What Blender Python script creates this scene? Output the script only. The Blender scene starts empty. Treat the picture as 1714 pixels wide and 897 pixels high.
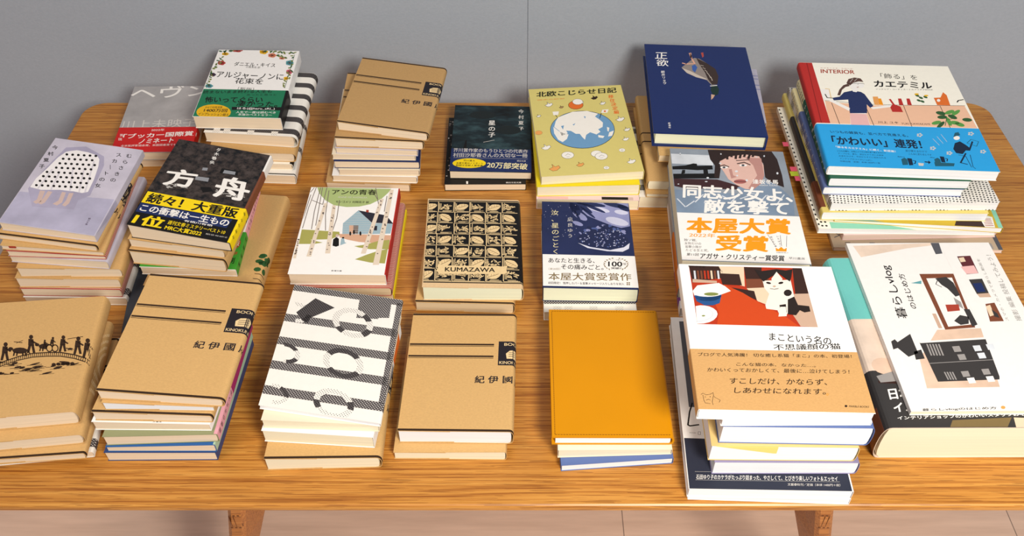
import bpy, bmesh, math, random
from mathutils import Vector
from mathutils.geometry import tessellate_polygon
S = bpy.context.scene
COL = S.collection
TABLE_Z = 0.40            # height of the table top above the floor

# ------------------------------------------------------------------ camera
cam_data = bpy.data.cameras.new('camera'); cam = bpy.data.objects.new('camera', cam_data); COL.objects.link(cam)
cam_data.sensor_width = 36.0; cam_data.lens = 36.0*1516.303/1714.0
cam_data.shift_x = -8.66/1714.0; cam_data.shift_y = 36.3/1714.0
cam_data.clip_start = 0.02; cam_data.clip_end = 30
cam.location = (0, 0, TABLE_Z+0.760)
cam.rotation_euler = (math.radians(90-45.645), 0, 0)
S.camera = cam

# ------------------------------------------------------------------ world, lamps, exposure
S.view_settings.view_transform = 'Standard'; S.view_settings.look = 'None'
S.view_settings.gamma = 1.0; S.view_settings.use_curve_mapping = False
S.view_settings.exposure = 0.0
W = bpy.data.worlds.new('room_ambient'); S.world = W; W.use_nodes = True
W.node_tree.nodes['Background'].inputs[0].default_value = (0.80, 0.86, 1.0, 1); W.node_tree.nodes['Background'].inputs[1].default_value = 0.34
def area(name, loc, target, size, power, color):
    d = bpy.data.lights.new(name, 'AREA'); d.shape = 'DISK'; d.size = size; d.energy = power; d.color = color
    o = bpy.data.objects.new(name, d); COL.objects.link(o); o.location = loc
    o.rotation_euler = (Vector(target)-Vector(loc)).to_track_quat('-Z', 'Y').to_euler(); return o
area('ceiling_lamp', (0.46, -0.42, 1.46), (0.26, 0.56, 0.4), 0.40, 28.5, (1.0, 0.93, 0.82))
area('fill_light_left', (-0.75, 0.22, 2.0), (-0.35, 0.65, 0.4), 0.6, 8, (1.0, 0.76, 0.56))  # added warm fill to brighten the left stacks, not an actual fixture

# ------------------------------------------------------------------ colours: name -> (sRGB hex, roughness, texture)
MATS = {
'kraft': ('CEA76E', 0.75, 'fibre'),
'kraft_dark': ('BC9764', 0.75, 'fibre'),  # darker kraft for three books in the stack by the wall
'kraft_light': ('DDBE93', 0.75, 'fibre'),
'kraft_pale': ('E6CB9A', 0.75, 'fibre'),
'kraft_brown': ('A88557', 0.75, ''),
'kraft_band': ('CFA269', 0.75, 'fibre'),
'cover_white': ('F6F5F3', 0.45, ''),
'cover_cream': ('EADFC6', 0.5, ''),
'cover_ivory': ('F8F5E8', 0.5, ''),
'cover_grey': ('A9A7A8', 0.45, 'cloud'),
'cover_black': ('1B1A1A', 0.4, ''),
'cover_dotwhite': ('EDEBE5', 0.55, ''),
'lilac_cover': ('C6C2D2', 0.5, 'cloud'),
'stripe_red': ('A33A33', 0.5, 'stripe'),
'sage_cover': ('8F9470', 0.5, ''),
'cover_blue': ('2C5FA0', 0.4, ''),
'slate_dark': ('4A515C', 0.45, ''),
'slate_cover': ('34487A', 0.4, ''),
'navy': ('1F2E5E', 0.4, ''),
'navy_gloss': ('1A2C62', 0.3, ''),
'navy_dark': ('2C303F', 0.45, ''),
'yellow_cover': ('E6D21E', 0.45, ''),
'olive_yellow': ('D6C979', 0.45, ''),
'pink_cover': ('EBD0CE', 0.5, ''),
'cover_bluegrey': ('5B70A6', 0.45, ''),
'leather': ('CE8A05', 0.42, 'leather'),
'snow_grey': ('8D97A3', 0.4, 'cloud'),
'tan_yellow': ('D9BC7C', 0.5, ''),
'mauve_cover': ('8C85A8', 0.5, ''),
'photo_white': ('EDEBE8', 0.35, ''),
'green_cover': ('1E5A44', 0.45, ''),
'cover_blue_dusk': ('5E6E9E', 0.5, ''),
'cover_dotgrid': ('ECEAE4', 0.5, 'dots'),
'yellow_soft': ('E4D27A', 0.45, ''),
'yellow_mustard': ('CDB036', 0.4, ''),
'tan_grey': ('BBA890', 0.5, ''),
'mottle_dark': ('37302E', 0.4, 'mottle'),
'mottle_sea': ('1B2A30', 0.35, 'mottle_sea'),
'mottle_room': ('4B4038', 0.35, 'room'),
'indigo': ('252E55', 0.35, 'cloud'),
'page_warm': ('EAD7BC', 0.85, 'page'),
'page_white': ('ECEFF3', 0.85, 'page'),
'page_pale': ('EDE4C8', 0.85, 'page'),
'page_tan': ('D9C3A0', 0.85, 'page'),
'page_green': ('E9EBCF', 0.85, 'page'),
'page_pinkish': ('E6CFC4', 0.85, 'page'),
'halftone': ('4A4648', 0.55, 'ht'),
'halftone_dark': ('3A3638', 0.55, 'htd'),
'halftone_light': ('EDEBE5', 0.55, 'htl'),
'ink': ('141314', 0.5, ''),
'ink_brown': ('35251A', 0.6, ''),
'ink_dark': ('242026', 0.55, ''),
'ink_navy': ('12263F', 0.5, ''),
'ink_olive': ('2B2E1A', 0.5, ''),
'ink_plum': ('4A3A50', 0.5, ''),
'ink_soft': ('3A3838', 0.45, ''),
'white_print': ('F2F0EC', 0.5, ''),
'pale_print': ('CFCBC6', 0.5, ''),
'cream_print': ('EADFAE', 0.5, ''),
'grey_print': ('8C8A86', 0.5, ''),
'bronze': ('7D6A45', 0.4, ''),
'red_band': ('C9201F', 0.4, ''),
'green_band': ('1F7A55', 0.4, ''),
'band_yellow': ('F4D616', 0.4, ''),
'white_band': ('F1EFEC', 0.45, ''),
'blue_band': ('28A3E6', 0.4, ''),
'orange_band': ('D9762B', 0.45, ''),
'band_green': ('3F9A35', 0.4, ''),
'red_cloth': ('B72E2A', 0.6, ''),
'red_dark': ('7E1A1A', 0.6, ''),
'orange': ('E0702A', 0.5, ''),
'orange_bold': ('F29A18', 0.45, ''),
'orange_soft': ('E8A35A', 0.5, ''),
'brick': ('A5402F', 0.5, ''),
'flower_red': ('B8443C', 0.5, ''),
'flower_gold': ('E8B61E', 0.5, ''),
'flower_coral': ('E08A6A', 0.5, ''),
'flower_teal': ('5FA0A8', 0.5, ''),
'flower_rose': ('CF6A78', 0.5, ''),
'flower_core': ('5A3020', 0.5, ''),
'leaf_olive': ('7F8A4A', 0.5, ''),
'leaf_dark': ('2F5A32', 0.5, ''),
'leaf_green': ('5A9A4A', 0.5, ''),
'lilac_floor': ('B1AFC8', 0.5, 'cloud'),
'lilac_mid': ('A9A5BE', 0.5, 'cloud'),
'skirt_white': ('F0EEF0', 0.5, ''),
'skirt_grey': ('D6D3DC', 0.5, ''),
'skin_pale': ('CDB5AE', 0.5, ''),
'steel': ('8E9299', 0.4, ''),
'dusk': ('1A2224', 0.4, ''),
'sage': ('A9BC7C', 0.5, ''),
'moss': ('A8A65A', 0.5, ''),
'sand_print': ('D6A98C', 0.5, ''),
'twig': ('7A6E68', 0.5, ''),
'house_blue': ('9DB8C4', 0.5, ''),
'roof_dark': ('2A2A36', 0.5, ''),
'birch': ('E2D3C0', 0.5, ''),
'globe_sea': ('6E9CC4', 0.45, ''),
'globe_land': ('F0EDE6', 0.45, ''),
'duck_grey': ('8F8580', 0.4, ''),
'duck_brown': ('3A2C28', 0.4, ''),
'duck_pale': ('C8BCB0', 0.4, ''),
'duck_blue': ('3B5FA8', 0.4, ''),
'duck_green': ('16302A', 0.35, ''),
'duck_beak': ('C9A58A', 0.4, ''),
'duck_foot': ('E0A890', 0.4, ''),
'duck_red': ('B04A40', 0.4, ''),
'sky_lilac': ('8F93BE', 0.4, 'cloud'),
'sky_pale': ('C9CBE2', 0.4, 'cloud'),
'dish': ('D8DAEA', 0.35, ''),
'crystal_dark': ('232A4C', 0.35, ''),
'crystal_blue': ('4F5F96', 0.3, ''),
'crystal_pale': ('B9BEDC', 0.3, ''),
'snow_pale': ('D5DBE2', 0.4, 'cloud'),
'snow_blue': ('7C8FA6', 0.4, 'cloud'),
'maroon': ('3E2528', 0.4, ''),
'hair_dark': ('2E211F', 0.4, ''),
'face_light': ('DDB7AB', 0.4, ''),
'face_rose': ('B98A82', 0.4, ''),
'lips': ('A8625E', 0.4, ''),
'photo_red': ('B5371C', 0.35, ''),
'photo_dark': ('3A2520', 0.35, ''),
'photo_cream': ('E3CDB0', 0.35, ''),
'photo_brown': ('7A4630', 0.35, ''),
'photo_tan': ('C7A892', 0.35, ''),
'photo_orange': ('C9481C', 0.35, ''),
'photo_grey': ('9A9694', 0.35, ''),
'photo_beige': ('E2CDBB', 0.35, 'cloud'),
'photo_warm': ('DDBFA8', 0.35, 'cloud'),
'photo_red_dark': ('5E2A30', 0.35, ''),
'bowl_blue': ('28548E', 0.35, ''),
'cat_white': ('F0E8DE', 0.4, ''),
'cat_dark': ('2A211F', 0.4, ''),
'peach': ('EDBFA0', 0.5, ''),
'pink_print': ('E8B8B6', 0.5, ''),
'hair_brown': ('5A4038', 0.5, ''),
'teal_dark': ('1E5A70', 0.45, ''),
'grey_dark': ('54555C', 0.45, ''),
'lilac_line': ('7A80B0', 0.5, ''),
'magenta': ('A8326E', 0.4, ''),
'pink_spine': ('E4A6B4', 0.45, ''),
'mint': ('8ED2B8', 0.45, ''),
'mint_pale': ('A9C8B0', 0.45, ''),
'purple': ('8A55A8', 0.45, ''),
'mint_spine': ('6FC2BC', 0.4, ''),
'sticky_pink': ('E8607A', 0.5, ''),
'sticky_green': ('B8C83A', 0.5, ''),
'paper_flap': ('D2A86E', 0.75, 'fibre'),
}
# ------------------------------------------------------------------ materials
def lin(h):
    f = lambda c: c/12.92 if c <= 0.04045 else ((c+0.055)/1.055)**2.4
    return tuple(f(int(h[i:i+2], 16)/255) for i in (0, 2, 4))+(1,)
class NT:
    def __init__(s, name):
        s.m = bpy.data.materials.new(name); s.m.use_nodes = True; s.t = s.m.node_tree; s.b = s.t.nodes['Principled BSDF']
    def n(s, typ, **kw):
        x = s.t.nodes.new(typ)
        for k, v in kw.items():
            if k.startswith('i_'): x.inputs[k[2:].replace('_', ' ')].default_value = v
            else: setattr(x, k, v)
        return x
    def l(s, a, b): s.t.links.new(a, b)
    def coord(s, scale=(1, 1, 1), rot=(0, 0, 0)):
        tc = s.n('ShaderNodeTexCoord'); mp = s.n('ShaderNodeMapping'); mp.inputs['Scale'].default_value = scale; mp.inputs['Rotation'].default_value = rot
        s.l(tc.outputs['Object'], mp.inputs['Vector']); return mp.outputs['Vector']
    def noise(s, vec, scale, detail=2, rough=.5):
        x = s.n('ShaderNodeTexNoise'); x.inputs['Scale'].default_value = scale; x.inputs['Detail'].default_value = detail; x.inputs['Roughness'].default_value = rough
        s.l(vec, x.inputs['Vector']); return x.outputs['Fac']
    def ramp(s, fac, stops):
        r = s.n('ShaderNodeValToRGB'); el = r.color_ramp.elements
        while len(el) < len(stops): el.new(0.5)
        for e, (p, c) in zip(el, stops): e.position = p; e.color = c
        s.l(fac, r.inputs['Fac']); return r.outputs['Color']
    def math(s, op, a, b=None):
        x = s.n('ShaderNodeMath', operation=op)
        for i, v in enumerate((a, b)):
            if v is None: continue
            if isinstance(v, (int, float)): x.inputs[i].default_value = v
            else: s.l(v, x.inputs[i])
        return x.outputs[0]
    def mix(s, f, a, b):
        x = s.n('ShaderNodeMix', data_type='RGBA')
        if isinstance(f, (int, float)): x.inputs[0].default_value = f
        else: s.l(f, x.inputs[0])
        for i, v in ((6, a), (7, b)):
            if isinstance(v, tuple): x.inputs[i].default_value = v
            else: s.l(v, x.inputs[i])
        return x.outputs[2]
    def bump(s, h, strength, dist=.001):
        x = s.n('ShaderNodeBump'); x.inputs['Strength'].default_value = strength; x.inputs['Distance'].default_value = dist
        s.l(h, x.inputs['Height']); s.l(x.outputs['Normal'], s.b.inputs['Normal'])
    def col(s, c): s.l(c, s.b.inputs['Base Color'])
def dim(c, k): return tuple(min(1, x*k) for x in c[:3])+(1,)
_M = {}
def mat(name):
    if name in _M: return _M[name]
    hexc, rough, kind = MATS[name]; c = lin(hexc); t = NT(name); t.b.inputs['Roughness'].default_value = rough
    t.b.inputs['Specular IOR Level'].default_value = .2
    v = t.coord()
    if kind == 'fibre':
        f = t.noise(t.coord((1, 2.2, 1)), 420, 4, .65); t.col(t.ramp(f, [(.3, dim(c, .9)), (.7, dim(c, 1.06))])); t.bump(f, .12, .0004)
    elif kind == 'leather':
        f = t.noise(v, 900, 3, .6); g = t.noise(v, 14, 2); t.col(t.mix(g, dim(c, .93), dim(c, 1.05))); t.bump(f, .25, .0004)
    elif kind == 'page':
        f = t.noise(t.coord((3, 3, 1500)), 1, 3, .7); t.col(t.ramp(f, [(.25, dim(c, .82)), (.5, dim(c, .97)), (.75, dim(c, 1.04))])); t.bump(f, .3, .0004)
    elif kind == 'cloud':
        f = t.noise(v, 22, 4, .6); t.col(t.ramp(f, [(.25, dim(c, .8)), (.75, dim(c, 1.18))]))
    elif kind == 'mottle':
        f = t.noise(v, 110, 5, .7); t.col(t.ramp(f, [(.38, lin('14161A')), (.5, c), (.68, lin('4F4644'))]))
    elif kind == 'mottle_sea':
        f = t.noise(t.coord((1, 2.2, 1)), 26, 5, .62); t.col(t.ramp(f, [(.32, lin('0E1214')), (.5, c), (.7, lin('3A545A'))]))
    elif kind == 'room':
        f = t.noise(v, 18, 3, .55); t.col(t.ramp(f, [(.35, lin('1F1B1C')), (.5, c), (.62, lin('8E7A66'))]))
    elif kind == 'stripe':
        sx = t.n('ShaderNodeSeparateXYZ'); t.l(v, sx.inputs[0])
        w = t.math('FRACT', t.math('MULTIPLY', sx.outputs['Y'], 420)); k = t.math('GREATER_THAN', w, .62); t.col(t.mix(k, c, lin('DCC2B0')))
    elif kind in ('ht', 'htd', 'htl', 'dots'):
        pitch = {'ht': .0021, 'htd': .0021, 'htl': .0021, 'dots': .0042}[kind]
        sx = t.n('ShaderNodeSeparateXYZ'); t.l(t.coord((1/pitch, 1/pitch, 1/pitch), (0, 0, math.radians(45 if kind != 'dots' else 8))), sx.inputs[0])
        a = [t.math('POWER', t.math('SUBTRACT', t.math('FRACT', sx.outputs[i]), .5), 2) for i in ('X', 'Y')]
        r2 = t.math('ADD', a[0], a[1]); k = t.math('LESS_THAN', r2, {'ht': .05, 'htd': .02, 'htl': .05, 'dots': .075}[kind])
        fg = {'ht': lin('E6E3DE'), 'htd': lin('A8A5A2'), 'htl': lin('4A4648'), 'dots': lin('1E1D1F')}[kind]; t.col(t.mix(k, c, fg))
    else:
        f = t.noise(v, 160, 2); t.col(t.mix(f, dim(c, .97), dim(c, 1.03)))
    _M[name] = t.m; return t.m
def wood(name, base, dark, light, sc=1.0, rough=.42, grain=1.0):
    t = NT(name); t.b.inputs['Roughness'].default_value = rough
    warp = t.noise(t.coord((1.2*sc, 5*sc, 5*sc)), 2.2, 2)
    tc = t.coord((5*sc, 380*sc, 380*sc)); va = t.n('ShaderNodeVectorMath', operation='ADD'); t.l(tc, va.inputs[0]); 
    sc_ = t.n('ShaderNodeVectorMath', operation='SCALE'); sc_.inputs['Scale'].default_value = 3.0; t.l(warp, sc_.inputs[0]); t.l(sc_.outputs[0], va.inputs[1])
    f = t.noise(va.outputs[0], 1.0, 4, .6); pores = t.noise(t.coord((20*sc, 640*sc, 640*sc)), 1.0, 2, .5); broad = t.noise(t.coord((2*sc, 16*sc, 16*sc)), 1.3, 2)
    c1 = t.ramp(f, [(.30, lin(dark)), (.46, lin(base)), (.72, lin(light))])
    c2 = t.mix(t.math('MULTIPLY', t.math('GREATER_THAN', pores, .57), .5*grain), c1, dim(lin(dark), .75))
    x = t.n('ShaderNodeMix', data_type='RGBA', blend_type='MULTIPLY'); x.inputs[0].default_value = .35; t.l(c2, x.inputs[6]); t.l(t.ramp(broad, [(.3, (.72, .72, .72, 1)), (.7, (1, 1, 1, 1))]), x.inputs[7])
    t.col(x.outputs[2]); t.bump(f, .08, .0005); return t.m

# ------------------------------------------------------------------ object helpers
def link(o, parent=None):
    COL.objects.link(o)
    if parent: o.parent = parent
    return o
def obj(name, bm, mats, parent=None, smooth=False):
    me = bpy.data.meshes.new(name)
    bmesh.ops.recalc_face_normals(bm, faces=bm.faces[:]) if smooth != 'keep' else None
    bm.to_mesh(me); bm.free()
    for m in (mats if isinstance(mats, list) else [mats]): me.materials.append(m)
    if smooth is True:
        for p in me.polygons: p.use_smooth = True
    return link(bpy.data.objects.new(name, me), parent)
def empty(name, loc, label, cat, group=None, rz=0):
    o = bpy.data.objects.new(name, None); o.empty_display_size = .02; link(o); o.location = loc; o.rotation_euler.z = rz
    o['label'] = label; o['category'] = cat
    if group: o['group'] = group
    return o
def box(bm, a, b, mi=0):
    vs = [bm.verts.new((x, y, z)) for z in (a[2], b[2]) for x, y in ((a[0], a[1]), (b[0], a[1]), (b[0], b[1]), (a[0], b[1]))]
    for f in ((3, 2, 1, 0), (4, 5, 6, 7), (0, 1, 5, 4), (1, 2, 6, 5), (2, 3, 7, 6), (3, 0, 4, 7)):
        bm.faces.new([vs[i] for i in f]).material_index = mi
    return vs

# ------------------------------------------------------------------ room shell
def structure(name, bm, m):
    o = obj(name, bm, m); o['kind'] = 'structure'; return o
t = NT('wallpaper_grey'); v = t.coord((1, 1, 1)); f = t.noise(t.coord((260, 260, 420)), 1, 3, .6); g = t.noise(v, 2.0, 2)
t.col(t.mix(f, lin('959DA7'), lin('A5ACB6'))); t.b.inputs['Roughness'].default_value = .85; t.bump(f, .18, .001); WALL = t.m
bm = bmesh.new(); sx = 0.0155
box(bm, (-3.6, 1.205, 0), (sx-.0003, 1.26, 2.4)); box(bm, (sx+.0003, 1.2055, 0), (3.6, 1.26, 2.4)); box(bm, (sx-.0003, 1.208, 0), (sx+.0003, 1.26, 2.3))
structure('wall_back', bm, WALL)
t = NT('floor_planks'); br = t.n('ShaderNodeTexBrick'); mv = t.n('ShaderNodeVectorMath', operation='ADD'); mv.inputs[1].default_value = (.199, 0, 0); t.l(t.coord((1, 1, 1)), mv.inputs[0]); t.l(mv.outputs[0], br.inputs['Vector'])
br.offset = .37; br.inputs['Scale'].default_value = 1; br.inputs['Brick Width'].default_value = .556; br.inputs['Row Height'].default_value = .30; br.inputs['Mortar Size'].default_value = .0007; br.inputs['Mortar Smooth'].default_value = .1
br.inputs['Color1'].default_value = lin('E6C6B0'); br.inputs['Color2'].default_value = lin('DABAA4'); br.inputs['Mortar'].default_value = lin('8A7468')
gr = t.noise(t.coord((3, 38, 38)), 1.4, 4, .65); x = t.n('ShaderNodeMix', data_type='RGBA', blend_type='MULTIPLY'); x.inputs[0].default_value = .6
t.l(br.outputs['Color'], x.inputs[6]); t.l(t.ramp(gr, [(.3, (.70, .66, .64, 1)), (.7, (1.05, 1.05, 1.05, 1))]), x.inputs[7]); t.col(x.outputs[2]); t.b.inputs['Roughness'].default_value = .5; FLOOR = t.m
bm = bmesh.new(); box(bm, (-3.6, -2.4, -.05), (3.6, 1.205, 0)); fl = structure('floor', bm, FLOOR)
bm = bmesh.new(); box(bm, (-3.6, 1.193, 0), (3.6, 1.205, .06)); t = NT('baseboard_white'); n_ = t.noise(t.coord(), 60); t.col(t.mix(n_, lin('CFCBC4'), lin('D8D5CF'))); structure('baseboard_back', bm, t.m)

# ------------------------------------------------------------------ table
OAK = wood('oak_top', 'BD7F33', '8C4F16', 'D59B4A', 1.0, .36); OAK_LEG = wood('oak_leg', 'A8682E', '80481C', 'BC7E40', 1.2); OAK_DARK = wood('oak_joint', '5A2F12', '3E1F0C', '6E3E1A', 1.5)
X0, X1, Y0, Y1 = -.632, .688, .4555, 1.129
table = empty('low_table', (0, (Y0+Y1)/2, 0), 'low oak table with rounded corners carrying all the book stacks against the grey wall', 'table')
table_o = Vector((0, (Y0+Y1)/2, 0))
def rrect(x0, y0, x1, y1, r, n=8):
    pts = []
    for cx, cy, a0 in ((x1-r, y1-r, 0), (x0+r, y1-r, 90), (x0+r, y0+r, 180), (x1-r, y0+r, 270)):
        for i in range(n+1):
            a = math.radians(a0+90*i/n); pts.append((cx+r*math.cos(a), cy+r*math.sin(a)))
    return pts
bm = bmesh.new(); rings = []
for dz, ins in ((0, .0022), (-.0012, .0006), (-.003, 0), (-.008, 0), (-.011, .003), (-.022, .022)):
    rings.append([bm.verts.new((x, y-table_o.y, TABLE_Z+dz)) for x, y in rrect(X0+ins, Y0+ins, X1-ins, Y1-ins, .03-ins*.3)])
for a, b in zip(rings, rings[1:]):
    for i in range(len(a)): bm.faces.new((a[i], a[(i+1) % len(a)], b[(i+1) % len(a)], b[i]))
bm.faces.new(rings[0]); bm.faces.new(rings[-1][::-1])
obj('tabletop', bm, OAK, table)
for sx_ in (-1, 1):
    xl = -.2755 if sx_ < 0 else .302          # front leg, centre of its face under the top
    for front in (1, 0):
        bm = bmesh.new(); prof = []
        # (height, outward shift, front y, depth, inward turn of the back edge)
        for z, out, yf, dp, tw in ((TABLE_Z-.021, 0, .002, .058, .012), (TABLE_Z-.04, .003, .000, .050, .012), (TABLE_Z-.088, .012, -.002, .043, .012), (TABLE_Z-.147, .028, -.006, .043, .010), (.19, .048, -.010, .038, .006), (0, .098, -.020, .030, 0)):
            y0, y1 = (Y0+.010+yf, Y0+.010+yf+dp) if front else (Y1-.010-yf-dp, Y1-.010-yf)
            xc = xl+sx_*out; h = .0088
            b_ = .004
            prof.append([bm.verts.new((xx, yy-table_o.y, z)) for xx, yy in ((px_-(sx_*tw if (py_ > (y0+y1)/2) == bool(front) else 0), py_) for px_, py_ in ((xc-h+b_, y0), (xc+h-b_, y0), (xc+h, y0+b_), (xc+h, y1-b_), (xc+h-b_, y1), (xc-h+b_, y1), (xc-h, y1-b_), (xc-h, y0+b_)))])
        for a, b in zip(prof, prof[1:]):
            for i in range(8): bm.faces.new((a[i], a[(i+1) % 8], b[(i+1) % 8], b[i]))
        bm.faces.new(prof[0]); bm.faces.new(prof[-1][::-1])
        leg = obj('leg', bm, OAK_LEG, table)
        if front:
            bm = bmesh.new()
            for k in range(5):
                up = k % 2; dz_ = .036 if up else .057; out = .0022 if up else .006
                x = xl+sx_*out-.0056+k*.0021; yf = Y0+.010+(.0003 if up else -.0007)
                box(bm, (x, yf-.0003-table_o.y, TABLE_Z-dz_-.0006), (x+.0021, yf+.002-table_o.y, TABLE_Z-dz_+.0006))
                if k < 4: box(bm, (x+.0019, yf-.0001-table_o.y, TABLE_Z-.056), (x+.0022, yf+.002-table_o.y, TABLE_Z-.037))
            obj('finger_joint', bm, OAK_DARK, leg)
    bm = bmesh.new(); box(bm, (xl-.008, Y0+.09-table_o.y, TABLE_Z-.05), (xl+.008, Y1-.09-table_o.y, TABLE_Z-.0215)); obj('rail', bm, OAK_LEG, table)
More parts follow.
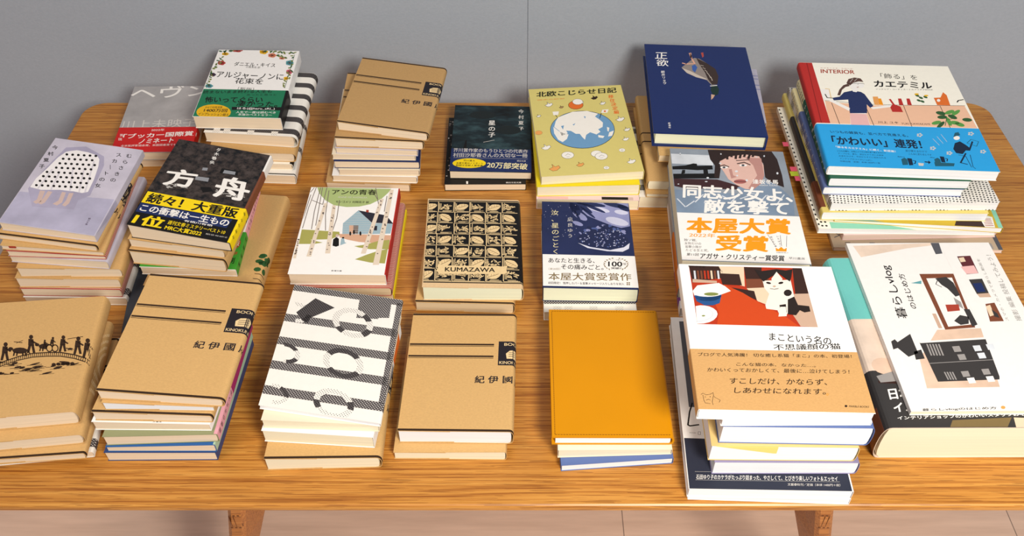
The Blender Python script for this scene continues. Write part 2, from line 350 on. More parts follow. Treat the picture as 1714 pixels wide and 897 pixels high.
# ------------------------------------------------------------------ books: name, cover, page colour, spine side, spine bulge mm, kind, label
BK = {
'A1': ('paperback_book', 'cover_grey', 'page_warm', 'R', 1.2, 'soft', 'grey cloudy-cover paperback with red paper band, back left against the wall'),
'A2': ('paperback_book', 'cover_cream', 'page_warm', 'R', 1.2, 'soft', 'plain cream paperback lying under the grey book with the red band'),
'B1': ('paperback_book', 'cover_white', 'page_warm', 'R', 1.6, 'soft', 'white flower-bordered paperback with green paper band, topmost of its back-left stack'),
'B2': ('paperback_book', 'cover_dotwhite', 'page_warm', 'R', 10, 'soft', 'paperback in white cover with dark dotted bands, directly under the flower-bordered book'),
'B3': ('paperback_book', 'kraft', 'page_warm', 'R', 7, 'kraft', 'kraft-wrapped paperback with small white spine label, third down under the flower-bordered book'),
'B4': ('paperback_book', 'cover_ivory', 'page_warm', 'R', 4, 'soft', 'thin ivory paperback with black spine, fourth down under the flower-bordered book'),
'B5': ('paperback_book', 'cover_dotwhite', 'page_warm', 'R', 3, 'soft', "white-jacketed paperback with one black line, bottom of the flower-bordered book's stack"),
'C1': ('paperback_book', 'lilac_cover', 'page_warm', 'R', 1.2, 'soft', 'pale lilac paperback showing a dotted skirt and bare legs, topmost of far-left stack'),
'C2': ('paperback_book', 'kraft', 'page_warm', 'R', 3, 'kraft', 'thin kraft-wrapped book with dark rim, directly under the dotted-skirt book'),
'C3': ('paperback_book', 'kraft', 'page_warm', 'R', 3, 'kraft', 'kraft-wrapped book with a red-orange tab, third down under the dotted-skirt book'),
'C4': ('paperback_book', 'stripe_red', 'page_warm', 'R', 2, 'soft', 'thin book with red-striped yellow-tipped spine, fourth down under the dotted-skirt book'),
'C5': ('paperback_book', 'lilac_cover', 'page_warm', 'R', 3, 'soft', "lavender-covered paperback in the middle of the dotted-skirt book's stack"),
'C6': ('paperback_book', 'kraft', 'page_warm', 'R', 4, 'kraft', 'plain kraft-wrapped paperback sixth from the top under the dotted-skirt book'),
'C7': ('paperback_book', 'kraft', 'page_warm', 'R', 3, 'kraft', "plain kraft-wrapped paperback third from the bottom of the dotted-skirt book's stack"),
'C8': ('paperback_book', 'stripe_red', 'page_warm', 'R', 3, 'soft', "red-striped-spine paperback second from the bottom of the dotted-skirt book's stack"),
'C9': ('paperback_book', 'cover_dotwhite', 'page_warm', 'R', 3, 'soft', "white dotted-jacket paperback at the bottom of the dotted-skirt book's stack"),
'D1': ('paperback_book', 'mottle_dark', 'page_warm', 'R', 2, 'soft', 'dark mottled book with yellow, blue and black band, topmost of left-centre stack'),
'D2': ('paperback_book', 'kraft', 'page_warm', 'R', 4, 'kraft', 'kraft-wrapped paperback directly under the dark book with the yellow band'),
'D3': ('paperback_book', 'kraft', 'page_warm', 'R', 4, 'kraft', 'dark-rimmed kraft-wrapped paperback, third down under the dark book with the yellow band'),
'D4': ('paperback_book', 'cover_white', 'page_warm', 'R', 1.5, 'soft', 'pink-spined paperback with bright green band, under the dark book with the yellow band'),
'D5': ('paperback_book', 'kraft', 'page_warm', 'R', 5, 'kraft', "thick kraft-wrapped book with dark green spine mark, bottom of the yellow-band book's stack"),
'D6': ('paperback_book', 'slate_dark', 'page_warm', 'R', 1, 'soft', "thin dark slate book peeking out left under the yellow-band book's whole stack"),
'E1': ('paperback_book', 'kraft', 'page_warm', 'R', 6, 'kraft', 'kraft-wrapped book printed with figures marching over a bridge, front left corner'),
'E2': ('paperback_book', 'kraft', 'page_warm', 'R', 6, 'kraft', 'kraft-wrapped book with pale arcs on its spine, under the marching-figures book'),
'E3': ('paperback_book', 'kraft', 'page_warm', 'R', 3, 'kraft', 'thin dark-rimmed kraft book, third down under the marching-figures book'),
'E4': ('paperback_book', 'cover_dotwhite', 'page_warm', 'R', 3, 'soft', "white dotted-spine paperback at the bottom of the marching-figures book's stack"),
'F1': ('paperback_book', 'kraft', 'page_warm', 'R', 6, 'kraft', 'kraft-wrapped book with bookstore print, topmost beside the marching-figures book'),
'F2': ('paperback_book', 'kraft', 'page_white', 'R', 2, 'kraft', 'thin pale-paged book second from top beside the marching-figures book'),
'F3': ('paperback_book', 'kraft', 'page_warm', 'R', 3, 'kraft', 'dark-rimmed kraft paperback third from top beside the marching-figures book'),
'F4': ('paperback_book', 'cover_white', 'page_warm', 'R', 2, 'soft', 'white-jacketed paperback between dark-rimmed kraft book and pink-spined book, front left'),
'F5': ('paperback_book', 'sage_cover', 'page_warm', 'R', 2.5, 'soft', 'paperback with green cover and pink-magenta spine in the front-left kraft stack'),
'F6': ('paperback_book', 'cover_blue', 'page_warm', 'R', 2, 'soft', 'thin blue-covered paperback with pale spine jutting right, front-left kraft stack'),
'F7': ('paperback_book', 'slate_cover', 'page_warm', 'R', 1.6, 'soft', 'navy-blue-covered paperback at the bottom of the front-left kraft stack'),
'G1': ('paperback_book', 'kraft_dark', 'page_warm', 'R', 6, 'kraft', 'kraft-wrapped book with bookstore print, topmost of the stack against the back wall'),
'G2': ('paperback_book', 'kraft_dark', 'page_warm', 'R', 4, 'kraft', 'dark-rimmed kraft paperback directly under the topmost kraft book by the wall'),
'G3': ('paperback_book', 'lilac_cover', 'page_warm', 'R', 2, 'soft', 'lilac-covered paperback third from top of the tall kraft stack by the wall'),
'G4': ('paperback_book', 'cover_cream', 'page_warm', 'R', 2, 'soft', 'thin cream paperback just above the navy book in the stack by the wall'),
'G5': ('paperback_book', 'navy', 'page_warm', 'R', 2, 'soft', 'navy-covered paperback in the middle of the tall kraft stack by the wall'),
'G6': ('paperback_book', 'cover_cream', 'page_warm', 'R', 3, 'soft', 'pale paperback just below the navy book in the stack by the wall'),
'G7': ('paperback_book', 'cover_white', 'page_warm', 'R', 3, 'soft', 'white paperback resting on the bottom kraft book in the stack by the wall'),
'G8': ('paperback_book', 'kraft_dark', 'page_warm', 'R', 3, 'kraft', 'kraft-wrapped paperback at the bottom of the tall stack by the wall'),
'H1': ('paperback_book', 'mottle_sea', 'page_warm', 'R', 1.2, 'soft', 'dark sea-green paperback with navy band and yellow oval, back centre'),
'H2': ('paperback_book', 'cover_black', 'page_warm', 'R', 1.2, 'soft', 'black speckled paperback under the dark sea-green one with navy band'),
'I1': ('paperback_book', 'cover_white', 'page_warm', 'R', 1.2, 'soft', 'white paperback illustrated with birch trees and a blue house'),
'I2': ('paperback_book', 'stripe_red', 'page_tan', 'R', 4, 'soft', 'red-and-white striped paperback directly under the birch-tree book'),
'I3': ('paperback_book', 'yellow_cover', 'page_tan', 'R', 2, 'soft', 'yellow-spined paperback at the bottom under the birch-tree book'),
'J1': ('paperback_book', 'cover_dotwhite', 'page_white', 'R', 3, 'soft', 'thin book in white jacket with dark dotted bands and rings, topmost front-left centre'),
'J2': ('paperback_book', 'cover_cream', 'page_pale', 'R', 2, 'soft', 'cream paperback directly under the dotted-band jacket with rings'),
'J3': ('paperback_book', 'cover_white', 'page_pale', 'R', 2, 'soft', 'pink-flowered paperback with orange spine end, third under the ringed dotted-band jacket'),
'J4': ('paperback_book', 'kraft', 'page_pale', 'R', 6, 'kraft', 'dark-rimmed kraft paperback at the bottom under the ringed dotted-band jacket'),
'K1': ('paperback_book', 'kraft_light', 'page_green', 'R', 4, 'kraft', 'paperback in black block-print leaf cover, centre of the table'),
'K2': ('paperback_book', 'kraft', 'page_tan', 'R', 4, 'kraft', 'kraft-wrapped paperback under the black leaf-print book'),
'L1': ('paperback_book', 'kraft', 'page_white', 'R', 5, 'kraft', 'kraft-wrapped book with bookstore print, front centre left of the mustard leather book'),
'L2': ('paperback_book', 'kraft', 'page_pale', 'R', 3, 'kraft', 'kraft-wrapped paperback at the bottom, front centre left of the mustard leather book'),
'M1': ('paperback_book', 'olive_yellow', 'page_pale', 'R', 1.5, 'soft', 'olive-yellow paperback with a blue globe, topmost of its back-centre stack'),
'M2': ('paperback_book', 'yellow_cover', 'page_pale', 'R', 1.5, 'soft', 'bright yellow paperback directly under the globe book'),
'M3': ('paperback_book', 'pink_cover', 'page_pale', 'R', 1.5, 'soft', 'pale pink paperback at the bottom under the globe book'),
'N1': ('hardcover_book', 'navy_gloss', 'page_green', 'R', 2, 'hard', 'large navy hardcover with a diving duck, topmost of back stack'),
'N2a': ('paperback_book', 'kraft', 'page_tan', 'R', 2, 'kraft', 'small tan paperback directly under the diving-duck hardcover'),
'N2b': ('paperback_book', 'lilac_cover', 'page_tan', 'R', 2, 'soft', 'lavender striped book sticking out right under the diving-duck hardcover'),
'N3': ('paperback_book', 'kraft', 'page_pale', 'L', 4, 'kraft', 'upper of two long kraft-spined books under the diving-duck hardcover'),
'N4': ('paperback_book', 'kraft', 'page_pale', 'L', 2, 'kraft', 'lower of two long kraft-spined books under the diving-duck hardcover'),
'N5': ('paperback_book', 'cover_dotwhite', 'page_pale', 'L', 2, 'soft', "dotted-jacket paperback at the bottom of the diving-duck hardcover's stack"),
'O1': ('paperback_book', 'indigo', 'page_green', 'R', 1.5, 'soft', 'indigo paperback with a dish of crystals and a white band, right of the leaf print'),
'O2': ('paperback_book', 'cover_dotwhite', 'page_pale', 'R', 2, 'soft', 'white dotted-band jacket paperback under the crystal-dish book'),
'P1': ('leather_covered_book', 'leather', 'page_white', 'R', 5, 'leather', 'paperback in a stitched mustard leather slipcover, front centre'),
'P2': ('paperback_book', 'cover_cream', 'page_pale', 'R', 2, 'soft', 'pale yellowish paperback directly under the mustard leather-covered book'),
'P3': ('paperback_book', 'cover_bluegrey', 'page_white', 'R', 2, 'soft', 'thin blue-covered paperback at the bottom under the mustard leather-covered book'),
'Q1': ('paperback_book', 'snow_grey', 'page_pale', 'R', 2, 'soft', 'paperback with a dark-haired girl, rifle scope and white band with orange lettering'),
'Q2': ('paperback_book', 'cover_white', 'page_white', 'R', 2, 'soft', 'white paperback directly under the rifle-girl book'),
'Q3': ('paperback_book', 'cover_grey', 'page_pale', 'L', 1.5, 'soft', 'book with orange band on its left spine, third under the rifle-girl book'),
'Q4': ('paperback_book', 'cover_white', 'page_white', 'L', 1.5, 'soft', 'white book with purple spine patch at the bottom under the rifle-girl book'),
'R1': ('paperback_book', 'cover_white', 'page_white', 'L', 2.5, 'soft', 'white book with a cat photograph and kraft paper band, topmost of front-right stack'),
'R2': ('paperback_book', 'cover_white', 'page_white', 'R', 1.5, 'soft', 'thin white paperback directly under the cat-photo book'),
'R3': ('paperback_book', 'cover_bluegrey', 'page_white', 'R', 4, 'soft', 'thick white-paged book, third down under the cat-photo book'),
'R4': ('paperback_book', 'tan_yellow', 'page_white', 'R', 3, 'soft', "white-paged book with tan-yellow cover, middle of the cat-photo book's stack"),
'R5': ('paperback_book', 'mauve_cover', 'page_white', 'R', 3, 'soft', 'white-paged book with mauve spine, lying on the dark photo-essay magazine'),
'R6': ('magazine', 'photo_white', 'page_white', 'R', 1.5, 'mag', "white and dark navy photo-essay magazine under the cat-photo book's stack"),
'R7': ('magazine', 'cover_white', 'page_white', 'R', 1, 'mag', "thin white magazine lowest of the cat-photo stack at the table's front edge"),
'S1': ('magazine', 'cover_ivory', 'page_white', 'L', 3, 'soft', 'ivory book with red cloth spine, kitchen picture and bright blue band'),
'S2': ('magazine', 'green_cover', 'page_white', 'L', 3, 'soft', 'green-spined book directly under the red-spined kitchen-picture book'),
'S3': ('magazine', 'cover_blue_dusk', 'page_white', 'L', 3, 'soft', 'dusty-blue-spined book, third down under the red-spined kitchen-picture book'),
'S4': ('magazine', 'cover_dotgrid', 'page_white', 'L', 1.5, 'mag', "magazine with a black-dotted white cover in the kitchen-picture book's stack"),
'S5': ('magazine', 'yellow_soft', 'page_white', 'L', 3, 'mag', 'yellow and black spined magazine under the black-dotted white one'),
'S6': ('magazine', 'yellow_mustard', 'page_white', 'R', 2, 'mag', 'mustard-yellow magazine with mint spine jutting right, kitchen-picture stack'),
'S7': ('magazine', 'cover_ivory', 'page_white', 'L', 2, 'mag', 'cream magazine with black-dashed spine and pink sticky tabs'),
'S8': ('magazine', 'pink_cover', 'page_pinkish', 'L', 1.5, 'mag', 'pale pink-edged magazine second from the bottom of the kitchen-picture stack'),
'S9': ('magazine', 'tan_grey', 'page_pinkish', 'L', 2, 'mag', 'tan-grey magazine at the bottom of the kitchen-picture stack'),
'T1': ('magazine', 'photo_white', 'page_pale', 'L', 1, 'mag', 'white magazine with rotated title, lamp and wall-shelf pictures, right front'),
'T2': ('magazine', 'photo_beige', 'page_pale', 'L', 9, 'soft', 'very thick interior magazine with mint-topped spine, under the white shelf-picture magazine'),
}
# geometry in mm on the table: x, y of front left corner, yaw, width, depth, skew, bottom plane (z, slope), top plane (z, slope)
GEO = {
'A1': (-541.8, 973.8, 0.0175, 106.0, 157.9, -0.070, 12.00, 0.0000, 25.00, 0.0000),
'A2': (-543.5, 974.5, 0.0349, 106.0, 149.0, -0.070, 0.00, 0.0000, 12.00, 0.0000),
'B1': (-424.5, 990.4, -0.0742, 116.2, 164.4, -0.095, 63.74, 0.0261, 82.24, 0.0261),
'B2': (-412.1, 981.3, -0.1165, 115.9, 150.0, -0.095, 38.00, 0.0000, 63.74, 0.0261),
'B3': (-404.4, 960.3, -0.0524, 108.0, 149.0, -0.095, 24.00, 0.0000, 38.00, 0.0000),
'B4': (-407.1, 954.4, -0.0349, 108.0, 149.0, -0.095, 14.00, 0.0000, 24.00, 0.0000),
'B5': (-401.9, 944.4, -0.0524, 108.0, 149.0, -0.095, 0.00, 0.0000, 14.00, 0.0000),
'C1': (-570.6, 749.6, -0.1290, 107.9, 155.1, -0.079, 59.80, -0.0491, 58.47, -0.0725),
'C2': (-573.8, 742.8, -0.1255, 109.9, 149.0, -0.079, 48.81, -0.0556, 59.80, -0.0491),
'C3': (-569.7, 733.1, -0.0408, 110.7, 149.0, -0.079, 44.89, -0.0510, 48.81, -0.0556),
'C4': (-565.0, 731.2, -0.0307, 107.0, 149.0, -0.079, 57.02, -0.0136, 44.89, -0.0510),
'C5': (-566.7, 733.0, -0.0724, 109.7, 149.0, -0.079, 36.66, -0.0319, 57.02, -0.0136),
'C6': (-558.9, 723.8, 0.0166, 111.6, 149.0, -0.079, 31.69, -0.0140, 36.66, -0.0319),
'C7': (-565.8, 722.8, -0.0051, 114.2, 149.0, -0.079, 25.10, 0.0018, 31.69, -0.0140),
'C8': (-565.8, 721.4, -0.0177, 112.7, 149.0, -0.079, 12.00, 0.0000, 25.10, 0.0018),
'C9': (-565.9, 719.7, -0.0155, 116.0, 149.0, -0.079, 0.00, 0.0000, 12.00, 0.0000),
'D1': (-432.7, 753.5, -0.1469, 114.3, 161.1, -0.048, 52.11, -0.0482, 45.33, -0.1101),
'D2': (-436.9, 751.7, -0.1290, 107.3, 149.0, -0.048, 43.21, -0.0388, 52.11, -0.0482),
'D3': (-438.4, 745.6, -0.1072, 107.2, 149.0, -0.048, 31.44, -0.0200, 43.21, -0.0388),
'D4': (-430.4, 740.4, -0.0261, 108.4, 149.0, -0.048, 24.60, -0.0080, 31.44, -0.0200),
'D5': (-424.6, 723.1, -0.0904, 125.4, 170.0, -0.048, 6.00, 0.0000, 24.60, -0.0080),
'D6': (-440.3, 671.0, 0.1047, 105.0, 150.0, -0.048, 0.00, 0.0000, 6.00, 0.0000),
'E1': (-542.5, 513.0, 0.1222, 112.0, 155.5, 0.000, 27.76, -0.0135, 41.44, -0.0270),
'E2': (-538.8, 499.9, 0.1222, 112.0, 150.0, 0.000, 16.61, -0.0045, 27.76, -0.0135),
'E3': (-535.4, 492.5, 0.0873, 112.0, 150.0, 0.000, 7.61, -0.0045, 16.61, -0.0045),
'E4': (-532.6, 497.7, 0.1134, 112.0, 150.0, 0.000, 0.00, 0.0000, 7.61, -0.0045),
'F1': (-393.5, 524.5, 0.0002, 109.9, 156.5, 0.042, 34.81, -0.1031, 41.15, -0.1213),
'F2': (-391.8, 520.9, 0.0260, 100.9, 147.0, 0.042, 42.23, -0.0535, 34.81, -0.1031),
'F3': (-404.3, 518.4, -0.0033, 109.9, 149.0, 0.042, 39.76, -0.0262, 42.23, -0.0535),
'F4': (-408.2, 516.9, -0.0094, 110.9, 149.0, 0.042, 36.57, -0.0010, 39.76, -0.0262),
'F5': (-399.7, 508.8, 0.0275, 107.4, 149.0, 0.042, 30.63, 0.0204, 36.57, -0.0010),
'F6': (-400.7, 507.0, 0.0089, 104.6, 149.0, 0.042, 9.22, -0.0131, 30.63, 0.0204),
'F7': (-404.6, 506.0, 0.0085, 107.2, 150.0, 0.042, 0.00, 0.0000, 9.22, -0.0131),
'G1': (-228.3, 955.1, -0.1799, 113.3, 152.6, -0.085, 71.01, -0.0134, 80.92, -0.0313),
'G2': (-231.1, 940.0, -0.0654, 109.7, 150.0, -0.085, 61.58, 0.0086, 71.01, -0.0134),
'G3': (-232.0, 938.6, -0.0680, 103.9, 149.0, -0.085, 52.28, 0.0086, 61.58, 0.0086),
'G4': (-237.5, 937.3, -0.0472, 105.7, 149.0, -0.085, 46.03, 0.0181, 52.28, 0.0086),
'G5': (-236.0, 934.0, -0.0439, 109.0, 149.0, -0.085, 36.05, 0.0245, 46.03, 0.0181),
'G6': (-231.0, 930.8, -0.0391, 102.7, 149.0, -0.085, 24.92, 0.0157, 36.05, 0.0245),
'G7': (-240.6, 930.6, -0.0490, 108.5, 149.0, -0.085, 12.46, 0.0046, 24.92, 0.0157),
'G8': (-249.9, 928.8, -0.0547, 107.9, 150.0, -0.085, 0.00, 0.0000, 12.46, 0.0046),
'H1': (-88.1, 936.2, -0.0114, 105.8, 150.2, -0.008, 10.66, -0.0057, 22.43, -0.0152),
'H2': (-94.7, 924.5, 0.0117, 105.3, 149.0, 0.000, 0.00, 0.0000, 10.66, -0.0057),
'I1': (-259.6, 730.1, -0.0084, 109.3, 154.5, 0.006, 22.00, 0.0000, 36.63, -0.0091),
'I2': (-254.1, 725.4, -0.0122, 107.5, 150.0, 0.000, 9.00, 0.0000, 22.00, 0.0000),
'I3': (-251.8, 728.4, -0.0157, 107.5, 150.0, 0.000, 0.00, 0.0000, 9.00, 0.0000),
'J1': (-249.2, 531.3, -0.1451, 117.2, 162.8, -0.104, 39.37, -0.0470, 44.80, -0.0513),
'J2': (-245.7, 518.6, -0.0220, 110.7, 149.0, 0.030, 31.48, -0.0262, 39.37, -0.0470),
'J3': (-247.4, 515.4, -0.0549, 106.7, 149.0, 0.030, 13.74, -0.0244, 31.48, -0.0262),
'J4': (-244.6, 495.0, 0.0303, 106.8, 152.0, 0.030, 0.00, 0.0000, 13.74, -0.0244),
'K1': (-106.2, 711.4, -0.0098, 109.8, 153.1, -0.035, 16.06, 0.0101, 35.74, -0.0118),
'K2': (-115.6, 709.3, -0.0428, 109.3, 152.0, 0.000, 0.00, 0.0000, 16.06, 0.0101),
'L1': (-116.4, 519.4, -0.0275, 108.2, 156.4, -0.008, 14.26, 0.0203, 34.26, 0.0203),
'L2': (-121.3, 508.0, -0.0103, 108.3, 152.0, 0.000, 0.00, 0.0000, 14.26, 0.0203),
'M1': (30.4, 896.0, 0.0883, 129.7, 195.6, 0.016, 32.64, 0.0023, 46.76, -0.0016),
'M2': (25.3, 892.7, 0.0341, 129.4, 189.0, 0.000, 17.19, -0.0077, 32.64, 0.0023),
'M3': (24.9, 888.2, -0.0164, 129.3, 189.0, 0.000, 0.00, 0.0000, 17.19, -0.0077),
'N1': (171.7, 939.2, -0.0651, 141.4, 211.0, -0.022, 61.50, 0.0000, 83.50, 0.0000),
'N2a': (179.4, 920.7, -0.0436, 108.0, 150.0, -0.022, 50.50, 0.0000, 61.50, 0.0000),
'N2b': (214.3, 1018.5, -0.1047, 118.0, 131.0, -0.022, 38.50, 0.0000, 50.50, 0.0000),
'N3': (168.0, 897.7, -0.0349, 112.0, 190.0, -0.022, 24.00, 0.0000, 38.50, 0.0000),
'N4': (165.4, 889.9, -0.0262, 109.0, 190.0, -0.022, 18.00, 0.0000, 24.00, 0.0000),
'N5': (157.2, 891.4, -0.0175, 112.0, 151.0, -0.022, 0.00, 0.0000, 18.00, 0.0000),
'O1': (29.3, 711.4, -0.0217, 105.7, 149.1, -0.011, 14.00, 0.0000, 36.28, -0.0095),
'O2': (30.5, 694.4, 0.0000, 102.8, 151.0, 0.000, 0.00, 0.0000, 14.00, 0.0000),
'P1': (33.6, 509.2, 0.0295, 114.9, 168.1, 0.036, 24.80, -0.0446, 37.86, -0.0463),
'P2': (40.0, 503.0, 0.0385, 110.2, 152.0, 0.036, 10.24, -0.0055, 24.80, -0.0446),
'P3': (43.3, 494.0, 0.0805, 108.9, 152.0, 0.036, 0.00, 0.0000, 10.24, -0.0055),
'Q1': (180.7, 716.3, -0.0516, 138.5, 202.0, 0.000, 47.00, 0.0000, 74.00, 0.0000),
'Q2': (186.8, 708.0, -0.0349, 128.0, 188.0, 0.000, 29.00, 0.0000, 47.00, 0.0000),
'Q3': (183.8, 716.8, -0.0524, 128.0, 188.0, 0.000, 14.00, 0.0000, 29.00, 0.0000),
'Q4': (185.5, 700.0, -0.0436, 128.0, 188.0, 0.000, 0.00, 0.0000, 14.00, 0.0000),
'R1': (162.7, 485.2, -0.0267, 153.6, 185.9, 0.004, 99.40, -0.0090, 111.93, -0.0012),
'R2': (184.2, 484.7, -0.0119, 133.1, 188.0, 0.000, 83.55, 0.0233, 99.40, -0.0090),
'R3': (186.3, 484.4, -0.0322, 133.2, 188.0, 0.000, 59.67, 0.0135, 83.55, 0.0233),
'R4': (179.7, 481.2, -0.0249, 133.6, 188.0, 0.000, 34.55, 0.0225, 59.67, 0.0135),
'R5': (185.8, 478.9, -0.0213, 132.9, 188.0, 0.000, 12.60, 0.0330, 34.55, 0.0225),
'R6': (162.2, 463.0, -0.0400, 151.5, 219.6, 0.000, -2.48, 0.0396, 12.60, 0.0330),
'R7': (163.4, 462.4, -0.0364, 151.5, 205.0, 0.000, 0.00, 0.0000, -2.48, 0.0396),
'S1': (374.8, 863.7, -0.0668, 198.2, 231.4, -0.005, 73.60, 0.0043, 84.20, 0.0093),
'S2': (378.1, 857.2, -0.0401, 165.0, 215.0, 0.000, 59.78, 0.0067, 73.60, 0.0043),
'S3': (373.9, 856.1, -0.0349, 165.0, 215.0, 0.000, 48.08, 0.0067, 59.78, 0.0067),
'S4': (381.4, 839.7, 0.0006, 201.5, 250.0, 0.000, 36.45, 0.0052, 48.08, 0.0067),
'S5': (373.7, 837.4, -0.0193, 198.0, 257.0, 0.000, 23.95, 0.0052, 36.45, 0.0052),
'S6': (389.1, 837.4, -0.0822, 199.3, 257.0, 0.000, 30.74, -0.0200, 23.95, 0.0052),
'S7': (368.9, 824.8, -0.0048, 215.7, 257.0, 0.000, 19.91, -0.0126, 30.74, -0.0200),
'S8': (400.7, 822.4, 0.0310, 189.0, 240.0, 0.000, 6.66, -0.0020, 19.91, -0.0126),
'S9': (388.1, 809.8, -0.0231, 203.2, 257.0, 0.000, 0.00, 0.0000, 6.66, -0.0020),
'T1': (379.1, 524.5, 0.0087, 162.0, 237.6, 0.000, 50.00, 0.0000, 56.50, 0.0000),
'T2': (358.4, 509.7, 0.0035, 184.0, 235.0, 0.000, 0.00, 0.0000, 50.00, 0.0000),
}
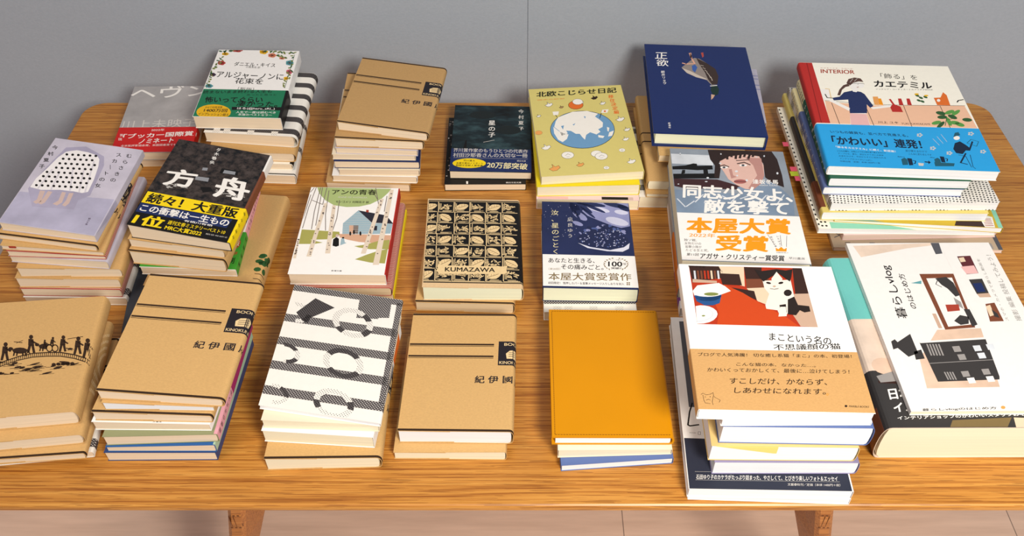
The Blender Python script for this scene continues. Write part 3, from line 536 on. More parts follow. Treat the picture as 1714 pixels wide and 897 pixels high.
# cover prints in 0.1 mm on each book: p polygon, e ellipse, l line, t text line, c single character, w strip wrapped round the spine
ART = {
'L1': '''w ink_brown 1 3 29 - -
w ink_brown 1 1535 1561 - -
w ink_brown 1 1107 1130 3 898
w ink_brown 1 1091 1098 3 898
w ink_brown 1 945 968 3 898
w ink_brown 1 929 936 3 898
w ink_dark 1 837 1165 947 1287
t kraft_pale 2 1 1007 1105 220 0 0 38 BOOKS
t kraft_pale 2 1 962 855 315 0 0 38 KINOKUNIYA
p kraft_pale 2 1037 927 1177 927 1197 1007 1157 1047 1067 1037 1027 997
l ink_dark 3 6 1057 957 1167 963
l ink_dark 3 6 1057 983 1167 989
l ink_dark 3 6 1057 1009 1167 1015
t ink_dark 1 2 719 602 98 0 0 94 紀
t ink_dark 1 2 855 602 102 0 0 94 伊
t ink_dark 1 2 1006 602 97 0 0 94 國
t ink_dark 1 2 1147 602 97 0 0 94 屋''',
'F1': '''w ink_brown 1 3 29 - -
w ink_brown 1 1536 1562 - -
w ink_brown 1 1108 1131 3 887
w ink_brown 1 1092 1099 3 887
w ink_brown 1 945 968 3 887
w ink_brown 1 929 936 3 887
w ink_dark 1 837 1166 937 1277
t kraft_pale 2 1 997 1106 220 0 0 38 BOOKS
t kraft_pale 2 1 952 855 315 0 0 38 KINOKUNIYA
p kraft_pale 2 1027 927 1167 927 1187 1007 1147 1047 1057 1037 1017 997
l ink_dark 3 6 1047 957 1157 963
l ink_dark 3 6 1047 983 1157 989
l ink_dark 3 6 1047 1009 1157 1015
t ink_dark 1 2 706 602 99 0 0 94 紀
t ink_dark 1 2 843 602 105 0 0 94 伊
t ink_dark 1 2 997 602 99 0 0 94 國
t ink_dark 1 2 1140 602 99 0 0 94 屋''',
'G1': '''w ink_brown 1 3 29 - -
w ink_brown 1 1497 1523 - -
w ink_brown 1 1080 1103 3 910
w ink_brown 1 1064 1071 3 910
w ink_brown 1 922 945 3 910
w ink_brown 1 906 913 3 910
w ink_dark 1 816 1137 961 1301
t kraft_pale 2 1 1021 1077 220 0 0 38 BOOKS
t kraft_pale 2 1 976 834 315 0 0 38 KINOKUNIYA
p kraft_pale 2 1051 906 1191 906 1211 986 1171 1026 1081 1016 1041 976
l ink_dark 3 6 1071 936 1181 942
l ink_dark 3 6 1071 962 1181 968
l ink_dark 3 6 1071 988 1181 994
t ink_dark 1 2 723 587 102 0 0 92 紀
t ink_dark 1 2 865 587 108 0 0 92 伊
t ink_dark 1 2 1023 587 102 0 0 92 國
t ink_dark 1 2 1171 587 102 0 0 92 屋''',
'G2': '''w ink_brown 1 3 29 - -
w ink_brown 1 1471 1497 - -
w ink_brown 1 1062 1085 3 870
w ink_brown 1 1046 1053 3 870
w ink_brown 1 906 929 3 870
w ink_brown 1 890 897 3 870
w ink_dark 1 802 1118 919 1259
t kraft_pale 2 1 979 1058 220 0 0 37 BOOKS
t kraft_pale 2 1 934 820 315 0 0 38 KINOKUNIYA
p kraft_pale 2 1009 892 1149 892 1169 972 1129 1012 1039 1002 999 962
l ink_dark 3 6 1029 922 1139 928
l ink_dark 3 6 1029 948 1139 954
l ink_dark 3 6 1029 975 1139 980
t ink_dark 1 2 689 578 99 0 0 90 紀
t ink_dark 1 2 826 578 104 0 0 90 伊
t ink_dark 1 2 980 578 98 0 0 90 國
t ink_dark 1 2 1122 578 99 0 0 90 屋''',
'F3': '''w ink_brown 1 3 29 - -
w ink_brown 1 1461 1487 - -
w ink_brown 1 1055 1078 3 862
w ink_brown 1 1039 1046 3 862
w ink_brown 1 900 923 3 862
w ink_brown 1 884 891 3 862
w ink_dark 1 797 1110 912 1252
t kraft_pale 2 1 972 1050 220 0 0 38 BOOKS
t kraft_pale 2 1 927 815 315 0 0 38 KINOKUNIYA
p kraft_pale 2 1002 887 1142 887 1162 967 1122 1007 1032 997 992 957
l ink_dark 3 6 1022 917 1132 923
l ink_dark 3 6 1022 943 1132 949
l ink_dark 3 6 1022 969 1132 975
t ink_dark 1 2 681 574 99 0 0 89 紀
t ink_dark 1 2 818 574 105 0 0 89 伊
t ink_dark 1 2 972 574 99 0 0 89 國
t ink_dark 1 2 1115 574 99 0 0 89 屋''',
'J4': '''w ink_brown 1 3 29 - -
w ink_brown 1 1491 1517 - -
w ink_brown 1 1076 1099 3 887
w ink_brown 1 1060 1067 3 887
w ink_brown 1 918 941 3 887
w ink_brown 1 902 909 3 887
w ink_dark 1 813 1132 935 1275
t kraft_pale 2 1 995 1072 220 0 0 38 BOOKS
t kraft_pale 2 1 950 831 315 0 0 38 KINOKUNIYA
p kraft_pale 2 1025 903 1165 903 1185 983 1145 1023 1055 1013 1015 973
l ink_dark 3 6 1045 933 1155 939
l ink_dark 3 6 1045 959 1155 965
l ink_dark 3 6 1045 985 1155 991
t ink_dark 1 2 710 585 96 0 0 91 紀
t ink_dark 1 2 844 585 101 0 0 91 伊
t ink_dark 1 2 993 585 96 0 0 91 國
t ink_dark 1 2 1132 585 96 0 0 91 屋''',
'K2': '''w ink_brown 1 3 29 - -
w ink_brown 1 1491 1517 - -
w ink_brown 1 1076 1099 3 907
w ink_brown 1 1060 1067 3 907
w ink_brown 1 918 941 3 907
w ink_brown 1 902 909 3 907
w ink_dark 1 813 1132 956 1296
t kraft_pale 2 1 1016 1072 220 0 0 38 BOOKS
t kraft_pale 2 1 971 831 315 0 0 38 KINOKUNIYA
p kraft_pale 2 1046 903 1186 903 1206 983 1166 1023 1076 1013 1036 973
l ink_dark 3 6 1066 933 1176 939
l ink_dark 3 6 1066 959 1176 965
l ink_dark 3 6 1066 985 1176 991
t ink_dark 1 2 727 585 98 0 0 91 紀
t ink_dark 1 2 864 585 103 0 0 91 伊
t ink_dark 1 2 1017 585 98 0 0 91 國
t ink_dark 1 2 1159 585 98 0 0 91 屋''',
'D3': '''w ink_brown 1 3 29 - -
w ink_brown 1 1461 1487 - -
w ink_brown 1 1055 1078 3 860
w ink_brown 1 1039 1046 3 860
w ink_brown 1 900 923 3 860
w ink_brown 1 884 891 3 860
w ink_dark 1 797 1110 908 1248
t kraft_pale 2 1 968 1050 220 0 0 38 BOOKS
t kraft_pale 2 1 923 815 315 0 0 38 KINOKUNIYA
p kraft_pale 2 998 887 1138 887 1158 967 1118 1007 1028 997 988 957
l ink_dark 3 6 1018 917 1128 923
l ink_dark 3 6 1018 943 1128 949
l ink_dark 3 6 1018 969 1128 975
t ink_dark 1 2 683 574 97 0 0 89 紀
t ink_dark 1 2 817 574 102 0 0 89 伊
t ink_dark 1 2 967 574 97 0 0 89 國
t ink_dark 1 2 1107 574 96 0 0 89 屋''',
'C2': '''w ink_brown 1 3 29 - -
w ink_brown 1 1461 1487 - -
w ink_brown 1 1055 1078 3 862
w ink_brown 1 1039 1046 3 862
w ink_brown 1 900 923 3 862
w ink_brown 1 884 891 3 862
w ink_dark 1 797 1110 912 1252
t kraft_pale 2 1 972 1050 220 0 0 38 BOOKS
t kraft_pale 2 1 927 815 315 0 0 38 KINOKUNIYA
p kraft_pale 2 1002 887 1142 887 1162 967 1122 1007 1032 997 992 957
l ink_dark 3 6 1022 917 1132 923
l ink_dark 3 6 1022 943 1132 949
l ink_dark 3 6 1022 969 1132 975
t ink_dark 1 2 681 574 99 0 0 89 紀
t ink_dark 1 2 818 574 105 0 0 89 伊
t ink_dark 1 2 972 574 99 0 0 89 國
t ink_dark 1 2 1115 574 99 0 0 89 屋''',
'C3': '''w ink_brown 1 1055 1078 3 879
w ink_brown 1 1039 1046 3 879
w ink_brown 1 900 923 3 879
w ink_brown 1 884 891 3 879
w ink_dark 1 797 1110 929 1269
t kraft_pale 2 1 989 1050 220 0 0 38 BOOKS
t kraft_pale 2 1 944 815 315 0 0 38 KINOKUNIYA
p kraft_pale 2 1019 887 1159 887 1179 967 1139 1007 1049 997 1009 957
l ink_dark 3 6 1039 917 1149 923
l ink_dark 3 6 1039 943 1149 949
l ink_dark 3 6 1039 969 1149 975
t ink_dark 1 2 696 574 100 0 0 89 紀
t ink_dark 1 2 834 574 106 0 0 89 伊
t ink_dark 1 2 989 574 100 0 0 89 國
t ink_dark 1 2 1133 574 100 0 0 89 屋''',
'D2': '''w ink_brown 1 1055 1078 3 850
w ink_brown 1 1039 1046 3 850
w ink_brown 1 900 923 3 850
w ink_brown 1 884 891 3 850
w ink_dark 1 797 1110 899 1239
t kraft_pale 2 1 959 1050 220 0 0 38 BOOKS
t kraft_pale 2 1 914 815 315 0 0 38 KINOKUNIYA
p kraft_pale 2 989 887 1129 887 1149 967 1109 1007 1019 997 979 957
l ink_dark 3 6 1009 917 1119 923
l ink_dark 3 6 1009 943 1119 949
l ink_dark 3 6 1009 969 1119 975
t ink_dark 1 2 673 574 97 0 0 89 紀
t ink_dark 1 2 807 574 102 0 0 89 伊
t ink_dark 1 2 958 574 96 0 0 89 國
t ink_dark 1 2 1097 574 97 0 0 89 屋''',
'E3': '''w ink_brown 1 3 29 - -
w ink_brown 1 1471 1497 - -
w ink_brown 1 1062 1085 3 900
w ink_brown 1 1046 1053 3 900
w ink_brown 1 906 929 3 900
w ink_brown 1 890 897 3 900
w ink_dark 1 802 1118 950 1290
t kraft_pale 2 1 1010 1058 220 0 0 37 BOOKS
t kraft_pale 2 1 965 820 315 0 0 38 KINOKUNIYA
p kraft_pale 2 1040 892 1180 892 1200 972 1160 1012 1070 1002 1030 962
l ink_dark 3 6 1060 922 1170 928
l ink_dark 3 6 1060 948 1170 954
l ink_dark 3 6 1060 975 1170 980
t ink_dark 1 2 715 578 101 0 0 90 紀
t ink_dark 1 2 855 578 106 0 0 90 伊
t ink_dark 1 2 1012 578 100 0 0 90 國
t ink_dark 1 2 1157 578 101 0 0 90 屋''',
'N3': '''w ink_brown 1 817 841 -400 400
w ink_brown 1 1007 1031 -400 400''',
'N4': '''w ink_brown 1 817 841 -400 400
w ink_brown 1 1007 1031 -400 400''',
'A1': '''t white_print 1 1 -2 1255 1120 75 -23 295 ヘヴン
t pale_print 1 0 9 537 1038 42 -12 190 川上未映子
part paper_band
w red_band 0 4 566 - -
t white_print 1 0 449 471 179 5 -3 54 2022年
t white_print 1 2 98 304 987 61 -3 107 「ブッカー国際賞」
t white_print 1 2 335 190 456 24 3 106 ノミネート
c white_print 1 0 46 354 54 -1 -14 66 英
c white_print 1 0 46 264 54 -1 -14 65 国
t white_print 1 0 109 122 1021 23 -4 48 全米批評家協会賞、米国図書賞でも大きな話題に''',
'B1': '''t ink 1 1 301 1228 591 -18 -5 102 ダニエル・キイス
t ink 1 0 481 1178 207 -7 -4 51 小尾芙佐 訳
t ink 1 1 113 930 947 -41 -13 153 アルジャーノンに
t ink 1 1 401 788 392 -9 -8 138 花束を
t ink 1 0 477 638 220 -14 -3 65 ［新版］
e flower_red 1 310 1636 44 1 6 -29 9
e flower_red 1 288 1612 43 1 6 -29 9
e flower_red 1 242 1619 43 2 6 -29 9
e flower_red 1 236 1648 44 1 6 -29 9
e flower_red 1 279 1658 43 1 5 -29 9
e flower_core 2 271 1634 17 1 2 -12 8
e flower_gold 1 692 1609 35 1 7 -38 9
e flower_gold 1 676 1578 34 1 6 -37 9
e flower_gold 1 639 1589 34 1 6 -38 9
e flower_gold 1 632 1625 35 1 7 -37 9
e flower_gold 1 665 1638 35 1 7 -38 9
e flower_core 2 661 1608 14 0 3 -16 8
e flower_coral 1 831 1517 34 1 6 -34 9
e flower_coral 1 814 1489 35 1 6 -34 9
e flower_coral 1 778 1499 34 1 6 -34 9
e flower_coral 1 772 1532 34 1 6 -34 9
e flower_coral 1 805 1543 34 2 6 -34 9
e flower_core 2 800 1516 14 1 2 -14 8
e flower_red 1 139 1297 31 1 7 -33 9
e flower_red 1 125 1270 31 1 7 -33 9
e flower_red 1 91 1279 31 1 7 -33 9
e flower_red 1 84 1312 31 1 7 -34 9
e flower_red 1 114 1323 31 1 7 -33 9
e flower_core 2 111 1296 12 1 3 -14 8
e flower_teal 1 1111 1328 31 1 6 -39 9
e flower_teal 1 1097 1297 30 1 6 -39 9
e flower_teal 1 1063 1307 31 1 6 -38 9
e flower_teal 1 1057 1346 31 0 6 -39 9
e flower_teal 1 1087 1358 31 1 6 -39 9
e flower_core 2 1083 1327 12 1 3 -16 8
e flower_rose 1 1137 1099 25 1 6 -38 9
e flower_rose 1 1126 1069 25 0 6 -38 9
e flower_rose 1 1099 1079 25 1 6 -38 9
e flower_rose 1 1093 1116 25 1 6 -38 9
e flower_rose 1 1117 1129 25 0 6 -38 9
e flower_core 2 1114 1098 10 1 3 -15 8
e ink_plum 1 73 996 25 1 6 -27 9
e ink_plum 1 62 974 25 1 5 -26 9
e ink_plum 1 34 982 25 0 6 -27 9
e ink_plum 1 28 1008 26 1 6 -27 9
e ink_plum 1 52 1017 25 1 6 -27 9
e flower_core 2 50 995 10 1 2 -11 8
e flower_teal 1 89 716 30 1 6 -28 9
e flower_teal 1 75 693 30 1 6 -29 9
e flower_teal 1 42 701 31 1 7 -29 9
e flower_teal 1 36 729 30 1 6 -29 9
e flower_teal 1 65 738 30 2 6 -28 9
e flower_core 2 61 715 12 1 3 -12 8
e flower_gold 1 1112 936 20 1 4 -24 9
e flower_gold 1 1103 917 20 1 4 -24 9
e flower_gold 1 1083 924 19 0 3 -24 9
e flower_gold 2 1079 947 19 1 4 -24 9
e flower_gold 1 1097 955 20 1 4 -24 9
e flower_core 3 1095 936 8 0 1 -10 8
e flower_gold 1 141 1534 29 1 5 -23 9
e flower_gold 1 127 1515 29 1 5 -23 9
e flower_gold 1 96 1521 29 1 5 -23 9
e flower_gold 1 92 1544 28 1 5 -23 9
e flower_gold 1 119 1552 29 0 5 -23 9
e flower_core 2 115 1533 12 0 2 -9 8
e flower_coral 1 976 1446 23 0 3 -20 9
e flower_coral 1 964 1430 23 0 3 -20 9
e flower_coral 1 940 1435 23 1 3 -20 9
e flower_coral 1 937 1454 23 1 3 -20 9
e flower_coral 1 959 1461 23 1 3 -20 9
e flower_core 2 955 1445 9 0 2 -8 8
e leaf_dark 1 28 1603 29 -8 2 -19 8
e leaf_dark 2 84 1592 16 -30 -6 -9 8
e leaf_dark 2 99 1601 13 21 10 -19 8
e leaf_dark 2 101 1601 8 38 12 -12 8
e leaf_dark 1 168 1624 18 23 10 -19 8
e leaf_dark 2 184 1614 23 11 8 -23 8
e leaf_olive 3 220 1643 13 35 8 -11 8
l leaf_dark 4 6 34 1603 211 1642
e leaf_dark 3 682 1622 24 8 6 -23 8
e leaf_olive 1 751 1637 21 -31 -6 -13 8
e leaf_dark 2 770 1615 16 35 10 -15 8
e leaf_olive 1 810 1609 15 25 10 -17 8
e leaf_dark 2 832 1623 18 -8 0 -18 8
e leaf_olive 3 832 1629 16 17 6 -14 8
e leaf_olive 1 884 1600 21 11 6 -21 8
e leaf_dark 2 895 1610 18 17 9 -22 8
e leaf_olive 3 885 1602 22 23 9 -21 8
e leaf_dark 4 926 1594 18 -27 -6 -16 8
e leaf_olive 5 960 1600 21 -13 -1 -21 8
e leaf_olive 1 971 1571 19 -15 -2 -19 8
e leaf_dark 1 1054 1594 6 35 11 -10 8
e leaf_olive 2 1044 1581 11 27 10 -14 8
e leaf_dark 1 1085 1589 25 -18 -1 -16 8
e leaf_olive 2 1117 1599 25 15 4 -14 8
l leaf_dark 6 6 685 1647 1117 1574
e leaf_olive 1 95 1453 15 15 7 -16 8
e leaf_dark 2 72 1404 26 -28 -3 -12 8
e leaf_olive 3 109 1367 21 -20 -2 -13 8
e leaf_dark 2 44 1354 25 -8 1 -14 8
e leaf_olive 3 93 1299 11 25 12 -16 8
e leaf_olive 2 42 1265 9 28 9 -11 8
e leaf_olive 2 44 1253 18 -19 -3 -13 8
e leaf_dark 1 51 1191 24 -1 4 -18 8
e leaf_olive 2 56 1174 19 7 5 -18 8
l leaf_dark 4 6 91 1461 27 1154
e leaf_olive 5 30 1147 23 -9 1 -20 8
e leaf_olive 1 7 1082 19 -20 -4 -15 8
e leaf_dark 2 20 1039 22 -26 -5 -16 8
e leaf_olive 3 41 974 25 -33 -3 -9 8
e leaf_dark 4 32 931 24 -19 -1 -12 8
e leaf_olive 1 -9 912 4 23 11 -10 8
e leaf_olive 1 44 878 18 2 6 -21 8
e leaf_olive 1 40 823 7 21 12 -15 8
e leaf_olive 1 4 781 27 -11 1 -13 8
e leaf_dark 2 48 748 18 -1 4 -19 8
e leaf_olive 2 -4 690 7 37 12 -11 8
l leaf_dark 6 5 2 1154 31 662
e leaf_olive 1 1089 1513 27 0 2 -15 8
e leaf_dark 1 1107 1466 16 16 6 -16 8
e leaf_dark 2 1108 1380 17 -13 -2 -17 8
e leaf_olive 3 1109 1369 16 -9 0 -18 8
e leaf_olive 2 1124 1289 21 12 5 -17 8
e leaf_dark 3 1121 1233 8 42 10 -9 8
e leaf_olive 4 1098 1199 15 5 4 -17 8
e leaf_dark 3 1149 1117 25 -33 -5 -13 8
e leaf_olive 3 1093 1074 23 -23 -4 -18 8
e leaf_olive 2 1132 1021 22 -16 -2 -19 8
e leaf_dark 3 1114 991 7 21 8 -9 8
e leaf_olive 2 1142 943 6 29 12 -11 8
e leaf_olive 2 1090 876 26 -27 -4 -15 8
e leaf_olive 1 1086 813 22 -4 2 -16 8
e leaf_olive 1 1089 771 18 -20 -4 -14 8
e leaf_olive 1 1096 737 17 -28 -7 -11 8
l leaf_dark 5 6 1122 1540 1116 699
e leaf_dark 2 883 1520 21 12 8 -22 8
e leaf_olive 3 909 1490 29 -7 2 -18 8
e leaf_olive 3 958 1476 20 -29 -6 -14 8
e leaf_olive 2 945 1499 18 -32 -8 -13 8
e leaf_olive 2 1006 1449 20 -6 1 -16 8
e leaf_olive 2 1006 1462 23 -13 -1 -20 8
l leaf_dark 4 6 888 1533 1033 1443
part paper_band
w green_band 0 4 640 2 1142
w ink 0 4 640 1142 -
t ink 1 1 16 527 938 49 -4 74 読まないまま終わる人生も
t ink 1 0 626 497 405 14 -3 43 あったと思うと
t ink 1 2 89 318 779 23 -12 139 怖いってぐらい
t ink 1 2 532 251 552 -6 -1 129 凄かった。
e flower_gold 1 259 105 231 9 39 -176 20
p ink 2 480 232 1201 250 1203 176 490 163
t ink 2 0 124 187 230 8 -3 45 SNSで話題沸騰
t ink 2 2 123 105 311 3 -2 73 1400万回
t ink 2 1 65 29 410 -9 -2 61 インプレッション超え
t white_print 3 1 561 169 505 6 -7 58 はる(@haru_sRI_)
t white_print 1 1 560 92 531 7 -3 49 人生で一度は読むべき
t white_print 1 1 599 41 451 0 -2 44 永遠のベストセラー''',
'C1': '''p lilac_floor 1 -47 523 1235 632 1090 7 18 6 -57 165
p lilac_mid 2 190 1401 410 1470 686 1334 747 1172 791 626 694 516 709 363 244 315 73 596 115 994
p skin_pale 3 217 591 275 593 305 415 268 365 223 391 248 438
p skin_pale 3 307 600 360 597 354 408 326 367 284 383 305 468
p skin_pale 3 464 620 511 619 536 447 502 388 445 403 484 471
p skin_pale 3 548 616 598 627 617 447 594 390 553 406 565 489
p skirt_white 4 252 1339 335 1378 475 1369 600 1334 655 1268 691 1141 730 904 746 681 689 647 591 654 429 648 223 604 85 624 87 782 137 999 174 1200 223 1320
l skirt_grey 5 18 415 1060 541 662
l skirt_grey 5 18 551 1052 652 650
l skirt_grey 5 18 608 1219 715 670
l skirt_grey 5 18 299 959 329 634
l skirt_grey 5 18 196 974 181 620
e ink 5 251 1276 17 3 9 -22 9
e ink 5 319 1285 17 4 8 -22 9
e ink 5 386 1294 17 4 9 -22 9
e ink 5 454 1303 17 4 9 -21 9
e ink 5 522 1313 17 3 8 -22 9
e ink 5 590 1322 17 4 8 -22 9
e ink 5 242 1189 17 4 9 -21 9
e ink 5 310 1199 16 3 8 -22 9
e ink 5 377 1208 17 4 9 -22 9
e ink 5 444 1217 17 4 9 -21 9
e ink 5 512 1226 16 4 8 -21 9
e ink 5 579 1235 17 4 8 -21 9
e ink 5 238 1100 17 3 9 -21 9
e ink 5 305 1109 17 3 9 -21 9
e ink 5 372 1118 17 4 8 -21 9
e ink 5 439 1127 17 4 8 -21 9
e ink 5 506 1136 17 4 8 -21 9
e ink 5 573 1145 17 4 8 -21 9
e ink 6 640 1154 17 4 8 -21 9
e ink 5 230 1016 16 3 8 -21 9
e ink 5 296 1025 17 3 9 -21 9
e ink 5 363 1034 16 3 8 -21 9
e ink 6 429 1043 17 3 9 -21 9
e ink 6 496 1052 16 3 8 -21 9
e ink 6 562 1061 17 3 9 -21 9
e ink 6 629 1070 17 3 8 -21 9
e ink 6 160 919 16 3 8 -21 9
e ink 5 226 928 16 3 8 -21 9
e ink 6 292 937 16 3 8 -21 9
e ink 5 358 946 16 3 8 -21 9
e ink 6 424 954 17 4 8 -20 9
e ink 6 490 963 17 4 9 -20 9
e ink 6 556 972 17 4 9 -20 9
e ink 6 623 981 16 4 8 -20 9
e ink 5 151 837 17 3 9 -21 9
e ink 6 217 845 17 4 9 -20 9
e ink 6 283 854 16 4 8 -20 9
e ink 6 349 863 16 4 8 -20 9
e ink 6 414 872 17 4 9 -20 9
e ink 6 480 881 17 4 9 -21 9
e ink 6 546 890 17 3 8 -21 9
e ink 6 612 899 17 3 8 -21 9
e ink 6 678 908 17 3 8 -21 9
e ink 5 148 751 16 3 9 -20 9
e ink 6 213 760 17 3 9 -21 9
e ink 6 279 768 16 4 8 -20 9
e ink 6 344 777 16 4 8 -20 9
e ink 6 409 786 17 3 9 -20 9
e ink 6 475 795 16 3 8 -21 9
e ink 6 540 803 17 4 9 -20 9
e ink 6 606 812 16 4 8 -20 9
e ink 6 672 821 16 4 8 -20 9
e ink 5 140 670 16 4 9 -19 9
e ink 6 205 679 16 4 9 -20 9
e ink 5 270 688 16 3 8 -20 9
e ink 6 335 697 16 3 8 -20 9
e ink 6 400 705 16 4 8 -20 9
e ink 6 465 714 17 4 8 -20 9
e ink 6 530 723 17 3 9 -20 9
e ink 6 596 731 16 4 8 -20 9
e ink 6 661 740 16 4 8 -20 9
c ink 5 1 48 1325 68 16 -34 79 今
c ink 5 1 46 1202 68 15 -33 77 村
c ink 5 1 44 1080 67 15 -32 76 夏
c ink 5 1 43 960 67 15 -33 75 子
c ink 1 1 946 1360 71 16 -29 81 む
c ink 1 1 940 1241 70 15 -29 81 ら
c ink 1 1 934 1125 70 16 -29 79 さ
c ink 1 1 928 1010 70 16 -29 78 き
c ink 1 1 923 897 69 15 -29 77 の
c ink 1 1 821 1351 71 16 -30 82 ス
c ink 3 1 815 1231 70 16 -30 80 カ
c ink 3 1 809 1112 70 15 -30 79 ｜
c ink 3 1 803 995 69 15 -29 78 ト
c ink 3 1 797 880 69 15 -29 76 の
c ink 3 1 792 766 68 14 -29 76 女
c ink_plum 2 1 923 235 28 6 -12 29 朝
c ink_plum 2 1 924 204 27 6 -12 29 日
c ink_plum 2 1 924 172 27 6 -11 29 文
c ink_plum 2 1 925 142 27 6 -11 28 庫''',
'D1': '''c white_print 1 1 503 1495 59 18 -24 70 夕
c white_print 1 1 504 1411 59 17 -24 69 木
c white_print 1 1 504 1327 58 17 -23 69 春
c white_print 1 1 505 1245 58 17 -23 67 央
p steel 1 453 1164 512 1174 520 1122 460 1112
p steel 1 430 989 587 1001 596 931 442 926
p ink 1 669 1213 869 1217 886 1130 669 1118
p steel 2 708 1190 845 1193 852 1137 707 1129
t white_print 2 3 125 747 346 33 -44 295 方
t white_print 1 3 736 705 388 2 -55 376 舟
p ink 2 543 818 658 844 709 784 604 732
l white_print 1 6 180 721 225 723
l white_print 1 6 196 717 248 720
l white_print 1 6 253 780 271 776
l white_print 1 6 268 798 318 806
l white_print 1 6 179 775 240 777
l white_print 1 6 357 778 376 774
l white_print 1 6 248 789 305 796
l white_print 1 6 182 711 208 700
l white_print 1 6 249 752 282 750
l white_print 1 6 167 772 220 780
l white_print 1 6 322 802 382 801
l white_print 1 6 331 758 374 755
l white_print 1 6 164 734 215 742
l white_print 1 6 377 760 411 761
l white_print 1 6 244 765 303 772
l white_print 1 6 129 756 179 752
l white_print 1 6 894 796 937 792
l white_print 1 6 797 775 839 774
l white_print 1 6 767 815 803 807
l white_print 1 6 842 781 872 784
l white_print 1 6 745 751 795 756
l white_print 1 6 969 785 1027 782
l white_print 1 6 877 746 935 750
l white_print 1 6 1038 809 1071 811
l white_print 1 6 1025 839 1048 830
l white_print 1 6 997 806 1048 816
l white_print 1 6 800 807 834 810
l white_print 1 6 732 796 790 793
l white_print 1 6 987 805 1018 795
l white_print 1 6 913 774 931 773
l white_print 1 6 1030 779 1086 781
l white_print 1 6 871 785 924 792
l white_print 1 6 902 817 950 827
l white_print 1 6 979 759 998 751
l white_print 1 6 960 767 1002 771
l white_print 1 6 875 749 930 759
l white_print 1 6 733 820 753 815
l white_print 1 6 775 749 819 756
w white_print 1 1289 1607 1141 -
w photo_brown 1 587 1289 1141 -
part paper_band
w ink 0 4 587 2 -
w band_yellow 1 4 587 1133 -
p band_yellow 1 10 585 1133 585 1133 387 10 387
p navy 1 10 379 1073 379 1053 223 10 223
t ink 2 3 50 405 1043 0 0 161 続々！大重版
t white_print 2 2 40 247 1013 0 0 117 この衝撃は一生もの
t white_print 2 1 572 203 320 0 0 32 有栖川有栖
t band_yellow 1 3 40 29 327 0 10 171 1位
t band_yellow 1 1 412 117 651 0 0 65 週刊文春ミステリーベスト10
t band_yellow 1 2 412 26 411 0 0 74 MRC大賞2022
t pale_print 1 0 869 65 240 0 0 23 講談社 定価（本体 1600円＋税）
c ink 2 1 1153 538 60 0 0 -43 絶
c ink 2 1 1153 438 60 0 0 -43 望
c ink 2 1 1153 339 60 0 0 -44 の
c ink 2 1 1153 239 60 0 0 -43 傑
c ink 2 1 1153 139 60 0 0 -43 作''',
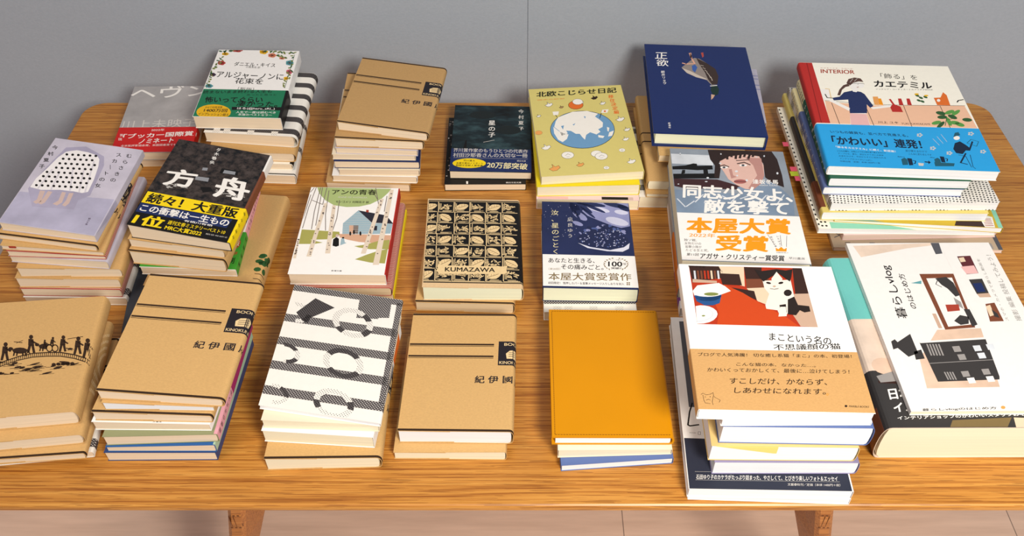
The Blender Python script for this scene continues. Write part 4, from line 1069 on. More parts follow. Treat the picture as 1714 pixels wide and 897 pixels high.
'E1': '''l ink_brown 1 14 65 576 220 657 339 715 461 765 590 793 726 791 866 778 1012 732 1176 653
l ink_brown 1 11 79 527 233 607 351 665 473 714 602 741 738 740 877 726 1023 681 1186 603
l ink_brown 1 7 65 576 72 527
l ink_brown 1 7 87 587 94 539
l ink_brown 1 7 109 599 116 550
l ink_brown 1 7 131 610 138 562
l ink_brown 1 7 153 622 160 573
l ink_brown 1 7 175 634 182 585
l ink_brown 1 7 198 645 204 596
l ink_brown 1 7 220 657 226 608
l ink_brown 1 7 237 665 243 616
l ink_brown 1 7 254 674 260 624
l ink_brown 1 7 271 682 277 633
l ink_brown 1 7 287 690 294 641
l ink_brown 1 7 304 699 311 649
l ink_brown 1 7 321 707 328 657
l ink_brown 1 7 339 715 345 666
l ink_brown 1 7 356 722 362 673
l ink_brown 1 7 373 729 379 680
l ink_brown 1 7 391 736 397 687
l ink_brown 1 7 408 744 414 694
l ink_brown 1 7 426 751 432 701
l ink_brown 1 7 443 758 449 708
l ink_brown 1 7 461 765 467 715
l ink_brown 1 7 479 769 485 719
l ink_brown 1 7 498 773 503 723
l ink_brown 1 7 516 777 522 727
l ink_brown 1 7 535 781 540 730
l ink_brown 1 7 553 785 558 734
l ink_brown 1 7 571 789 577 738
l ink_brown 1 7 590 793 595 742
l ink_brown 1 7 609 792 614 742
l ink_brown 1 7 629 792 634 742
l ink_brown 1 7 648 792 653 742
l ink_brown 1 7 668 792 673 742
l ink_brown 1 7 687 792 692 741
l ink_brown 1 7 707 792 712 741
l ink_brown 1 7 726 791 731 741
l ink_brown 1 7 746 789 751 739
l ink_brown 1 7 766 787 771 737
l ink_brown 1 7 786 785 791 735
l ink_brown 1 7 806 783 811 733
l ink_brown 1 7 826 782 830 731
l ink_brown 1 7 846 780 850 729
l ink_brown 1 7 866 778 870 727
l ink_brown 1 7 887 771 891 721
l ink_brown 1 7 908 764 912 714
l ink_brown 1 7 929 758 933 708
l ink_brown 1 7 950 751 954 701
l ink_brown 1 7 971 745 974 695
l ink_brown 1 7 992 738 995 688
l ink_brown 1 7 1012 732 1016 682
l ink_brown 1 7 1036 720 1039 670
l ink_brown 1 7 1059 709 1063 659
l ink_brown 1 7 1083 698 1086 648
l ink_brown 1 7 1106 687 1109 637
l ink_brown 1 7 1130 676 1133 626
l ink_brown 1 7 1153 664 1156 615
e ink_brown 1 289 944 22 -2 8 -31 9
p ink_brown 1 281 832 266 921 318 911 341 821
p ink_brown 1 282 839 311 836 318 727 293 729
p ink_brown 1 307 836 335 834 378 725 354 723
l ink_brown 1 18 298 894 362 843
e ink_brown 1 453 844 76 -8 10 -43 12
e ink_brown 1 355 878 26 -3 7 -25 8
l ink_brown 1 16 403 829 408 780
l ink_brown 1 15 431 826 439 776
l ink_brown 1 16 485 821 501 770
l ink_brown 1 16 512 818 533 767
l ink_brown 1 11 522 854 563 793
e ink_brown 1 519 1024 22 -3 7 -31 9
p ink_brown 1 518 909 498 1001 550 990 579 898
p ink_brown 1 520 916 549 913 554 802 529 805
p ink_brown 1 545 914 573 911 614 801 590 799
l ink_brown 1 18 531 972 601 921
e ink_brown 1 696 877 70 -7 9 -40 12
e ink_brown 1 606 908 24 -2 6 -23 8
l ink_brown 1 14 650 863 653 818
l ink_brown 1 14 675 861 682 815
l ink_brown 1 14 725 856 739 809
l ink_brown 1 14 750 853 768 806
l ink_brown 1 10 759 886 796 830
e ink_brown 1 670 959 10 -1 3 -14 9
p ink_brown 1 669 907 660 949 684 944 697 902
p ink_brown 1 670 911 683 909 685 859 673 860
p ink_brown 1 681 909 694 908 712 858 701 857
l ink_brown 1 8 675 936 707 913
e ink_brown 1 741 847 35 -4 13 -55 14
e ink_brown 1 797 841 35 -3 12 -55 14
e ink_brown 1 744 985 13 -1 4 -18 9
p ink_brown 1 731 917 729 972 761 965 768 910
p ink_brown 1 732 921 750 920 752 852 737 853
p ink_brown 1 748 920 764 918 789 851 774 850
l ink_brown 1 11 747 955 782 924
e ink_brown 1 847 987 20 -2 6 -28 9
p ink_brown 1 835 884 826 967 873 957 891 874
p ink_brown 1 837 891 864 888 866 787 843 789
p ink_brown 1 860 888 885 886 921 786 899 784
l ink_brown 1 16 854 941 911 894
e ink_brown 1 1003 953 22 -2 6 -30 9
p ink_brown 1 989 843 980 931 1031 921 1049 833
p ink_brown 1 991 850 1020 847 1021 740 996 743
p ink_brown 1 1016 848 1043 845 1080 739 1056 737
l ink_brown 1 17 1010 904 1070 854
e ink_brown 1 1104 915 24 -3 7 -33 9
p ink_brown 1 1088 795 1079 891 1134 880 1153 784
p ink_brown 1 1090 803 1121 800 1122 683 1095 686
p ink_brown 1 1118 800 1147 797 1186 682 1160 680
l ink_brown 1 19 1111 861 1177 807
l ink_brown 1 9 896 959 1043 977
e ink_brown 1 949 818 26 -2 3 -15 12
e ink_brown 1 915 830 9 -1 2 -9 8
l ink_brown 1 5 931 813 932 796
l ink_brown 1 5 941 812 943 795
l ink_brown 1 5 960 810 965 793
l ink_brown 1 5 969 809 976 792
l ink_brown 1 4 973 822 986 801
l ink_brown 1 9 364 973 449 952
l ink_brown 1 7 392 951 448 984
l ink_brown 1 8 516 769 543 819
e kraft 2 741 847 24 -3 9 -39 12
e kraft 2 797 841 24 -2 9 -39 12
e ink_brown 1 328 561 24 7 6 -12 8
l ink_brown 1 5 257 547 398 548
e ink_brown 1 350 553 29 2 4 -12 8
l ink_brown 1 6 278 540 420 540
e ink_brown 1 532 611 27 7 6 -14 8
l ink_brown 1 5 460 597 602 598
e ink_brown 1 297 707 34 -5 3 -10 8
l ink_brown 1 6 225 693 368 694
e ink_brown 1 444 678 29 8 7 -15 8
l ink_brown 1 6 372 664 515 665
e ink_brown 1 692 613 47 -2 3 -9 8
l ink_brown 1 6 619 599 762 600
e ink_brown 1 581 583 51 12 5 -12 8
l ink_brown 1 6 509 569 651 570
e ink_brown 1 169 580 41 -7 2 -8 8
l ink_brown 1 5 98 566 239 567
e ink_brown 1 664 562 52 6 3 -8 8
l ink_brown 1 5 592 549 734 549
e ink_brown 1 939 625 50 -2 1 -7 8
l ink_brown 1 5 865 611 1009 612
e ink_brown 1 793 516 49 10 4 -11 8
l ink_brown 1 5 721 502 863 503
e ink_brown 1 236 636 42 -6 1 -7 8
l ink_brown 1 5 164 622 306 623
e ink_brown 1 593 574 27 8 4 -9 8
l ink_brown 1 5 521 560 663 561
e ink_brown 1 415 658 38 -5 2 -10 8
l ink_brown 1 6 343 644 485 644
e ink_brown 1 953 618 37 -2 2 -8 8
l ink_brown 1 6 880 604 1024 605
e ink_brown 1 1037 605 45 14 3 -9 8
l ink_brown 1 5 963 591 1107 592
e ink_brown 1 833 604 27 5 4 -10 8
l ink_brown 1 5 760 590 903 591
e ink_brown 1 488 623 35 5 4 -12 8
l ink_brown 1 6 415 609 558 610
e ink_brown 1 163 711 25 3 4 -12 8
l ink_brown 1 6 91 696 233 697
e ink_brown 1 882 575 43 12 6 -16 8
l ink_brown 1 5 809 561 952 561
e ink_brown 1 88 710 37 -3 4 -12 8
l ink_brown 1 5 17 695 159 696
e ink_brown 1 450 548 21 4 6 -13 8
l ink_brown 1 6 378 535 520 535
e ink_brown 1 932 642 60 -12 3 -14 8
l ink_brown 1 5 859 627 1003 628
e ink_brown 1 645 648 52 14 4 -10 8
l ink_brown 1 6 572 634 716 635
e ink_brown 1 682 596 36 9 3 -8 8
l ink_brown 1 6 609 582 752 583
e ink_brown 1 656 605 27 -2 3 -10 8
l ink_brown 1 5 583 591 726 592
e ink_brown 1 833 621 23 -3 4 -22 8
e ink_brown 1 877 622 23 -2 5 -22 8
e ink_brown 1 923 620 23 -3 5 -22 8
e ink_brown 1 969 616 23 -3 4 -22 8
e ink_brown 1 1014 615 23 -3 5 -22 8''',
'H1': '''c white_print 1 0 891 1324 83 2 -1 103 今
c white_print 1 0 891 1186 81 2 0 101 村
c white_print 1 0 891 1050 81 3 0 99 夏
c white_print 1 0 892 915 80 3 0 98 子
c white_print 1 1 478 1025 102 4 -3 125 星
c white_print 1 1 480 887 101 3 -3 123 の
c white_print 1 1 482 750 100 3 -3 121 子
l pale_print 1 7 422 639 568 692
p ink 1 152 475 177 674 197 680 199 476
e dusk 2 758 925 174 5 1 -103 16
e dusk 1 399 1273 195 6 3 -92 16
part paper_band
w navy 0 4 486 - -
t pale_print 1 1 28 410 993 -2 0 83 芥川賞作家のもうひとつの代表作
t pale_print 1 1 29 299 988 15 0 88 村田沙耶香さんの大切な一冊
t cream_print 1 2 481 81 529 -24 9 129 20万部突破
e band_yellow 1 249 170 220 7 4 -102 22
t pale_print 1 0 877 222 117 -2 2 38 朝日文庫
l pale_print 1 3 35 283 1020 286
t ink 2 1 171 205 150 1 0 39 芥川賞＆
t ink 2 1 77 149 354 3 1 40 本屋大賞Ｗノミネート
t ink 2 1 74 100 355 3 1 40 野間文芸新人賞受賞''',
'I1': '''w red_cloth 1 4 1541 1090 -
p sage 1 72 1551 998 1531 972 1457 899 1334 775 1230 644 1183 491 1172 333 1203 215 1294 115 1426
p moss 1 20 754 474 720 484 658 396 588 151 574 307 528 213 503 30 499
p sand_print 2 480 683 1095 670 1096 596 897 532 731 546 594 582 489 622
p moss 3 684 473 803 499 958 569 1087 591 1092 427 878 424 744 450
p moss 1 723 251 842 328 978 402 1081 432 1076 188 906 201
l twig 1 9 60 1548 32 1158 25 774
l twig 2 9 114 1536 114 1081 135 763
l twig 2 9 193 1537 194 1214 52 1291
l twig 2 9 228 1483 258 1032 305 742
l twig 2 9 387 1297 405 958 389 736
l twig 1 9 36 1534 -6 1424
l twig 2 9 138 1550 174 827
l twig 1 9 16 1397 1 950
l twig 2 9 804 1549 878 1227
l twig 2 9 962 1389 962 1097
l twig 2 9 755 1521 848 1333
p house_blue 3 494 871 645 1112 836 885 844 685 514 679
p house_blue 1 844 685 836 885 1089 874 1083 699
p roof_dark 4 645 1112 996 1025 1097 874 835 890
p brick 5 740 1124 772 1120 774 1073 742 1083
p sand_print 4 574 834 624 835 641 691 595 690
p twig 5 624 835 684 836 699 682 641 691
l pale_print 5 4 623 1052 681 1053
l pale_print 5 4 597 1010 718 1012
l pale_print 5 4 570 969 754 972
l pale_print 5 4 544 927 790 932
l pale_print 5 4 517 886 826 892
l pale_print 4 4 497 845 836 852
l pale_print 6 4 503 805 842 812
l pale_print 6 4 509 765 847 772
l pale_print 6 4 515 726 852 732
l pale_print 6 4 521 686 857 692
p roof_dark 2 872 835 909 833 916 751 879 752
e ink 7 607 690 11 1 5 -39 8
e ink 7 646 716 12 0 6 -40 8
e ink 7 727 693 12 0 6 -40 8
p birch 3 208 1240 246 1241 212 289 158 288
e twig 4 198 361 7 -2 0 -7 7
e twig 4 200 548 9 0 1 -10 7
e twig 4 195 683 10 -2 0 -9 7
e twig 4 196 329 10 2 3 -9 7
e twig 4 214 1177 10 1 2 -10 7
e twig 4 191 415 10 6 3 -8 7
e twig 4 204 911 12 -2 1 -13 7
e twig 4 227 1042 14 -6 0 -11 7
e twig 4 202 525 9 -4 -1 -11 7
e twig 4 225 1061 13 0 1 -10 7
e twig 4 215 764 11 1 3 -12 7
e twig 4 199 423 11 -4 0 -9 7
e twig 4 197 559 8 -2 0 -9 7
e twig 4 228 1056 9 2 3 -12 7
e twig 4 192 360 11 -1 1 -10 7
p birch 3 315 1203 356 1204 423 344 365 343
e twig 4 366 696 8 -4 -1 -10 7
e twig 4 362 668 14 -6 0 -11 7
e twig 4 354 1017 7 1 3 -11 7
e twig 4 360 988 7 -3 0 -10 7
e twig 4 344 972 15 -3 1 -9 7
e twig 4 336 1149 8 4 4 -11 7
e twig 4 378 411 12 3 2 -7 7
e twig 4 374 519 8 1 2 -10 7
e twig 4 352 1140 8 1 2 -8 7
e twig 4 377 674 7 4 4 -8 7
e twig 4 369 807 13 -3 0 -12 7
e twig 4 389 482 11 -2 1 -9 7
e twig 4 346 914 9 4 4 -12 7
e twig 4 367 698 12 -5 0 -8 7
e twig 4 355 961 10 -1 1 -8 7
p birch 7 886 1333 930 1334 834 347 779 346
e twig 8 879 1166 7 3 3 -8 7
e twig 8 844 706 15 -7 -1 -11 7
e twig 8 880 1079 9 -1 1 -11 7
e twig 8 834 559 9 0 1 -10 7
e twig 8 892 1297 10 -2 0 -8 7
e twig 8 870 1071 8 2 3 -9 7
e twig 8 853 810 9 3 3 -10 7
e twig 8 831 465 12 0 1 -9 7
e twig 8 837 755 9 4 3 -10 7
e twig 8 904 1212 10 -5 -1 -11 7
e twig 8 840 728 14 8 4 -8 7
e twig 8 829 661 9 -2 0 -12 7
e twig 8 902 1287 10 3 3 -10 7
e twig 8 837 748 9 -4 -1 -9 7
e twig 8 904 1228 8 1 2 -11 7
p birch 5 986 1511 1032 1512 1010 164 940 162
e twig 6 999 861 10 4 3 -8 7
e twig 6 1015 1359 12 -2 0 -13 7
e twig 6 1011 1434 14 1 2 -12 7
e twig 6 995 995 14 0 1 -9 7
e twig 6 1004 843 14 -4 0 -12 7
e twig 6 991 1074 11 1 1 -9 7
e twig 6 997 594 10 5 3 -11 7
e twig 6 1009 998 8 3 3 -10 7
e twig 6 1016 1352 14 6 3 -11 7
e twig 6 991 1074 12 1 2 -11 7
e twig 6 981 785 11 -3 0 -12 7
e twig 6 1005 1338 13 -5 0 -9 7
e twig 6 998 864 10 -3 0 -12 7
e twig 6 980 723 11 -1 1 -7 7
e twig 6 972 351 10 1 2 -10 7
p birch 2 5 588 22 589 44 255 9 255
e twig 3 27 357 12 -6 -1 -9 7
e twig 3 20 474 13 -4 0 -10 7
e twig 3 18 507 10 -4 -1 -9 7
e twig 3 17 380 10 -4 0 -10 7
e twig 3 25 375 7 -1 1 -11 7
e twig 3 25 389 14 -4 0 -8 7
e twig 3 20 339 12 4 3 -9 7
e twig 3 20 328 11 3 3 -9 7
e twig 3 20 401 8 4 5 -11 7
e twig 3 14 577 14 -3 0 -10 7
e twig 3 21 426 10 0 2 -8 7
e twig 3 10 570 13 -3 1 -8 7
e twig 3 22 334 13 -4 1 -11 7
e twig 3 12 536 9 2 3 -10 7
e twig 3 15 575 14 0 1 -9 7
p ink 4 421 584 452 628 486 597 505 477 473 459 430 475
e skin_pale 2 458 653 20 0 4 -24 9
p house_blue 3 513 598 544 611 564 538 586 526 518 484
e ink 4 533 615 15 1 2 -14 8
t ink_olive 3 2 276 1408 550 -1 -8 98 アンの青春
t pale_print 2 0 359 1345 364 -4 -1 27 ANNE OF AVONLEA
t ink 3 1 348 1248 408 -3 -3 43 モンゴメリ 村岡花子 訳
t ink 1 1 483 49 118 -3 -2 23 新潮文庫''',
'J1': '''w halftone 1 1541 1626 - -
w halftone 1 1095 1200 - -
w halftone 1 778 882 - -
w halftone 1 456 561 - -
w halftone 1 141 246 - -
w halftone 1 234 1573 1142 1212
p halftone 1 735 1542 1084 1542 1088 1345 980 1324 971 1306 743 1279
p halftone_light 2 871 1197 871 1158 939 1138 940 1193
p halftone_light 2 871 1158 859 1123 922 1087 939 1138
p halftone_light 2 859 1123 836 1095 888 1047 922 1087
p halftone_light 1 836 1095 803 1076 841 1019 888 1047
p halftone_light 1 803 1076 764 1067 784 1006 841 1019
p halftone_light 1 764 1067 721 1068 722 1008 784 1006
p halftone_light 1 721 1068 678 1081 660 1027 722 1008
p halftone_light 2 678 1081 638 1104 602 1059 660 1027
p halftone_light 2 638 1104 604 1134 553 1103 602 1059
p halftone_light 2 604 1134 580 1171 517 1156 553 1103
p halftone_light 2 580 1171 566 1210 497 1213 517 1156
p halftone_light 1 566 1210 565 1249 496 1270 497 1213
p halftone_light 1 565 1249 577 1285 512 1322 496 1270
p halftone_light 1 577 1285 600 1314 546 1364 512 1322
p halftone_light 1 600 1314 633 1334 594 1393 546 1364
p halftone_light 1 633 1334 673 1343 652 1407 594 1393
p halftone_light 1 673 1343 717 1341 716 1404 652 1407
p halftone_light 2 717 1341 761 1328 780 1385 716 1404
p halftone_light 2 761 1328 801 1304 839 1350 780 1385
p halftone_light 2 801 1304 835 1273 887 1305 839 1350
p halftone_light 2 835 1273 859 1236 922 1251 887 1305
p halftone_light 2 859 1236 871 1197 940 1193 922 1251
p halftone_light 1 862 649 862 613 927 595 927 646
p halftone_light 2 862 613 850 581 910 548 927 595
p halftone_light 2 850 581 828 555 878 511 910 548
p halftone_light 2 828 555 797 537 833 485 878 511
p halftone_light 2 797 537 759 529 778 473 833 485
p halftone_light 2 759 529 718 530 719 475 778 473
p halftone_light 2 718 530 676 542 659 492 719 475
p halftone_light 2 676 542 638 563 603 521 659 492
p halftone_light 2 638 563 606 591 556 562 603 521
p halftone_light 1 606 591 582 624 522 610 556 562
p halftone_light 1 582 624 569 660 503 663 522 610
p halftone_light 1 569 660 568 696 501 715 503 663
p halftone_light 1 568 696 579 729 517 763 501 715
p halftone_light 2 579 729 602 756 549 802 517 763
p halftone_light 2 602 756 633 774 595 829 549 802
p halftone_light 2 633 774 672 783 651 842 595 829
p halftone_light 2 672 783 714 781 713 839 651 842
p halftone_light 2 714 781 756 769 774 822 713 839
p halftone_light 2 756 769 794 748 830 790 774 822
p halftone_light 2 794 748 827 719 877 748 830 790
p halftone_light 1 827 719 850 685 910 699 877 748
p halftone_light 1 850 685 862 649 927 646 910 699
p halftone_light 2 851 143 851 110 914 94 914 141
p halftone_light 1 851 110 840 81 898 51 914 94
p halftone_light 1 840 81 818 57 866 16 898 51
p halftone_light 1 818 57 788 40 823 -8 866 16
p halftone_light 1 788 40 752 32 770 -20 823 -8
p halftone_light 1 752 32 712 33 713 -18 770 -20
p halftone_light 1 712 33 673 44 656 -3 713 -18
p halftone_light 1 673 44 636 63 602 25 656 -3
p halftone_light 1 636 63 605 89 557 62 602 25
p halftone_light 1 605 89 582 120 524 107 557 62
p halftone_light 2 582 120 570 153 506 155 524 107
p halftone_light 2 570 153 569 186 504 203 506 155
p halftone_light 2 569 186 579 216 520 247 504 203
p halftone_light 2 579 216 601 241 551 283 520 247
p halftone_light 2 601 241 631 258 595 309 551 283
p halftone_light 1 631 258 668 267 649 321 595 309
p halftone_light 1 668 267 708 265 707 319 649 321
p halftone_light 1 708 265 749 254 766 303 707 319
p halftone_light 2 749 254 786 234 821 274 766 303
p halftone_light 2 786 234 817 208 865 235 821 274
p halftone_light 2 817 208 839 177 897 190 865 235
p halftone_light 2 839 177 851 143 914 141 897 190
p halftone_light 1 74 1330 90 1331 78 1381 54 1380
p halftone_light 1 90 1331 106 1329 103 1379 78 1381
p halftone_light 1 106 1329 122 1325 128 1373 103 1379
p halftone_light 1 122 1325 138 1319 153 1363 128 1373
p halftone_light 1 138 1319 153 1311 177 1351 153 1363
p halftone_light 1 153 1311 167 1301 198 1335 177 1351
p halftone_light 1 167 1301 180 1290 218 1317 198 1335
p halftone_light 1 180 1290 191 1277 235 1298 218 1317
p halftone_light 1 191 1277 200 1264 249 1277 235 1298
p halftone_light 1 200 1264 207 1250 259 1255 249 1277
p halftone_light 1 207 1250 211 1235 265 1233 259 1255
p halftone_light 1 211 1235 213 1221 268 1211 265 1233
p halftone_light 2 213 1221 212 1207 267 1190 268 1211
p halftone_light 2 212 1207 209 1194 262 1170 267 1190
p halftone_light 2 209 1194 203 1183 253 1152 262 1170
p halftone_light 2 203 1183 195 1173 240 1136 253 1152
p halftone_light 2 195 1173 185 1164 225 1123 240 1136
p halftone_light 2 185 1164 173 1157 206 1112 225 1123
p halftone_light 2 173 1157 159 1153 186 1105 206 1112
p halftone_light 2 159 1153 145 1150 163 1102 186 1105
p halftone_light 2 145 1150 129 1150 139 1101 163 1102
p halftone_light 2 129 1150 113 1152 115 1104 139 1101
p halftone_light 2 81 760 95 760 84 807 61 806
p halftone_light 2 95 760 111 759 108 804 84 807
p halftone_light 2 111 759 126 755 132 799 108 804
p halftone_light 2 126 755 142 750 156 790 132 799
p halftone_light 2 142 750 156 742 178 779 156 790
p halftone_light 2 156 742 170 733 199 765 178 779
p halftone_light 1 170 733 182 723 218 749 199 765
p halftone_light 1 182 723 192 711 234 731 218 749
p halftone_light 1 192 711 201 699 248 711 234 731
p halftone_light 1 201 699 207 686 257 691 248 711
p halftone_light 1 207 686 211 673 264 671 257 691
p halftone_light 1 211 673 213 660 266 651 264 671
p halftone_light 1 213 660 212 647 265 631 266 651
p halftone_light 1 212 647 209 635 260 613 265 631
p halftone_light 1 209 635 204 625 251 596 260 613
p halftone_light 1 204 625 196 615 240 582 251 596
p halftone_light 1 196 615 186 607 225 569 240 582
p halftone_light 2 186 607 175 601 207 560 225 569
p halftone_light 2 175 601 162 597 187 553 207 560
p halftone_light 2 162 597 148 595 165 550 187 553
p halftone_light 2 148 595 133 594 143 549 165 550
p halftone_light 2 133 594 118 596 119 552 143 549
p halftone_light 2 86 235 101 235 90 278 67 277
p halftone_light 2 101 235 115 234 113 276 90 278
p halftone_light 2 115 234 130 231 136 271 113 276
p halftone_light 2 130 231 145 226 158 263 136 271
p halftone_light 2 145 226 159 219 180 253 158 263
p halftone_light 2 159 219 172 211 200 240 180 253
p halftone_light 2 172 211 183 201 218 225 200 240
p halftone_light 2 183 201 193 191 234 208 218 225
p halftone_light 2 193 191 202 179 247 191 234 208
p halftone_light 2 202 179 208 167 256 172 247 191
p halftone_light 2 208 167 212 155 262 153 256 172
p halftone_light 2 212 155 213 143 264 135 262 153
p halftone_light 2 213 143 213 132 263 117 264 135
p halftone_light 1 213 132 210 121 258 100 263 117
p halftone_light 1 210 121 204 111 250 85 258 100
p halftone_light 1 204 111 197 102 239 71 250 85
p halftone_light 1 197 102 188 95 224 60 239 71
p halftone_light 1 188 95 177 89 208 51 224 60
p halftone_light 1 177 89 164 85 188 45 208 51
p halftone_light 1 164 85 151 83 168 41 188 45
p halftone_light 1 151 83 137 82 146 41 168 41
p halftone_light 1 137 82 122 84 123 43 146 41
p halftone_dark 3 870 1150 869 1146 936 1121 937 1126
p halftone_dark 3 869 1146 868 1143 934 1116 936 1121
p halftone_dark 3 868 1143 866 1139 933 1111 934 1116
p halftone_dark 3 866 1139 865 1136 931 1106 933 1111
p halftone_dark 3 865 1136 864 1133 929 1101 931 1106
p halftone_dark 3 864 1133 862 1129 927 1096 929 1101
p halftone_dark 3 862 1129 861 1126 924 1092 927 1096
p halftone_dark 3 861 1126 859 1123 922 1087 924 1092
p halftone_dark 3 859 1123 857 1120 919 1083 922 1087
p halftone_dark 3 857 1120 855 1117 916 1079 919 1083
p halftone_dark 3 855 1117 853 1114 913 1074 916 1079
p halftone_dark 3 853 1114 851 1111 910 1070 913 1074
p halftone_dark 3 851 1111 849 1109 907 1066 910 1070
p halftone_dark 3 849 1109 847 1106 904 1062 907 1066
p halftone_dark 3 847 1106 844 1103 900 1058 904 1062
p halftone_dark 3 844 1103 842 1101 897 1055 900 1058
p halftone_dark 3 842 1101 839 1098 893 1051 897 1055
p halftone_dark 3 839 1098 837 1096 889 1048 893 1051
p halftone_dark 3 837 1096 834 1093 885 1044 889 1048
p halftone_dark 3 834 1093 831 1091 881 1041 885 1044
p halftone_dark 3 831 1091 828 1089 877 1038 881 1041
p halftone_dark 3 828 1089 825 1087 872 1035 877 1038
p halftone_dark 3 652 1094 649 1096 618 1048 622 1046
p halftone_dark 3 649 1096 646 1098 614 1051 618 1048
p halftone_dark 3 646 1098 644 1100 610 1053 614 1051
p halftone_dark 3 644 1100 641 1101 606 1056 610 1053
p halftone_dark 3 641 1101 638 1103 602 1059 606 1056
p halftone_dark 3 638 1103 636 1105 599 1061 602 1059
p halftone_dark 3 636 1105 633 1107 595 1064 599 1061
p halftone_dark 3 633 1107 631 1109 591 1067 595 1064
p halftone_dark 3 631 1109 628 1111 588 1070 591 1067
p halftone_dark 3 628 1111 626 1113 584 1073 588 1070
p halftone_dark 3 626 1113 623 1115 581 1076 584 1073
p halftone_dark 3 623 1115 621 1117 577 1079 581 1076
p halftone_dark 3 621 1117 619 1119 574 1082 577 1079
p halftone_dark 3 619 1119 616 1122 570 1085 574 1082
p halftone_dark 3 616 1122 614 1124 567 1088 570 1085
p halftone_dark 3 614 1124 612 1126 564 1091 567 1088
p halftone_dark 3 612 1126 610 1128 561 1095 564 1091
p halftone_dark 3 610 1128 608 1131 558 1098 561 1095
p halftone_dark 3 608 1131 606 1133 555 1101 558 1098
p halftone_dark 3 606 1133 603 1135 552 1105 555 1101
p halftone_dark 3 603 1135 601 1138 549 1108 552 1105
p halftone_dark 3 601 1138 600 1140 546 1112 549 1108
p halftone_dark 3 799 1306 802 1304 840 1349 836 1353
p halftone_dark 3 802 1304 805 1301 845 1346 840 1349
p halftone_dark 3 805 1301 808 1299 849 1342 845 1346
p halftone_dark 3 808 1299 811 1296 853 1339 849 1342
p halftone_dark 3 811 1296 814 1294 858 1335 853 1339
p halftone_dark 3 814 1294 817 1291 862 1331 858 1335
p halftone_dark 3 817 1291 820 1289 866 1327 862 1331
p halftone_dark 3 820 1289 823 1286 870 1324 866 1327
p halftone_dark 3 823 1286 825 1283 874 1320 870 1324
p halftone_dark 3 825 1283 828 1280 877 1316 874 1320
p halftone_dark 3 828 1280 830 1278 881 1311 877 1316
p halftone_dark 3 830 1278 833 1275 885 1307 881 1311
p halftone_dark 3 833 1275 835 1272 888 1303 885 1307
p halftone_dark 3 835 1272 838 1269 892 1299 888 1303
p halftone_dark 3 838 1269 840 1266 895 1295 892 1299
p halftone_dark 3 840 1266 842 1263 898 1290 895 1295
p halftone_dark 3 842 1263 844 1260 901 1286 898 1290
p halftone_dark 3 844 1260 847 1257 904 1281 901 1286
p halftone_dark 3 847 1257 849 1254 907 1277 904 1281
p halftone_dark 3 849 1254 851 1251 910 1272 907 1277
p halftone_dark 3 851 1251 852 1248 913 1268 910 1272
p halftone_dark 3 852 1248 854 1244 915 1263 913 1268
p halftone_dark 3 582 733 588 742 530 781 521 769
p halftone_dark 3 588 742 595 750 540 793 530 781
p halftone_dark 3 595 750 603 757 552 804 540 793
p halftone_dark 3 603 757 612 763 565 813 552 804
p halftone_dark 3 612 763 622 769 579 821 565 813
p halftone_dark 3 622 769 632 774 594 828 579 821
p halftone_dark 3 632 774 643 778 610 834 594 828
p halftone_dark 3 643 778 655 781 627 838 610 834
p halftone_dark 3 655 781 667 783 645 841 627 838
p halftone_dark 3 667 783 680 784 663 843 645 841
p halftone_dark 3 680 784 692 783 682 843 663 843
p halftone_dark 3 692 783 705 782 701 841 682 843
p halftone_dark 3 705 782 718 780 720 838 701 841
p halftone_dark 3 718 780 731 777 739 834 720 838
p halftone_dark 3 731 777 744 774 757 828 739 834
p halftone_dark 3 744 774 757 769 776 821 757 828
p halftone_dark 3 757 769 769 763 794 813 776 821
p halftone_dark 3 769 763 781 757 811 803 794 813
p halftone_dark 3 781 757 792 749 827 792 811 803
p halftone_dark 3 792 749 803 741 843 781 827 792
p halftone_dark 3 803 741 813 733 858 768 843 781
p halftone_dark 3 813 733 823 723 871 755 858 768
p halftone_dark 3 848 577 841 569 898 530 907 543
p halftone_dark 3 841 569 834 561 887 519 898 530
p halftone_dark 3 834 561 826 554 876 509 887 519
p halftone_dark 3 826 554 817 548 863 500 876 509
p halftone_dark 3 817 548 808 542 849 492 863 500
p halftone_dark 3 808 542 797 538 834 486 849 492
p halftone_dark 3 797 538 787 534 818 480 834 486
p halftone_dark 3 787 534 775 531 802 476 818 480
p halftone_dark 3 775 531 763 529 784 473 802 476
p halftone_dark 3 763 529 751 528 767 472 784 473
p halftone_dark 3 751 528 738 528 749 472 767 472
p halftone_dark 3 738 528 726 529 730 473 749 472
p halftone_dark 3 726 529 713 531 712 476 730 473
p halftone_dark 3 713 531 700 534 693 480 712 476
p halftone_dark 3 700 534 688 538 675 486 693 480
p halftone_dark 3 688 538 675 542 657 492 675 486
p halftone_dark 3 675 542 663 548 639 500 657 492
p halftone_dark 3 663 548 651 554 622 509 639 500
p halftone_dark 3 651 554 640 561 606 519 622 509
p halftone_dark 3 640 561 629 569 590 531 606 519
p halftone_dark 3 629 569 619 577 576 543 590 531
p halftone_dark 3 619 577 610 586 562 556 576 543
p halftone_dark 2 600 94 598 96 547 73 551 69
p halftone_dark 2 598 96 595 99 544 77 547 73
p halftone_dark 2 595 99 593 102 540 82 544 77
p halftone_dark 2 593 102 591 105 537 86 540 82
p halftone_dark 3 591 105 589 108 534 91 537 86
p halftone_dark 3 589 108 587 112 531 95 534 91
p halftone_dark 3 587 112 585 115 528 100 531 95
p halftone_dark 3 585 115 583 118 526 104 528 100
p halftone_dark 3 583 118 581 121 523 109 526 104
p halftone_dark 3 581 121 580 124 521 113 523 109
p halftone_dark 3 580 124 578 127 518 118 521 113
p halftone_dark 3 578 127 577 131 516 123 518 118
p halftone_dark 3 577 131 575 134 514 127 516 123
p halftone_dark 3 575 134 574 137 513 132 514 127
